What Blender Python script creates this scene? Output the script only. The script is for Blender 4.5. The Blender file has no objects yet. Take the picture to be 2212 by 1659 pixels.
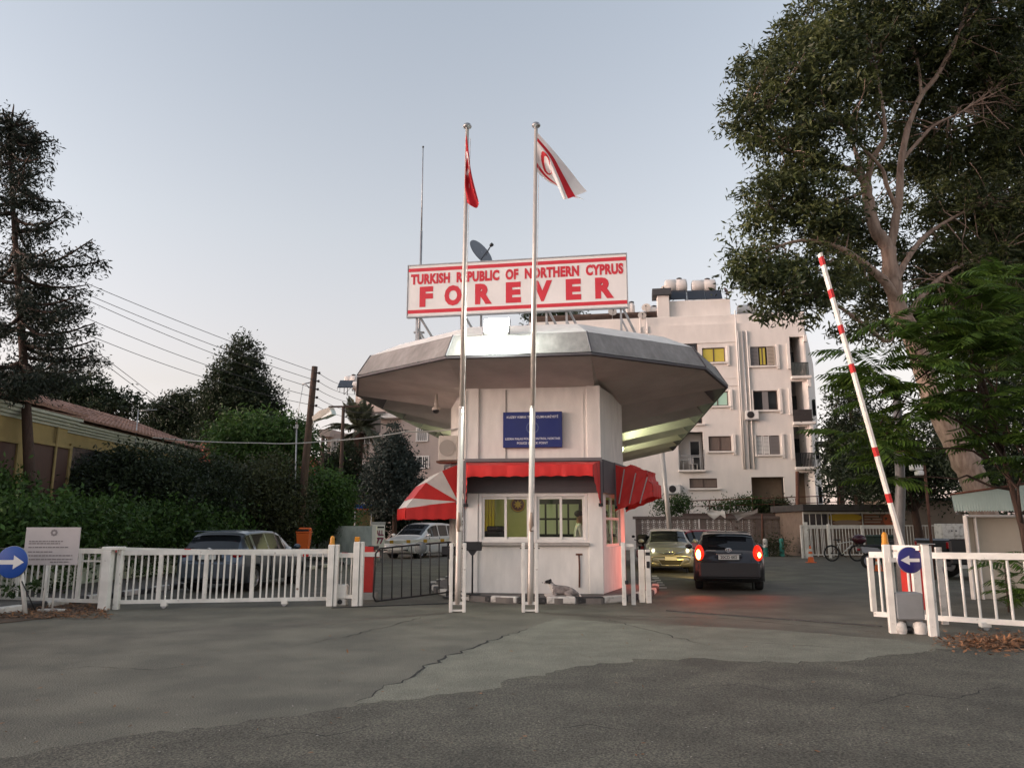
import bpy, math, random
import numpy as np
from math import sin, cos, pi, radians, sqrt, atan2
from mathutils import Vector, Matrix

scene = bpy.context.scene
COL = scene.collection
random.seed(7)
RNG = np.random.default_rng(11)

# ---------------------------------------------------------------- camera
CAM_H = 1.6
PITCH = radians(10.46)
FOC, CX, CY = 1660.0, 1106.0, 829.5          # focal length in photo units (photo seen 2212 wide)
cam = bpy.data.cameras.new('camera')
cam.sensor_width = 36.0
cam.lens = 36.0 * FOC / 2212.0
cam.clip_start, cam.clip_end = 0.1, 2000
camera = bpy.data.objects.new('camera', cam)
COL.objects.link(camera)
camera.location = (0, 0, CAM_H)
camera.rotation_euler = (pi / 2 + PITCH, 0, 0)
scene.camera = camera

# ---------------------------------------------------------------- sky, sun, exposure
world = bpy.data.worlds.new('World')
scene.world = world
world.use_nodes = True
wn, wl = world.node_tree.nodes, world.node_tree.links
wn.clear()
SUN_EL, SUN_AZ = radians(3.0), radians(-100)     # azimuth from the view direction, negative to the left
sky = wn.new('ShaderNodeTexSky')
sky.sky_type = 'NISHITA'
sky.sun_disc = False
sky.sun_elevation = SUN_EL
sky.sun_rotation = SUN_AZ
sky.altitude = 100
sky.air_density = 1.0
sky.dust_density = 1.6
sky.ozone_density = 2.0
bg = wn.new('ShaderNodeBackground')
bg.inputs['Strength'].default_value = 0.118
hsv = wn.new('ShaderNodeHueSaturation')
hsv.inputs['Saturation'].default_value = 0.38
wout = wn.new('ShaderNodeOutputWorld')
wl.new(sky.outputs[0], hsv.inputs['Color'])
tcw = wn.new('ShaderNodeTexCoord'); sep = wn.new('ShaderNodeSeparateXYZ')
wl.new(tcw.outputs['Generated'], sep.inputs[0])
ramp = wn.new('ShaderNodeValToRGB')                      # dusk tint of the air by height above the horizon
for i, (pos, c) in enumerate(((0.0, (1.35, 1.15, 1.3)), (0.17, (0.94, 0.79, 0.75)), (0.36, (0.95, 0.88, 0.845)), (0.7, (0.885, 0.90, 0.925)))):
    e = ramp.color_ramp.elements[i] if i < 2 else ramp.color_ramp.elements.new(pos)
    e.position = pos; e.color = (*c, 1)
wl.new(sep.outputs['Z'], ramp.inputs['Fac'])
mul = wn.new('ShaderNodeMix'); mul.data_type = 'RGBA'; mul.blend_type = 'MULTIPLY'; mul.inputs[0].default_value = 1.0
wl.new(hsv.outputs[0], mul.inputs[6]); wl.new(ramp.outputs[0], mul.inputs[7])
wl.new(mul.outputs[2], bg.inputs['Color'])
wl.new(bg.outputs[0], wout.inputs['Surface'])

sun_data = bpy.data.lights.new('sun', 'SUN')
sun_data.energy = 0.25
sun_data.angle = radians(35)
sun_data.color = (1.0, 0.84, 0.68)
sun = bpy.data.objects.new('sun', sun_data)
COL.objects.link(sun)
_d = Vector((sin(SUN_AZ) * cos(radians(12)), cos(SUN_AZ) * cos(radians(12)), sin(radians(12))))
sun.rotation_euler = _d.to_track_quat('Z', 'Y').to_euler()

scene.view_settings.view_transform = 'Standard'
scene.view_settings.look = 'None'
scene.view_settings.exposure = 2.85
scene.view_settings.gamma = 1.0
scene.view_settings.use_curve_mapping = False
scene.cycles.max_bounces = 6
scene.cycles.diffuse_bounces = 3
scene.cycles.glossy_bounces = 3
scene.cycles.transmission_bounces = 4
scene.cycles.transparent_max_bounces = 6
scene.cycles.use_denoising = True

# ---------------------------------------------------------------- measuring helpers
def ray(x, y):
    u, v = (x - CX) / FOC, (CY - y) / FOC
    return Vector((u, cos(PITCH) - v * sin(PITCH), sin(PITCH) + v * cos(PITCH)))
def G(x, y, z=0.0):
    r = ray(x, y); t = (z - CAM_H) / r.z
    return Vector((r.x * t, r.y * t, z))
def D(x, y, Y):
    r = ray(x, y); t = Y / r.y
    return Vector((r.x * t, Y, CAM_H + r.z * t))

# ---------------------------------------------------------------- materials
def lin(c):
    return tuple((v / 12.92 if v <= 0.04045 else ((v + 0.055) / 1.055) ** 2.4) for v in c)
MATS = {}
def mat(name, col, rough=0.6, metal=0.0, var=0.0, scale=4.0, bump=0.0, bscale=60.0, col2=None, island=0.0,
        emit=None, estr=0.0, trans=0.0, ior=1.45, coat=0.0, spec=0.5, stretch=None, alpha=1.0, thresh=None, translucent=0.0, speck=0.0, sscale=70.0, patch=0.0, pscale=2.0):
    if name in MATS: return MATS[name]
    m = bpy.data.materials.new(name); MATS[name] = m
    m.use_nodes = True
    nt = m.node_tree; N, L = nt.nodes, nt.links
    b = N['Principled BSDF']
    b.inputs['Base Color'].default_value = (*col, 1)
    b.inputs['Roughness'].default_value = rough
    b.inputs['Metallic'].default_value = metal
    b.inputs['Specular IOR Level'].default_value = spec
    b.inputs['IOR'].default_value = ior
    if trans: b.inputs['Transmission Weight'].default_value = trans
    if coat:
        b.inputs['Coat Weight'].default_value = coat; b.inputs['Coat Roughness'].default_value = 0.05
    if alpha < 1: b.inputs['Alpha'].default_value = alpha
    if emit:
        b.inputs['Emission Color'].default_value = (*emit, 1); b.inputs['Emission Strength'].default_value = estr
    tc = None
    def coords():
        nonlocal tc
        if tc is None:
            t = N.new('ShaderNodeTexCoord'); tc = t.outputs['Object']
            if stretch:
                mp = N.new('ShaderNodeMapping'); mp.inputs['Scale'].default_value = stretch
                L.new(tc, mp.inputs['Vector']); tc = mp.outputs[0]
        return tc
    cur = None
    if var or col2:
        n = N.new('ShaderNodeTexNoise'); n.inputs['Scale'].default_value = scale
        n.inputs['Detail'].default_value = 6; n.inputs['Roughness'].default_value = 0.62
        L.new(coords(), n.inputs['Vector'])
        r = N.new('ShaderNodeValToRGB')
        lo, hi = thresh or (0.32, 0.68)
        r.color_ramp.elements[0].position = lo; r.color_ramp.elements[1].position = hi
        c2 = col2 or tuple(v * (1 - var) for v in col)
        r.color_ramp.elements[0].color = (*c2, 1)
        r.color_ramp.elements[1].color = (*(col if col2 else tuple(min(1, v * (1 + var * 0.6)) for v in col)), 1)
        L.new(n.outputs['Fac'], r.inputs['Fac']); cur = r.outputs[0]
        L.new(cur, b.inputs['Base Color'])
    for amt, sc_, lo_, hi_ in ((patch, pscale, .38, .66), (speck, sscale, .35, .70)):
        if amt:
            n3 = N.new('ShaderNodeTexNoise'); n3.inputs['Scale'].default_value = sc_; n3.inputs['Detail'].default_value = 3; L.new(coords(), n3.inputs['Vector'])
            mr = N.new('ShaderNodeMapRange'); mr.inputs['From Min'].default_value = lo_; mr.inputs['From Max'].default_value = hi_
            mr.inputs['To Min'].default_value = 1-amt; mr.inputs['To Max'].default_value = 1+amt; L.new(n3.outputs['Fac'], mr.inputs['Value'])
            h3 = N.new('ShaderNodeHueSaturation')
            if cur is not None: L.new(cur, h3.inputs['Color'])
            else: h3.inputs['Color'].default_value = (*col, 1)
            L.new(mr.outputs[0], h3.inputs['Value']); cur = h3.outputs[0]; L.new(cur, b.inputs['Base Color'])
    if island:
        g = N.new('ShaderNodeNewGeometry')
        mr = N.new('ShaderNodeMapRange')
        mr.inputs['To Min'].default_value = 1 - island; mr.inputs['To Max'].default_value = 1 + island
        L.new(g.outputs['Random Per Island'], mr.inputs['Value'])
        h = N.new('ShaderNodeHueSaturation')
        if cur is not None: L.new(cur, h.inputs['Color'])
        else: h.inputs['Color'].default_value = (*col, 1)
        L.new(mr.outputs[0], h.inputs['Value'])
        L.new(h.outputs[0], b.inputs['Base Color']); cur = h.outputs[0]
    if bump:
        n2 = N.new('ShaderNodeTexNoise'); n2.inputs['Scale'].default_value = bscale
        n2.inputs['Detail'].default_value = 4
        L.new(coords(), n2.inputs['Vector'])
        bp = N.new('ShaderNodeBump'); bp.inputs['Strength'].default_value = bump
        bp.inputs['Distance'].default_value = 0.02
        L.new(n2.outputs['Fac'], bp.inputs['Height']); L.new(bp.outputs[0], b.inputs['Normal'])
    if translucent:
        tr = N.new('ShaderNodeBsdfTranslucent')
        if cur is not None: L.new(cur, tr.inputs['Color'])
        else: tr.inputs['Color'].default_value = (*col, 1)
        mx = N.new('ShaderNodeMixShader'); mx.inputs[0].default_value = translucent
        L.new(b.outputs[0], mx.inputs[1]); L.new(tr.outputs[0], mx.inputs[2])
        L.new(mx.outputs[0], N['Material Output'].inputs['Surface'])
    return m

# ---------------------------------------------------------------- object helpers
def tag(o, label=None, cat=None, group=None, kind=None):
    if label: o['label'] = label
    if cat: o['category'] = cat
    if group: o['group'] = group
    if kind: o['kind'] = kind
    return o
def thing(name, label, cat, loc=(0, 0, 0), rz=0.0, group=None, rot=None):
    o = bpy.data.objects.new(name, None)
    COL.objects.link(o)
    o.location = loc
    o.rotation_euler = rot if rot else (0, 0, rz)
    o.empty_display_size = 0.2
    return tag(o, label, cat, group)
def kids(o): return [c for c in COL.objects if c.parent is o]
def copy_tree(root, loc, rz, label, group=None):
    r = root.copy(); COL.objects.link(r); r.location = loc; r.rotation_euler = (0, 0, rz)
    if label: r['label'] = label
    if group: r['group'] = group
    for c in kids(root):
        cc = c.copy(); COL.objects.link(cc); cc.parent = r
        for g in kids(c):
            gg = g.copy(); COL.objects.link(gg); gg.parent = cc
    return r
def link_mesh(name, me, m=None, parent=None, loc=None, rot=None, scl=None):
    o = bpy.data.objects.new(name, me); COL.objects.link(o)
    if m is not None and len(me.materials) == 0:
        for mm in (m if isinstance(m, (list, tuple)) else [m]): me.materials.append(mm)
    if parent: o.parent = parent
    if loc is not None: o.location = loc
    if rot is not None: o.rotation_euler = rot
    if scl is not None: o.scale = scl
    return o
def np_mesh(name, V, F, smooth=False):
    """V (n,3) array, F (m,k) array of equal-size faces"""
    V = np.asarray(V, dtype=np.float32); F = np.asarray(F, dtype=np.int32)
    me = bpy.data.meshes.new(name)
    me.vertices.add(len(V)); me.vertices.foreach_set('co', V.ravel())
    k = F.shape[1]
    me.loops.add(F.size); me.loops.foreach_set('vertex_index', F.ravel())
    me.polygons.add(len(F))
    me.polygons.foreach_set('loop_start', np.arange(0, F.size, k, dtype=np.int32))
    me.polygons.foreach_set('loop_total', np.full(len(F), k, dtype=np.int32))
    if smooth: me.polygons.foreach_set('use_smooth', np.ones(len(F), dtype=bool))
    me.update(calc_edges=True)
    return me

class MB:
    """collects simple solids; build() links them as one mesh object"""
    def __init__(s): s.v, s.f, s.sm = [], [], []
    def add(s, vs, fs, smooth=False):
        o = len(s.v); s.v += [tuple(v) for v in vs]
        for f in fs: s.f.append([i + o for i in f]); s.sm.append(smooth)
        return s
    def box(s, x0, x1, y0, y1, z0, z1, bev=0.0):
        if x1 < x0: x0, x1 = x1, x0
        if y1 < y0: y0, y1 = y1, y0
        if z1 < z0: z0, z1 = z1, z0
        b = min(bev, (x1-x0)*.45, (y1-y0)*.45, (z1-z0)*.45)
        if b <= 0:
            vs = [(x, y, z) for z in (z0, z1) for y in (y0, y1) for x in (x0, x1)]
            fs = [(0,2,3,1),(4,5,7,6),(0,1,5,4),(2,6,7,3),(0,4,6,2),(1,3,7,5)]
            return s.add(vs, fs)
        vs, idx = [], {}
        X, Y, Z = (x0, x1), (y0, y1), (z0, z1)
        for i in (0, 1):
            for j in (0, 1):
                for k in (0, 1):
                    sx, sy, sz = (1 if i == 0 else -1), (1 if j == 0 else -1), (1 if k == 0 else -1)
                    for a in range(3):
                        p = [X[i] + sx*b, Y[j] + sy*b, Z[k] + sz*b]
                        p[a] = (X[i], Y[j], Z[k])[a]
                        idx[(i, j, k, a)] = len(vs); vs.append(p)
        fs = []
        for a in range(3):
            o = [t for t in range(3) if t != a]
            for q in (0, 1):
                loop = []
                for (m, n) in ((0,0),(1,0),(1,1),(0,1)):
                    c = [0,0,0]; c[a] = q; c[o[0]] = m; c[o[1]] = n
                    loop.append(idx[(*c, a)])
                fs.append(loop)
            for m in (0, 1):
                for n in (0, 1):
                    c0 = [0,0,0]; c1 = [0,0,0]
                    c0[a] = 0; c1[a] = 1; c0[o[0]] = c1[o[0]] = m; c0[o[1]] = c1[o[1]] = n
                    fs.append([idx[(*c0, o[0])], idx[(*c1, o[0])], idx[(*c1, o[1])], idx[(*c0, o[1])]])
        for i in (0, 1):
            for j in (0, 1):
                for k in (0, 1): fs.append([idx[(i,j,k,0)], idx[(i,j,k,1)], idx[(i,j,k,2)]])
        return s.add(vs, fs)
    def obox(s, p0, p1, w, h, up=(0, 0, 1)):
        """box beam from p0 to p1 with width w, height h"""
        p0, p1 = Vector(p0), Vector(p1); d = (p1 - p0).normalized(); u = Vector(up)
        if abs(d.dot(u)) > 0.97: u = Vector((0, 1, 0))
        r = d.cross(u).normalized(); u = r.cross(d)
        vs = [p + r*(a*w/2) + u*(c*h/2) for p in (p0, p1) for (a, c) in ((-1,-1),(1,-1),(1,1),(-1,1))]
        return s.add(vs, [(3,2,1,0),(4,5,6,7),(0,1,5,4),(1,2,6,5),(2,3,7,6),(3,0,4,7)])
    def tube(s, pts, r, n=8, cap=True):
        pts = [Vector(p) for p in pts]; m = len(pts)
        rs = r if isinstance(r, (list, tuple)) else [r]*m
        ref = None; vs = []; fs = []
        for i, p in enumerate(pts):
            d = (pts[min(i+1, m-1)] - pts[max(i-1, 0)])
            d = d.normalized() if d.length > 1e-9 else Vector((0, 0, 1))
            if ref is None:
                ref = Vector((1, 0, 0)) if abs(d.x) < 0.8 else Vector((0, 1, 0))
            a = (ref - d*ref.dot(d)).normalized(); ref = a; b = d.cross(a)
            for k in range(n):
                t = 2*pi*k/n; vs.append(p + (a*cos(t) + b*sin(t))*rs[i])
        for i in range(m-1):
            for k in range(n):
                fs.append((i*n+k, i*n+(k+1) % n, (i+1)*n+(k+1) % n, (i+1)*n+k))
        s.add(vs, fs, True)
        if cap:
            o = len(s.v) - len(vs)
            s.f.append([o + k for k in range(n)][::-1]); s.sm.append(False)
            s.f.append([o + (m-1)*n + k for k in range(n)]); s.sm.append(False)
        return s
    def lathe(s, prof, c=(0, 0, 0), n=16, axis='z', cap=True):
        vs, fs = [], []
        for (r, z) in prof:
            for k in range(n):
                t = 2*pi*k/n; p = (r*cos(t), r*sin(t), z)
                if axis == 'y': p = (p[0], p[2], p[1])
                if axis == 'x': p = (p[2], p[0], p[1])
                vs.append((p[0]+c[0], p[1]+c[1], p[2]+c[2]))
        for i in range(len(prof)-1):
            for k in range(n): fs.append((i*n+k, i*n+(k+1) % n, (i+1)*n+(k+1) % n, (i+1)*n+k))
        s.add(vs, fs, True)
        o = len(s.v) - len(vs)
        for i in (0, len(prof)-1):
            if cap and prof[i][0] > 1e-4: s.f.append([o + i*n + k for k in range(n)]); s.sm.append(False)
        return s
    def ball(s, c, r, n=12, m=8):
        rx, ry, rz = r if isinstance(r, (list, tuple)) else (r, r, r)
        vs, fs = [], []
        for i in range(m+1):
            a = pi*i/m
            for k in range(n):
                t = 2*pi*k/n
                vs.append((c[0]+rx*sin(a)*cos(t), c[1]+ry*sin(a)*sin(t), c[2]+rz*cos(a)))
        for i in range(m):
            for k in range(n): fs.append((i*n+k, (i+1)*n+k, (i+1)*n+(k+1) % n, i*n+(k+1) % n))
        return s.add(vs, fs, True)
    def poly(s, pts): return s.add(pts, [list(range(len(pts)))])
    def prism(s, pts, off):
        """extrude polygon pts along vector off"""
        n = len(pts); off = Vector(off)
        a = [Vector(p) for p in pts]; b = [p + off for p in a]
        fs = [list(range(n))[::-1], [n+i for i in range(n)]]
        fs += [(i, (i+1) % n, n+(i+1) % n, n+i) for i in range(n)]
        return s.add(a+b, fs)
    def mesh(s, name):
        me = bpy.data.meshes.new(name); me.from_pydata(s.v, [], s.f)
        me.polygons.foreach_set('use_smooth', s.sm); me.update(); return me
    def build(s, name, m, parent=None, loc=None, rot=None):
        return link_mesh(name, s.mesh(name), m, parent, loc, rot)

def text_mesh(body, w=None, h=None, bold=0.0, ext=0.003, spacing=1.0):
    """text as a mesh in the XZ plane facing -Y, centred, fitted to w x h"""
    cu = bpy.data.curves.new('lettering', 'FONT')
    cu.body = body; cu.size = 1.0; cu.offset = bold; cu.space_character = spacing
    cu.align_x = 'CENTER'; cu.align_y = 'CENTER'; cu.resolution_u = 3
    o = bpy.data.objects.new('tmp_text', cu); COL.objects.link(o)
    dg = bpy.context.evaluated_depsgraph_get()
    me = bpy.data.meshes.new_from_object(o.evaluated_get(dg))
    bpy.data.objects.remove(o); bpy.data.curves.remove(cu)
    n = len(me.vertices); co = np.empty(n*3, np.float32); me.vertices.foreach_get('co', co); co = co.reshape(-1, 3)
    lo, hi = co.min(0), co.max(0); c = (lo+hi)/2; sz = np.maximum(hi-lo, 1e-6)
    sx = w/sz[0] if w else None; sy = h/sz[1] if h else None
    sx = sx or sy; sy = sy or sx
    out = np.zeros_like(co); out[:, 0] = (co[:, 0]-c[0])*sx; out[:, 2] = (co[:, 1]-c[1])*sy
    me.vertices.foreach_set('co', out.ravel()); me.update()
    return me
def text(body, m, parent, loc, w=None, h=None, bold=0.0, rot=None, name='lettering', spacing=1.0):
    me = text_mesh(body, w, h, bold, spacing=spacing)
    me.materials.clear()
    return link_mesh(name, me, m, parent, loc, rot)

def skin_mesh(name, joints, edges, levels=1):
    """joints: {key: ((x,y,z), r)}; one smooth continuous body"""
    ks = list(joints); me = bpy.data.meshes.new(name)
    me.from_pydata([joints[k][0] for k in ks], [(ks.index(a), ks.index(b)) for a, b in edges], [])
    o = bpy.data.objects.new('tmp_skin', me); COL.objects.link(o)
    o.modifiers.new('s', 'SKIN'); 
    sm = o.modifiers.new('u', 'SUBSURF'); sm.levels = levels; sm.render_levels = levels
    for i, k in enumerate(ks):
        r = joints[k][1]; d = me.skin_vertices[0].data[i]
        d.radius = r if isinstance(r, tuple) else (r, r); d.use_root = (i == 0)
    dg = bpy.context.evaluated_depsgraph_get()
    out = bpy.data.meshes.new_from_object(o.evaluated_get(dg))
    bpy.data.objects.remove(o); bpy.data.meshes.remove(me)
    out.polygons.foreach_set('use_smooth', np.ones(len(out.polygons), dtype=bool)); out.name = name
    return out

# ---------------------------------------------------------------- palette
WHITE_PAINT = mat('white_paint', (0.72, 0.69, 0.65), 0.5, var=0.10, scale=3, bump=0.05, bscale=25)
GATE_WHITE = mat('gate_white', (0.72, 0.69, 0.63), 0.45, col2=(0.20, 0.13, 0.09), scale=9, thresh=(0.27, 0.36), patch=.12, pscale=3)
STUCCO = mat('white_stucco', (0.75, 0.715, 0.665), 0.85, var=0.09, scale=1.4, bump=0.25, bscale=45, patch=0.06, pscale=3.5, stretch=(1.3, 1.3, .45))
GREY_FASCIA = mat('grey_fascia', (0.26, 0.24, 0.225), 0.75, var=0.26, scale=1.6, stretch=(1.6, 1.6, .5), patch=.08, pscale=7, bump=0.2, bscale=30)
SOFFIT = mat('soffit_paint', (0.54, 0.50, 0.465), 0.8, var=0.18, scale=1.0, bump=0.06, bscale=20)
BAND = mat('dark_band', (0.10, 0.092, 0.098), 0.7, var=0.12, scale=2)
RED = mat('red_paint', (0.52, 0.035, 0.028), 0.45, var=0.12, scale=5)
RED_CLOTH = mat('red_canvas', (0.60, 0.022, 0.018), 0.5, var=0.12, scale=3, bump=0.15, bscale=12)
WHITE_CLOTH = mat('white_canvas', (0.70, 0.66, 0.60), 0.55, var=0.12, scale=3, bump=0.15, bscale=12)
LAMP_GREY = mat('lamp_post_grey', (.17, .165, .16), .55, .15, var=.25, scale=5)
STEEL = mat('galvanised_steel', (0.38, 0.38, 0.38), 0.45, 0.7, var=0.2, scale=8)
POLE_METAL = mat('pole_metal', (0.52, 0.47, 0.42), 0.4, 0.25, var=0.10, scale=5)
BLACK = mat('black_plastic', (0.014, 0.014, 0.016), 0.45)
RUBBER = mat('tyre_rubber', (0.02, 0.02, 0.02), 0.85)
DARK_METAL = mat('dark_metal', (0.035, 0.03, 0.03), 0.55, 0.3, var=0.2, scale=12)
RUST = mat('rusty_steel', (0.13, 0.055, 0.035), 0.8, 0.1, var=0.35, scale=9)
GLASS = mat('window_glass', (0.95, 0.98, 0.97), 0.02, trans=1.0, ior=1.35)
DARK_GLASS = mat('dark_window_glass', (0.018, 0.02, 0.022), 0.06, spec=0.6)
CAR_GLASS = mat('car_glass', (0.014, 0.016, 0.019), 0.04, spec=0.7)
CONCRETE = mat('concrete', (0.36, 0.33, 0.30), 0.9, var=0.2, scale=3, bump=0.3, bscale=40)
BLACK_PAINT = mat('black_paint', (0.03, 0.028, 0.028), 0.65, col2=(0.10, 0.095, 0.09), scale=7, thresh=(0.3, 0.45))
KERB_WHITE = mat('kerb_white', (0.62, 0.58, 0.53), 0.8, col2=(0.30, 0.27, 0.24), scale=6, thresh=(0.32, 0.52), bump=0.2)
ORANGE = mat('orange_plastic', (0.72, 0.13, 0.02), 0.4, var=0.06)
BLUE_SIGN = mat('sign_blue', (0.012, 0.07, 0.33), 0.35, var=0.05)
WOOD_POLE = mat('creosote_wood', (0.075, 0.048, 0.036), 0.9, var=0.35, scale=6, stretch=(6, 6, 0.6), bump=0.3, bscale=20)
BROWN_FRAME = mat('bronze_frame', (0.085, 0.055, 0.045), 0.5)
# ================================================================ ground
ASPHALT = mat('asphalt', (0.150, 0.137, 0.104), 0.68, col2=(0.104, 0.094, 0.071), scale=0.30, thresh=(0.30, 0.72), bump=0.9, bscale=55, spec=0.45, speck=.46, sscale=70, patch=.22, pscale=1.1)
ASPHALT_PALE = mat('worn_pale_asphalt', (0.200, 0.192, 0.148), 0.8, col2=(0.160, 0.152, 0.117), scale=0.5, thresh=(0.25, 0.7), bump=0.8, bscale=55, spec=0.4, speck=.34, sscale=80, patch=.12, pscale=2.1)
ASPHALT_DARK = mat('newer_dark_asphalt', (0.118, 0.107, 0.082), 0.8, col2=(0.084, 0.076, 0.058), scale=0.5, thresh=(0.28, 0.7), bump=1.0, bscale=48, spec=0.4, speck=.62, sscale=58, patch=.20, pscale=1.5)
CRACK = mat('crack_tar', (0.018, 0.017, 0.016), 0.95)
PAVING = mat('paving_concrete', (0.17, 0.15, 0.135), 0.95, var=0.25, scale=2.5, bump=0.4, bscale=30)
DIRT = mat('dry_dirt', (0.105, 0.068, 0.045), 1.0, col2=(0.05, 0.036, 0.026), scale=5, bump=0.8, bscale=25)

def sheet(name, pts, z, m, kind='structure', thick=0.0):
    """flat polygon; with a small real edge when thick"""
    mb = MB(); P = [(p[0], p[1], z) for p in pts]
    if thick: mb.prism([(p[0], p[1], z - thick) for p in pts], (0, 0, thick))
    else: mb.poly(P)
    o = mb.build(name, m); o['kind'] = kind; return o
def jag(pts, amp, step, seed=1):
    r = random.Random(seed); out = []
    for a, b in zip(pts[:-1], pts[1:]):
        a, b = Vector(a), Vector(b); n = max(1, int((b-a).length/step))
        nrm = Vector((-(b-a).y, (b-a).x, 0)).normalized()
        for i in range(n):
            out.append(a.lerp(b, i/n) + nrm*r.gauss(0, amp))
    out.append(Vector(pts[-1])); return out
def ribbon(name, pts, w, z, m, kind='structure', seed=3):
    r = random.Random(seed); vs, fs = [], []
    for i, p in enumerate(pts):
        d = (Vector(pts[min(i+1, len(pts)-1)]) - Vector(pts[max(i-1, 0)])).normalized(); n = Vector((-d.y, d.x, 0))
        ww = w*r.uniform(0.3, 1.2) * (0.25 + 0.75*sin(pi*(i+.5)/len(pts)))
        vs += [(p[0]+n.x*ww, p[1]+n.y*ww, z), (p[0]-n.x*ww, p[1]-n.y*ww, z)]
        if i: fs.append((2*i-2, 2*i-1, 2*i+1, 2*i))
    o = MB().add(vs, fs).build(name, m); o['kind'] = kind; return o

gnd = MB().box(-300, 300, -120, 500, -1.0, 0.0).build('ground', ASPHALT); gnd['kind'] = 'structure'
crackA = [G(x, y) for x, y in ((765, 1518), (800, 1506), (838, 1482), (862, 1475), (905, 1452), (960, 1420), (1030, 1395), (1110, 1368), (1205, 1335))]
edgeB = [G(x, y) for x, y in ((1205, 1335), (1330, 1345), (1480, 1352), (1700, 1362), (1890, 1378), (2080, 1396))]
edgeC = [G(x, y) for x, y in ((-300, 1690), (0, 1640), (280, 1590), (540, 1560), (760, 1528), (905, 1510), (1060, 1490), (1090, 1473), (1180, 1456), (1260, 1437), (1340, 1434), (1400, 1426), (1520, 1424), (1600, 1430), (1740, 1432), (1850, 1428), (2000, 1408), (2100, 1400), (2330, 1392))]
jA = jag(crackA, 0.035, 0.12, 4); jC = jag(edgeC, 0.045, 0.10, 9)
cut = min(range(len(jC)), key=lambda i: (jC[i] - jA[0]).length)
cut2 = min(range(len(jC)), key=lambda i: (jC[i] - edgeB[-1]).length)
pale = jA + jag(edgeB, 0.05, 0.3, 5)[1:] + [p for p in jC[cut:cut2][::-1]]
sheet('worn_asphalt_patch', pale, 0.004, ASPHALT_PALE)
sheet('dark_asphalt_patch', jC + [Vector((14, 5, 0)), Vector((14, -60, 0)), Vector((-40, -60, 0))], 0.012, ASPHALT_DARK, thick=0.012)
ribbon('asphalt_crack', jA[:int(len(jA)*0.8)], 0.022, 0.0075, CRACK)
ribbon('asphalt_crack', [p + Vector((0, .02, 0)) for p in jC[cut+4:cut2-4]], 0.010, 0.0078, CRACK, seed=8)
ribbon('asphalt_crack', jag([G(1300, 1330), G(1560, 1335), G(1720, 1350), G(1900, 1366)], 0.02, 0.15, 6), 0.020, 0.0072, CRACK, seed=5)
ribbon('asphalt_crack', jag([G(640, 1395), G(760, 1372), G(870, 1345), G(940, 1325)], 0.03, 0.15, 6), 0.012, 0.0072, CRACK, seed=15)
for k_, pts_ in enumerate((((60, 1455), (190, 1440), (330, 1448), (455, 1432)), ((1480, 1490), (1600, 1478), (1690, 1495), (1790, 1488)), ((1180, 1580), (1270, 1568), (1345, 1580)), ((560, 1600), (640, 1585), (700, 1592), (800, 1570)), ((1850, 1530), (1960, 1500), (2060, 1512), (2180, 1480)), ((1560, 1385), (1700, 1392), (1830, 1402)))):
    ribbon('asphalt_crack', jag([G(*q) for q in pts_], .022, .11, 40 + k_), .008, 0.0132 if pts_[0][1] > 1460 and pts_[0][0] != 60 else .0068, CRACK, seed=50 + k_)
ribbon('asphalt_crack', jag([G(1310, 1338), G(1420, 1365), G(1530, 1395)], 0.03, 0.15, 2), 0.012, 0.0076, CRACK, seed=25)
# raised strip (gate runner) across the right-hand lane
mb = MB(); mb.obox(G(1440, 1318, .012), G(1905, 1352, .012), 0.07, 0.016); o = mb.build('gate_rail', BLACK_PAINT); tag(o, 'low steel gate rail set across the right hand lane', 'rail')
mb = MB(); mb.obox(G(716, 1312, .012), G(985, 1302, .012), 0.07, 0.016); o = mb.build('gate_rail', BLACK_PAINT); tag(o, 'low steel gate rail across the lane left of the booth', 'rail')

# ================================================================ booth
YAW = radians(7)
BO = Vector((0.475, 17.61, 0)); BR = Vector((cos(YAW), -sin(YAW), 0)); BA = Vector((sin(YAW), cos(YAW), 0))
def wl(p):                                       # world point -> booth axes
    d = Vector(p) - BO; return Vector((d.dot(BR), d.dot(BA), p[2]))
def bw(u, w, z): return BO + BR*u + BA*w + Vector((0, 0, z))
booth = thing('police_booth', 'white police checkpoint booth with wide many sided grey canopy roof', 'booth', BO, -YAW)
INNER = mat('interior_wall', (0.50, 0.47, 0.24), 0.8, var=0.08)
TOPZ = 4.78; KZ = 0.13
c72 = (cos(radians(72)), sin(radians(72)))
CH = {-1: (cos(radians(69.3)), sin(radians(69.3))), 1: (cos(radians(76.5)), sin(radians(76.5)))}
P1 = (1.53, 0.0); PS = {s: (1.53 + 2.4*CH[s][0], 2.4*CH[s][1]) for s in (-1, 1)}; P3 = (0, 18.6)
wall = MB()
T = 0.16
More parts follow.
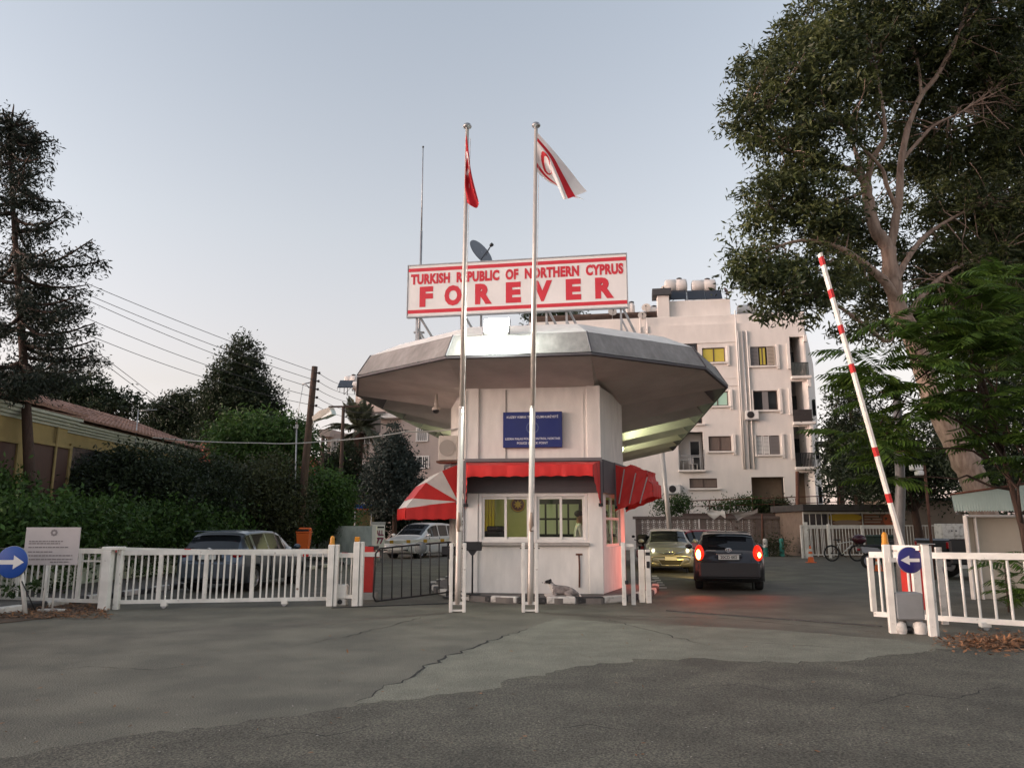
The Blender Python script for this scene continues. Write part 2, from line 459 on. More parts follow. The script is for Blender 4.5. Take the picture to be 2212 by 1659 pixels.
# front wall round the window (opening u -1.24..1.24, z 1.23..2.33)
wall.box(-1.53, 1.53, 0, T, KZ, 1.23); wall.box(-1.53, 1.53, 0, T, 2.33, TOPZ)
wall.box(-1.53, -1.24, 0, T, 1.23, 2.33); wall.box(1.24, 1.53, 0, T, 1.23, 2.33)
for s in (-1, 1):                                # chamfer walls with side window, then the long side walls
    ch = CH[s]; P2 = PS[s]
    n = Vector((s*ch[1], -ch[0], 0)); d = Vector((s*ch[0], ch[1], 0)); a = Vector((s*1.53, 0, 0))
    def seg(t0, t1, z0, z1):
        p = [a + d*t0, a + d*t1, a + d*t1 - n*T, a + d*t0 - n*T]
        if s < 0: p = p[::-1]
        wall.prism([(q.x, q.y, z0) for q in p], (0, 0, z1 - z0))
    seg(0.0, 0.45, 1.12, 2.33); seg(1.95, 2.4, 1.12, 2.33); seg(0, 2.4, KZ, 1.12); seg(0, 2.4, 2.33, TOPZ)
    wall.box(s*P2[0], s*(P2[0]-T), P2[1], P3[1], KZ, TOPZ)
wall.box(-PS[-1][0], PS[1][0], P3[1]-T, P3[1], KZ, TOPZ)
wall.build('wall', STUCCO, booth)
mb = MB()
for (x0, x1) in ((-1.56, -1.25), (1.24, 1.56)):   # corner pillars proud of the panel
    mb = MB(); mb.box(x0, x1, -0.045, -0.003, KZ, 2.33, .012); mb.box(x0, x1, -0.045, -0.003, 3.09, TOPZ, .012)
    mb.build('pillar', STUCCO, booth)
for x in (-0.62, 1.16):                           # upright joints of the panel above the band
    MB().box(x-0.012, x+0.012, -0.012, -0.002, 3.12, TOPZ-0.06).build('joint_strip', GREY_FASCIA if x < 0 else STUCCO, booth)
MB().box(-1.24, 1.24, -0.016, -0.002, TOPZ-0.06, TOPZ-0.03).build('joint_strip', STUCCO, booth)
# dark band
mb = MB(); mb.box(-1.56, 1.56, -0.05, -0.004, 2.34, 3.08); mb.build('dark_band', BAND, booth)
for s in (-1, 1):
    ch = CH[s]; n = Vector((s*ch[1], -ch[0], 0)); d = Vector((s*ch[0], ch[1], 0)); a = Vector((s*1.56, -0.03, 0)) + n*0.004
    p = [a, a + d*2.40, a + d*2.40 + n*0.04, a + n*0.04]
    if s > 0: p = p[::-1]
    MB().prism([(q.x, q.y, 2.34) for q in p], (0, 0, 0.74)).build('dark_band', BAND, booth)
    # small side window: frame and panes
    f = MB(); base = Vector((s*1.53, 0, 0))
    def bar(t0, t1, z0, z1):
        q = [base + d*t0 - n*0.10, base + d*t1 - n*0.10, base + d*t1 - n*0.04, base + d*t0 - n*0.04]
        if s > 0: q = q[::-1]
        f.prism([(v.x, v.y, z0) for v in q], (0, 0, z1-z0))
    bar(.45, .52, 1.12, 2.33); bar(1.88, 1.95, 1.12, 2.33); bar(.52, 1.88, 1.12, 1.19); bar(.52, 1.88, 2.26, 2.33); bar(1.17, 1.23, 1.19, 2.26); bar(.52, 1.88, 1.74, 1.80)
    fr = f.build('side_window', WHITE_PAINT, booth)
    g = MB(); q = [base + d*.52 - n*0.072, base + d*1.88 - n*0.072]
    g.add([(q[0].x, q[0].y, 1.19), (q[1].x, q[1].y, 1.19), (q[1].x, q[1].y, 2.26), (q[0].x, q[0].y, 2.26)], [(0, 1, 2, 3)])
    g.build('pane', GLASS, fr)
# front windows: two frames of two sashes
for (u0, u1) in ((-1.235, -0.02), (0.02, 1.235)):
    f = MB()
    f.box(u0, u0+.07, -.03, .09, 1.235, 2.325, .006); f.box(u1-.07, u1, -.03, .09, 1.235, 2.325, .006)
    f.box(u0+.07, u1-.07, -.03, .09, 1.235, 1.30, .006); f.box(u0+.07, u1-.07, -.03, .09, 2.255, 2.325, .006)
    fr = f.build('window_frame', WHITE_PAINT, booth)
    m_ = (u0+u1)/2
    for k, (a, b, y) in enumerate(((u0+.07, m_+.03, .0), (m_-.03, u1-.07, .034))):
        s_ = MB()
        s_.box(a, a+.055, y, y+.03, 1.302, 2.253); s_.box(b-.055, b, y, y+.03, 1.302, 2.253)
        s_.box(a+.055, b-.055, y, y+.03, 1.302, 1.355); s_.box(a+.055, b-.055, y, y+.03, 2.20, 2.253)
        s_.build('sash', WHITE_PAINT, fr)
        MB().add([(a+.05, y+.016, 1.35), (b-.05, y+.016, 1.35), (b-.05, y+.016, 2.205), (a+.05, y+.016, 2.205)], [(0, 1, 2, 3)]).build('pane', GLASS, fr)
MB().box(-0.02, 0.02, -.02, .08, 1.236, 2.324).build('window_mullion', WHITE_PAINT, booth)
MB().box(-1.27, 1.27, -.10, .10, 1.165, 1.232, .01).build('sill', CONCRETE, booth)
# conduit scar and stain on the wall under the window
mb = MB(); mb.tube([(1.02, -.02, .98), (1.03, -.02, .7), (1.02, -.02, .27)], .018, 6); mb.box(.95, 1.10, -.012, -.002, .96, 1.0); mb.build('broken_conduit', RUST, booth)
mb = MB(); mb.tube([(-1.58, -.05, KZ), (-1.58, -.05, 2.2)], .022, 6)
for k in range(30): mb.box(-1.605, -1.555, -.085, -.045, .25+k*.064, .262+k*.064)
mb.build('downpipe', STEEL, booth)
mb = MB(); mb.tube([(-1.60, -.06, 3.1), (-1.60, -.06, TOPZ-.05)], .022, 6)
for k in range(24): mb.box(-1.625, -1.575, -.09, -.05, 3.2+k*.064, 3.21+k*.064)
mb.build('downpipe', STEEL, booth)

# room behind the window
room = MB()
room.box(-2.2, 1.92, 3.3, 3.36, KZ, 2.75)
foot = [(-1.3, .18), (1.3, .18), (1.42, .3), (1.9, 2.3), (1.9, 3.29), (-2.1, 3.29), (-2.1, 2.25), (-1.46, .3)]
room.prism([(x, y, .135) for x, y in foot], (0, 0, .03)); room.prism([(x, y, 2.74) for x, y in foot], (0, 0, .05))
room.build('inner_wall', INNER, booth)
for s in (-1, 1):
    MB().box(s*PS[s][0]-s*.165, s*PS[s][0]-s*.2, 2.45, 3.3, KZ, 2.74).build('inner_wall', INNER, booth)

# ---------------------------------------------------------------- canopy
LIP = 5.10
V = {0: (-1.52, -2.12), 1: (1.52, -2.12)}
V[2] = (V[1][0] + 3.1*cos(radians(36)), V[1][1] + 3.1*sin(radians(36)))
V[3] = (V[2][0] + 2.75*c72[0], V[2][1] + 2.62*c72[1])
BACK = 18.9
outer = [(-V[3][0], BACK), (-V[3][0], V[3][1]), (-V[2][0], V[2][1]), V[0], V[1], V[2], V[3], (V[3][0], BACK)]
def inset(poly, d):
    n = len(poly); out = []
    for i in range(n):
        p0, p1, p2 = Vector(poly[i-1]), Vector(poly[i]), Vector(poly[(i+1) % n])
        a = (p1-p0).normalized(); b = (p2-p1).normalized()
        na = Vector((-a.y, a.x)); nb = Vector((-b.y, b.x))
        k = d / (1 + na.dot(nb)); q = p1 + (na+nb)*k
        out.append((q.x, q.y))
    return out
top1 = inset(outer, 0.30); top2 = inset(outer, 1.02); FZ, RZ = 5.60, 5.97
lipb = inset(outer, 0.055)
n8 = len(outer)
for i in range(n8):
    j = (i+1) % n8
    a, b, c, d = outer[i], outer[j], top1[j], top1[i]
    if i == n8-1:
        MB().add([(*a, LIP), (*b, LIP), (*c, FZ), (*d, FZ)], [(0, 1, 2, 3)]).build('fascia_panel', GREY_FASCIA, booth)
        continue
    # slightly uneven plaster edge on the fascia
    N = 10; vs, fs = [], []
    rr = random.Random(i)
    for k in range(N+1):
        t = k/N; jz = rr.gauss(0, .006)
        p = Vector((*a, LIP)).lerp(Vector((*b, LIP)), t) + Vector((0, 0, jz*.6)); q = Vector((*d, FZ)).lerp(Vector((*c, FZ)), t) + Vector((0, 0, jz))
        vs += [p, q]
        if k: fs.append((2*k-2, 2*k, 2*k+1, 2*k-1))
    MB().add(vs, fs).build('fascia_panel', GREY_FASCIA, booth)
    mb = MB(); A, B = Vector((*a, LIP-.012)), Vector((*b, LIP-.012)); C_, D_ = Vector((*lipb[j], LIP-.03)), Vector((*lipb[i], LIP-.03))
    mb.prism([A, B, C_, D_], (0, 0, -0.045)).build('drip_edge', BAND, booth)
    MB().obox(Vector((*outer[i], LIP)) + Vector((0, 0, .0)), Vector((*top1[i], FZ+.01)), .03, .03).build('corner_seam', BAND, booth)
    MB().add([(*top1[i], FZ), (*top1[j], FZ), (*top2[j], RZ), (*top2[i], RZ)], [(0, 1, 2, 3)]).build('roof_slope', STUCCO, booth)
MB().poly([(*p, RZ) for p in top2]).build('roof_deck', STUCCO, booth)
# soffit: folded plates running from the wall head to the lip
SZ = LIP - 0.05; IN = .13
def plate(*pts):
    MB().add(pts, [list(range(len(pts)))]).build('soffit_panel', SOFFIT, booth)
lp = lambda v: (v[0]*0.99, v[1]*0.99 if v[1] < 0 else v[1], SZ)
plate(lp(V[0]), (-1.53, 0, TOPZ-.02), (1.53, 0, TOPZ-.02), lp(V[1]))
NB = 7; bay = (BACK - V[3][1]) / NB
for s in (-1, 1):
    F = lambda q: (s*q[0], q[1], q[2])
    P2 = PS[s]
    pm = ((P1[0]+P2[0])/2, (P1[1]+P2[1])/2)
    v1, v2, v3 = lp(V[1]), lp(V[2]), lp(V[3])
    def pl(*pts):
        pts = [F(p) for p in pts]
        plate(*(pts if s > 0 else pts[::-1]))
    in2 = (V[1][0]*.35+V[2][0]*.65, V[1][1]*.35+V[2][1]*.65 + .1, SZ+.14)
    pl(v1, (P1[0]-IN, P1[1], TOPZ-.02), (pm[0]-IN, pm[1], TOPZ+.02), v2)
    pl(v2, (pm[0]-IN, pm[1], TOPZ+.02), (P2[0]-IN, P2[1], TOPZ-.14), v3)
    for k in range(NB):
        y0 = V[3][1] + bay*k; y1 = y0 + bay; ym = (y0+y1)/2
        A = (V[3][0]-.75, y0 + bay*.42, SZ+.42); B0 = (V[3][0]-.03, y0, SZ); B1 = (V[3][0]-.03, y1, SZ)
        W0 = (P2[0]-IN, P2[1] if k == 0 else y0, TOPZ-.14 if k == 0 else TOPZ-.36); Wm = (P2[0]-IN, y0 + bay*.42, TOPZ+.16); W1 = (P2[0]-IN, y1, TOPZ-.36)
        pl(B0, W0, Wm, A); pl(A, Wm, W1, B1)
        t = [F(B0), F(A), F(B1)]
        MB().add(t if s < 0 else t[::-1], [(0, 1, 2)]).build('gable_facet', BAND, booth)
for o_ in kids(booth):
    if o_.name.split('.')[0] in ('fascia_panel', 'drip_edge', 'corner_seam', 'roof_slope', 'roof_deck', 'soffit_panel', 'gable_facet'): o_.location.x -= .10
# ---------------------------------------------------------------- things inside
room_lamp = thing('ceiling_lamp', 'fluorescent tube lamp on the ceiling inside the booth', 'lamp', bw(0, 1.9, 2.70), -YAW)
MB().box(-.6, .6, -.06, .06, -.01, .03).build('housing', WHITE_PAINT, room_lamp)
TUBE = mat('lamp_tube', (.9, .95, .8), .4, emit=(0.85, 1.0, 0.55), estr=.6)
MB().tube([(-.57, 0, -.03), (.57, 0, -.03)], .018, 8).build('tube', TUBE, room_lamp)
def area(name, loc, rot, size, power, color, parent=None, sy=None, spread=None):
    l = bpy.data.lights.new(name, 'AREA'); l.energy = power; l.size = size; l.color = color
    if sy: l.shape = 'RECTANGLE'; l.size_y = sy
    if spread: l.spread = radians(spread)
    o = bpy.data.objects.new(name, l); COL.objects.link(o); o.location = loc; o.rotation_euler = rot
    if parent: o.parent = parent
    return o
area('light', (0, 0, -.06), (0, 0, 0), 1.1, 1.5, (0.86, 1.0, 0.50), room_lamp, .12)

# police badge on the inner wall
GOLD = mat('badge_gold', (.62, .36, .06), .35, .4); MAROON = mat('badge_maroon', (.10, .012, .012), .5)
bc = D(1121, 1090, 20.3)
l = wl(bc); badge = thing('wall_badge', 'round dark badge with golden star hung inside behind left window', 'badge', bw(l.x, 3.28, bc.z), -YAW)
MB().lathe([(.19, 0), (.19, -.02), (.165, -.03)], n=24, axis='y').build('rim', GOLD, badge)
MB().lathe([(.16, -.031), (.15, -.036), (.0, -.037)], n=24, axis='y').build('disc', MAROON, badge)
st = [(.12*(1 if k % 2 == 0 else .5)*sin(pi*k/8), -.040, .12*(1 if k % 2 == 0 else .5)*cos(pi*k/8)) for k in range(16)]
MB().prism(st[::-1], (0, -.008, 0)).build('star', GOLD, badge)
text('POLİS', GOLD, badge, (0, -.045, .235), w=.22, bold=.01)
MB().box(-.15, .15, -.035, -.005, .18, .29, .01).build('name_plate', MAROON, badge)
# notice board with sheets of paper
PAPER = mat('paper', (.55, .56, .46), .8)
nb = thing('notice_board', 'dark framed notice board with paper sheets inside behind right window', 'notice board', bw(.38, 3.26, 1.80), -YAW)
MB().box(-.62, .62, -.03, 0, -.47, .47).build('backing', BLACK, nb)
for i in range(4):
    for j in range(2): MB().box(-.55+i*.29, -.31+i*.29, -.038, -.031, -.40+j*.40, -.05+j*.40).build('paper_sheet', PAPER, nb)
ch = thing('wall_bracket', 'thin dark double rail fixed high on inner wall over notice board', 'rail', bw(.45, 3.26, 2.50), -YAW)
mb = MB(); mb.box(-.42, .42, -.06, 0, 0, .025); mb.box(-.36, .36, -.06, 0, -.09, -.065); mb.build('rail', BLACK, ch)
# desk with a printer
dk = thing('desk', 'dark desk standing behind the booth window', 'desk', bw(0, .85, KZ), -YAW)
MB().box(-1.3, 1.35, -.3, .3, 1.06, 1.10).build('desk_top', BROWN_FRAME, dk)
for x in (-1.2, 1.2): MB().box(x-.03, x+.03, -.25, .25, .03, 1.06).build('side_panel', BROWN_FRAME, dk)
pr = thing('printer', 'dark office printer on the desk at left window', 'printer', bw(-.95, .9, KZ+1.10), -YAW)
MB().box(-.24, .24, -.2, .2, 0, .26, .02).build('body', BLACK, pr); MB().box(-.2, .2, -.1, .15, .26, .37, .02).build('paper_feed', BLACK, pr)
MB().box(-.17, .17, -.26, -.2, .05, .07).build('tray', DARK_METAL, pr)
cur = thing('curtain', 'bright yellow curtain lit at the left inner window', 'curtain', bw(-1.38, 3.20, 1.86), -YAW + radians(90))
YEL = mat('yellow_curtain', (.75, .55, .03), .8)
vs, fs = [], []
for k in range(25):
    vs += [(.02*sin(k*1.3), -.16+k*.016, -.5), (.02*sin(k*1.3), -.16+k*.016, .5)]
    if k: fs.append((2*k-2, 2*k, 2*k+1, 2*k-1))
MB().add(vs, fs).build('cloth', YEL, cur)
# officer seen through the right pane
SKIN = mat('skin', (.30, .16, .10), .55); SHIRT = mat('white_shirt', (.70, .70, .66), .8, var=.06); HAIR = mat('dark_hair', (.012, .010, .009), .7); TROUSER = mat('dark_trousers', (.02, .02, .03), .8)
pp = thing('person', 'officer in white shirt standing inside behind the right booth window', 'person', bw(.98, 1.9, KZ+.03), -YAW + radians(100))
J = {'pel': ((0, 0, .95), .15), 'wai': ((0, .01, 1.12), .145), 'che': ((0, .0, 1.32), .165), 'nec': ((0, .01, 1.50), .062), 'hd0': ((0, -.02, 1.60), .085), 'hd1': ((0, -.02, 1.72), .085),
     'shl': ((-.19, .01, 1.43), .065), 'ell': ((-.27, -.03, 1.16), .045), 'wrl': ((-.22, -.22, 1.06), .032), 'hnl': ((-.19, -.30, 1.05), .032),
     'shr': ((.19, .01, 1.43), .065), 'elr': ((.27, -.03, 1.16), .045), 'wrr': ((.22, -.22, 1.06), .032), 'hnr': ((.19, -.30, 1.05), .032),
     'hil': ((-.10, 0, .88), .10), 'knl': ((-.11, -.02, .49), .068), 'anl': ((-.11, .02, .09), .045), 'tol': ((-.11, -.14, .04), .04),
     'hir': ((.10, 0, .88), .10), 'knr': ((.11, -.02, .49), .068), 'anr': ((.11, .02, .09), .045), 'tor': ((.11, -.14, .04), .04)}
Ed = [('pel', 'wai'), ('wai', 'che'), ('che', 'nec'), ('nec', 'hd0'), ('hd0', 'hd1'), ('che', 'shl'), ('shl', 'ell'), ('ell', 'wrl'), ('wrl', 'hnl'), ('che', 'shr'), ('shr', 'elr'), ('elr', 'wrr'), ('wrr', 'hnr'),
      ('pel', 'hil'), ('hil', 'knl'), ('knl', 'anl'), ('anl', 'tol'), ('pel', 'hir'), ('hir', 'knr'), ('knr', 'anr'), ('anr', 'tor')]
me = skin_mesh('body', J, Ed, 2)
for m_ in (SKIN, SHIRT, TROUSER): me.materials.append(m_)
for p in me.polygons:
    c = p.center; p.material_index = 2 if c.z < .98 else (1 if (c.z < 1.50 and c.y > -.16) else 0)
link_mesh('body', me, None, pp)
hb = MB(); hb.ball((0, .005, 1.735), (.098, .108, .085), 14, 8); hb.build('hair', HAIR, pp)
fm = MB(); fm.ball((0, -.125, 1.645), (.016, .022, .024), 8, 6); fm.build('nose', SKIN, pp)
for s in (-1, 1):
    MB().ball((s*.036, -.103, 1.675), (.013, .008, .008), 8, 6).build('eye', BLACK, pp)
    MB().ball((s*.088, -.01, 1.655), (.012, .022, .034), 8, 6).build('ear', SKIN, pp)
    for k in range(4): MB().tube([(s*.19-.024+k*.016, -.31, 1.05), (s*.19-.024+k*.016, -.36, 1.045-.004*abs(k-1.5)), (s*.19-.024+k*.016, -.385, 1.02)], [.009, .008, .006], 6).build('finger', SKIN, pp)
    MB().tube([(s*.16, -.28, 1.055), (s*.135, -.32, 1.05), (s*.13, -.345, 1.045)], [.011, .009, .007], 6).build('thumb', SKIN, pp)
MB().box(-.025, .025, -.112, -.102, 1.605, 1.612).build('mouth', MAROON, pp)

# ---------------------------------------------------------------- kerb and pavement of the island
isl = [Vector((-3.1, 3.2)), Vector((-2.55, 1.4)), Vector((-1.9, .2)), Vector((-1.25, -.62)), Vector((-.5, -.95)), Vector((.6, -1.0)), Vector((1.5, -.85)), Vector((2.1, -.3)), Vector((2.65, 1.0)), Vector((2.92, 2.8))]
pts = [bw(p.x, p.y, 0) for p in isl] + [bw(2.92, 18, 0), bw(-3.1, 18, 0)]
sheet('pavement', [p for p in pts], KZ - .012, PAVING, thick=KZ - .012)
line = []
for a, b in zip(pts[:len(isl)-1], pts[1:len(isl)]):
    line.append(a); line.append(a.lerp(b, .5))
line.append(pts[len(isl)-1])
for k in range(3): line.append(pts[len(isl)-1] + BA*(k+1)*.9)
line = [pts[0] + BA*(k)*.9 for k in (3, 2, 1)] + line
acc = [line[0]]                                    # even stones along the line
step = 0.62; rest = step
for a, b in zip(line[:-1], line[1:]):
    L_ = (b-a).length; t = 0
    while L_ - t >= rest:
        t += rest; acc.append(a.lerp(b, t/L_)); rest = step
    rest -= (L_ - t)
cen = bw(0, 3, 0)
pv = [o for o in COL.objects if o.name == 'pavement'][0]
def stone_row(acc, cen, parent, first=0, h=.14, w=.15, red_from=None):
    for i, (a, b) in enumerate(zip(acc[:-1], acc[1:])):
        d = (b-a).normalized(); n = Vector((d.y, -d.x, 0))
        if n.dot(cen - a) > 0: n = -n
        mb = MB(); g = .012; rr = random.Random(i*3+1); hh = h + rr.gauss(0, .006)
        x = (b-a).length
        mb.box(g/2, x-g/2, -w, 0.02+rr.gauss(0, .004), 0, hh, .022)
        m_ = KERB_WHITE if (i+first) % 2 == 0 else BLACK_PAINT
        o = mb.build('kerb_stone', m_, parent)
        M_ = Matrix(((d.x, n.x, 0, a.x), (d.y, n.y, 0, a.y), (0, 0, 1, 0), (0, 0, 0, 1)))
        o.matrix_local = M_
stone_row(acc, cen, pv)
# ================================================================ sign on the roof
class Face:
    """upright plane through a point; turns photo points into (along, height) on it"""
    def __init__(s, p, yaw):
        s.p = Vector((p[0], p[1], 0)); s.yaw = yaw
        s.r = Vector((cos(yaw), sin(yaw), 0)); s.n = Vector((sin(yaw), -cos(yaw), 0))
    def at(s, x, y):
        d = ray(x, y); o = Vector((0, 0, CAM_H)); t = (s.p - o).dot(s.n) / d.dot(s.n); q = o + d*t
        return (q - s.p).dot(s.r), q.z
SIGN_WHITE = mat('sign_white', (.74, .71, .68), .4, var=.06, scale=2)
SIGN_RED = mat('sign_red', (.56, .030, .045), .4, var=.05)
sf = Face(D(1118, 618, 18.5), -radians(9.5))
pts = [sf.at(*q) for q in ((880, 577), (1352, 547), (1356, 657), (882, 690))]
su0 = (pts[0][0]+pts[3][0])/2; su1 = (pts[1][0]+pts[2][0])/2; sz1 = (pts[0][1]+pts[1][1])/2; sz0 = (pts[2][1]+pts[3][1])/2
sh, sw, sc = sz1-sz0, su1-su0, (su0+su1)/2
sign = thing('roof_sign', 'long white roof sign lettered FOREVER in big red capitals', 'sign', sf.p + sf.r*sc + Vector((0, 0, sz0)), sf.yaw)
MB().box(-sw/2, sw/2, 0, .10, 0, sh, .008).build('panel', SIGN_WHITE, sign)
mb = MB()
for (x0, x1, z0, z1) in ((-sw/2-.02, sw/2+.02, -.025, 0), (-sw/2-.02, sw/2+.02, sh, sh+.025), (-sw/2-.02, -sw/2, 0, sh), (sw/2, sw/2+.02, 0, sh)): mb.box(x0, x1, -.012, .11, z0, z1)
mb.build('frame', STEEL, sign)
for z in (.055*sh, sh-.125*sh): MB().box(-sw/2+.005, sw/2-.005, -.004, 0, z, z+.07*sh).build('stripe', SIGN_RED, sign)
text('TURKISH  REPUBLIC  OF  NORTHERN  CYPRUS', SIGN_RED, sign, (0.0, -.006, sh*.725), w=sw*.972, h=sh*.21, bold=.058, spacing=1.08)
for ch_, x0, x1 in (('F', .055, .122), ('O', .172, .257), ('R', .315, .398), ('E', .457, .53), ('V', .578, .672), ('E', .728, .80), ('R', .858, .945)):
    text(ch_, SIGN_RED, sign, (-sw/2 + sw*(x0+x1)/2, -.006, sh*.375), w=sw*(x1-x0)*.95, h=sh*.40, bold=.06, name='letter')
for x in (-sw*.46, -sw*.25, sw*.14, sw*.23, sw*.47):
    mb = MB(); mb.obox((x, .12, sh*.5), (x, .12, -.74), .05, .05); mb.obox((x, .16, sh*.1), (x+.45, .85, -.74), .045, .045); mb.obox((x, .15, -.25), (x+.25, .5, -.73), .035, .035)
    mb.build('leg', STEEL, sign)
# satellite dish behind the sign
DISH = mat('dish_grey', (.15, .16, .18), .5, var=.1)
def dish(name, label, loc, r, rot, m, group=None, pole=.8):
    d = thing(name, label, 'satellite dish', loc, 0, group)
    prof = [(r*t, -.18*r*(1-t*t)) for t in (1, .85, .65, .4, .15, 0)]
    o = MB().lathe(prof + [(0, -.18*r-.012)] + [(r*t, -.18*r*(1-t*t)-.015) for t in (.3, .7, 1)], n=28).build('reflector', m, d, (0, 0, pole), rot)
    e = Vector((0, -r*.25, r*.95)); mb = MB(); mb.tube([(0, -r*.95, -.02), e], .012, 6); mb.tube([(r*.5, r*.1, -.1), e], .008, 6); mb.ball(e, (.05, .05, .06), 10, 6); mb.box(-.04, .04, -r*.25-.03, -r*.25+.03, r*.93, r*1.07)
    mb.build('feed_arm', BLACK, d, (0, 0, pole), rot)
    mb = MB(); mb.tube([(0, .12, 0), (0, .12, pole-.05), (0, 0, pole)], .03, 8); mb.build('mast', STEEL, d)
    return d
dp = D(1040, 545, 20.2)
dish('satellite_dish', 'large grey satellite dish rising behind the top of the roof sign', (dp.x, dp.y, RZ), .42, (radians(60), radians(26), radians(38)), DISH, pole=dp.z-RZ)
# aerial mast
a0, a1 = D(909, 560, 19.8), D(914, 318, 19.8)
am = thing('aerial_mast', 'thin grey aerial mast standing up at left end of roof sign', 'mast', (a0.x, a0.y, RZ-.5))
mb = MB(); b = Vector((a0.x, a0.y, RZ-.5)); mb.tube([(0, 0, 0), Vector((a0.x, a0.y, a0.z+.8))-b], .032, 8); mb.build('pole', STEEL, am)
MB().tube([Vector((a0.x, a0.y, a0.z+.8))-b, a1-b], [.022, .013], 8).build('whip', STEEL, am); MB().ball(a1-b, .03, 8, 6).build('tip', BLACK, am)
mb = MB(); mb.box(-.16, .16, -.06, .06, .62, .66); mb.box(-.14, .14, -.05, .05, 1.15, 1.19); mb.obox((.02, 0, 1.1), (.42, .2, .1), .035, .035); mb.build('bracket', STEEL, am)

# floodlight over the fascia
fp = D(1073, 706, 15.72)
fl = thing('floodlight', 'dazzling white floodlight mounted on the roof edge below the sign', 'floodlight', fp, -YAW)
LAMP = mat('floodlight_glass', (1, 1, 1), .3, emit=(.95, 1.0, .96), estr=14.0)
MB().box(-.28, .28, -.05, .06, -.20, .20, .02).build('housing', DARK_METAL, fl, None, (radians(-28), 0, 0))
MB().box(-.26, .26, -.058, -.051, -.18, .18).build('lens', LAMP, fl, None, (radians(-28), 0, 0))
mb = MB(); mb.obox((-.19, .0, 0), (-.19, .28, -.1), .02, .03); mb.obox((.19, .0, 0), (.19, .28, -.1), .02, .03); mb.obox((-.19, .28, -.1), (.19, .28, -.1), .02, .03); mb.build('bracket', DARK_METAL, fl)
sp = bpy.data.lights.new('beam', 'POINT'); sp.energy = 62; sp.color = (.88, 1.0, .93); sp.shadow_soft_size = .10
so = bpy.data.objects.new('beam', sp); COL.objects.link(so); so.parent = fl; so.location = (0, -.20, -.16)

# ================================================================ police sign
pf = Face(bw(0, -.08, 0), -YAW)
q0, q1 = pf.at(1087, 891), pf.at(1215, 966)
pw, ph = q1[0]-q0[0], q0[1]-q1[1]; pc = pf.p + pf.r*((q0[0]+q1[0])/2)
NAVY = mat('police_blue', (.003, .012, .135), .22, var=.1, scale=2)
SWHITE = mat('letter_white', (.72, .74, .78), .5)
ps = thing('police_sign', 'blue police check point sign with white lettering on the booth wall', 'sign', pc + Vector((0, 0, q1[1])), -YAW)
MB().box(-pw/2, pw/2, -.03, .05, 0, ph, .008).build('panel', NAVY, ps)
text('KUZEY KIBRIS TÜRK CUMHURİYETİ', SWHITE, ps, (0, -.034, ph*.865), w=pw*.87, bold=.012)
text('LEDRA PALAS POLİS KONTROL NOKTASI', SWHITE, ps, (0, -.034, ph*.255), w=pw*.92, bold=.012)
text('POLICE CHECK POINT', SWHITE, ps, (0, -.034, ph*.125), w=pw*.52, bold=.012)
EMB = mat('emblem_steel', (.09, .13, .26), .5)
mb = MB()
for k in range(24):
    a, b = 2*pi*k/24, 2*pi*(k+.7)/24
    mb.add([(r*cos(t), -.034, ph*.55 + r*sin(t)) for r, t in ((.12, a), (.145, a), (.145, b), (.12, b))][::-1], [(0, 1, 2, 3)])
mb.lathe([(.07, -.036), (.0, -.037)], (0, 0, ph*.55), 16, 'y'); mb.box(-.05, .05, -.036, -.034, ph*.69, ph*.76)
mb.build('emblem', EMB, ps)

# ================================================================ flagpoles and flags
def flagpole(label, base, top):
    t = thing('flagpole', label, 'flagpole', base, 0, 'flagpoles before the booth')
    v = top - base; ax = v.normalized()
    H = v.length; m1 = .39*H
    mb = MB(); mb.tube([ax*.15, ax*.55, ax*m1], [.062, .060, .056], 14); mb.build('lower_pole', POLE_METAL, t)
    mb = MB(); mb.tube([ax*m1, ax*(m1+.04)], [.056, .046], 14); mb.tube([ax*(m1+.04), ax*(H-.10)], [.046, .038], 14); mb.build('upper_pole', POLE_METAL, t)
    f = MB(); f.lathe([(.035, -.10), (.035, -.05), (.085, -.045), (.095, -.02), (.07, .03), (.0, .05)], v, 16); f.build('finial', STEEL, t)
    for s in (-1, 1): MB().box(s*.125-.032, s*.125+.032, -.05, .05, 0, 1.28, .006).build('base_channel', GATE_WHITE, t)
    mb = MB(); mb.box(-.093, .093, -.045, .045, .14, .19); mb.box(-.093, .093, -.04, .04, .02, .05); mb.build('base_plate', GATE_WHITE, t)
    for z in (.30, 1.18):
        MB().tube([(-.19, 0, z), (.19, 0, z)], .011, 6).build('bolt', DARK_METAL, t)
    h = ax*.95; mb = MB(); mb.tube([h*1.0 + Vector((.06, -.06, .55)), h + Vector((.055, -.07, 1.0)), ax*(H-.3) + Vector((.07, -.02, 0))], .006, 5); mb.box(.03, .08, -.10, -.05, 1.52, 1.60); mb.build('halyard', KERB_WHITE, t)
    mb = MB(); mb.tube([ax*1.50 + Vector((0, -.06, 0)), ax*1.62 + Vector((.0, -.075, 0)), ax*1.86 + Vector((.0, -.06, 0))], [.03, .045, .02], 8); mb.build('cleat', mat('pole_tape', (.30, .22, .17), .8), t)
    return t
pbL, pbR = G(988, 1322), G(1145, 1322)
flagpole('left flagpole, flying the narrow hanging red flag', pbL, D(1009.5, 272, pbL.y))
flagpole('right flagpole, flying the white flag with red stripes', pbR, D(1158, 270, pbR.y))
FLAG_RED = mat('flag_red', (.46, .012, .020), .7, var=.06, translucent=.35); FLAG_WHITE = mat('flag_white', (.66, .62, .60), .7, var=.05, translucent=.35)
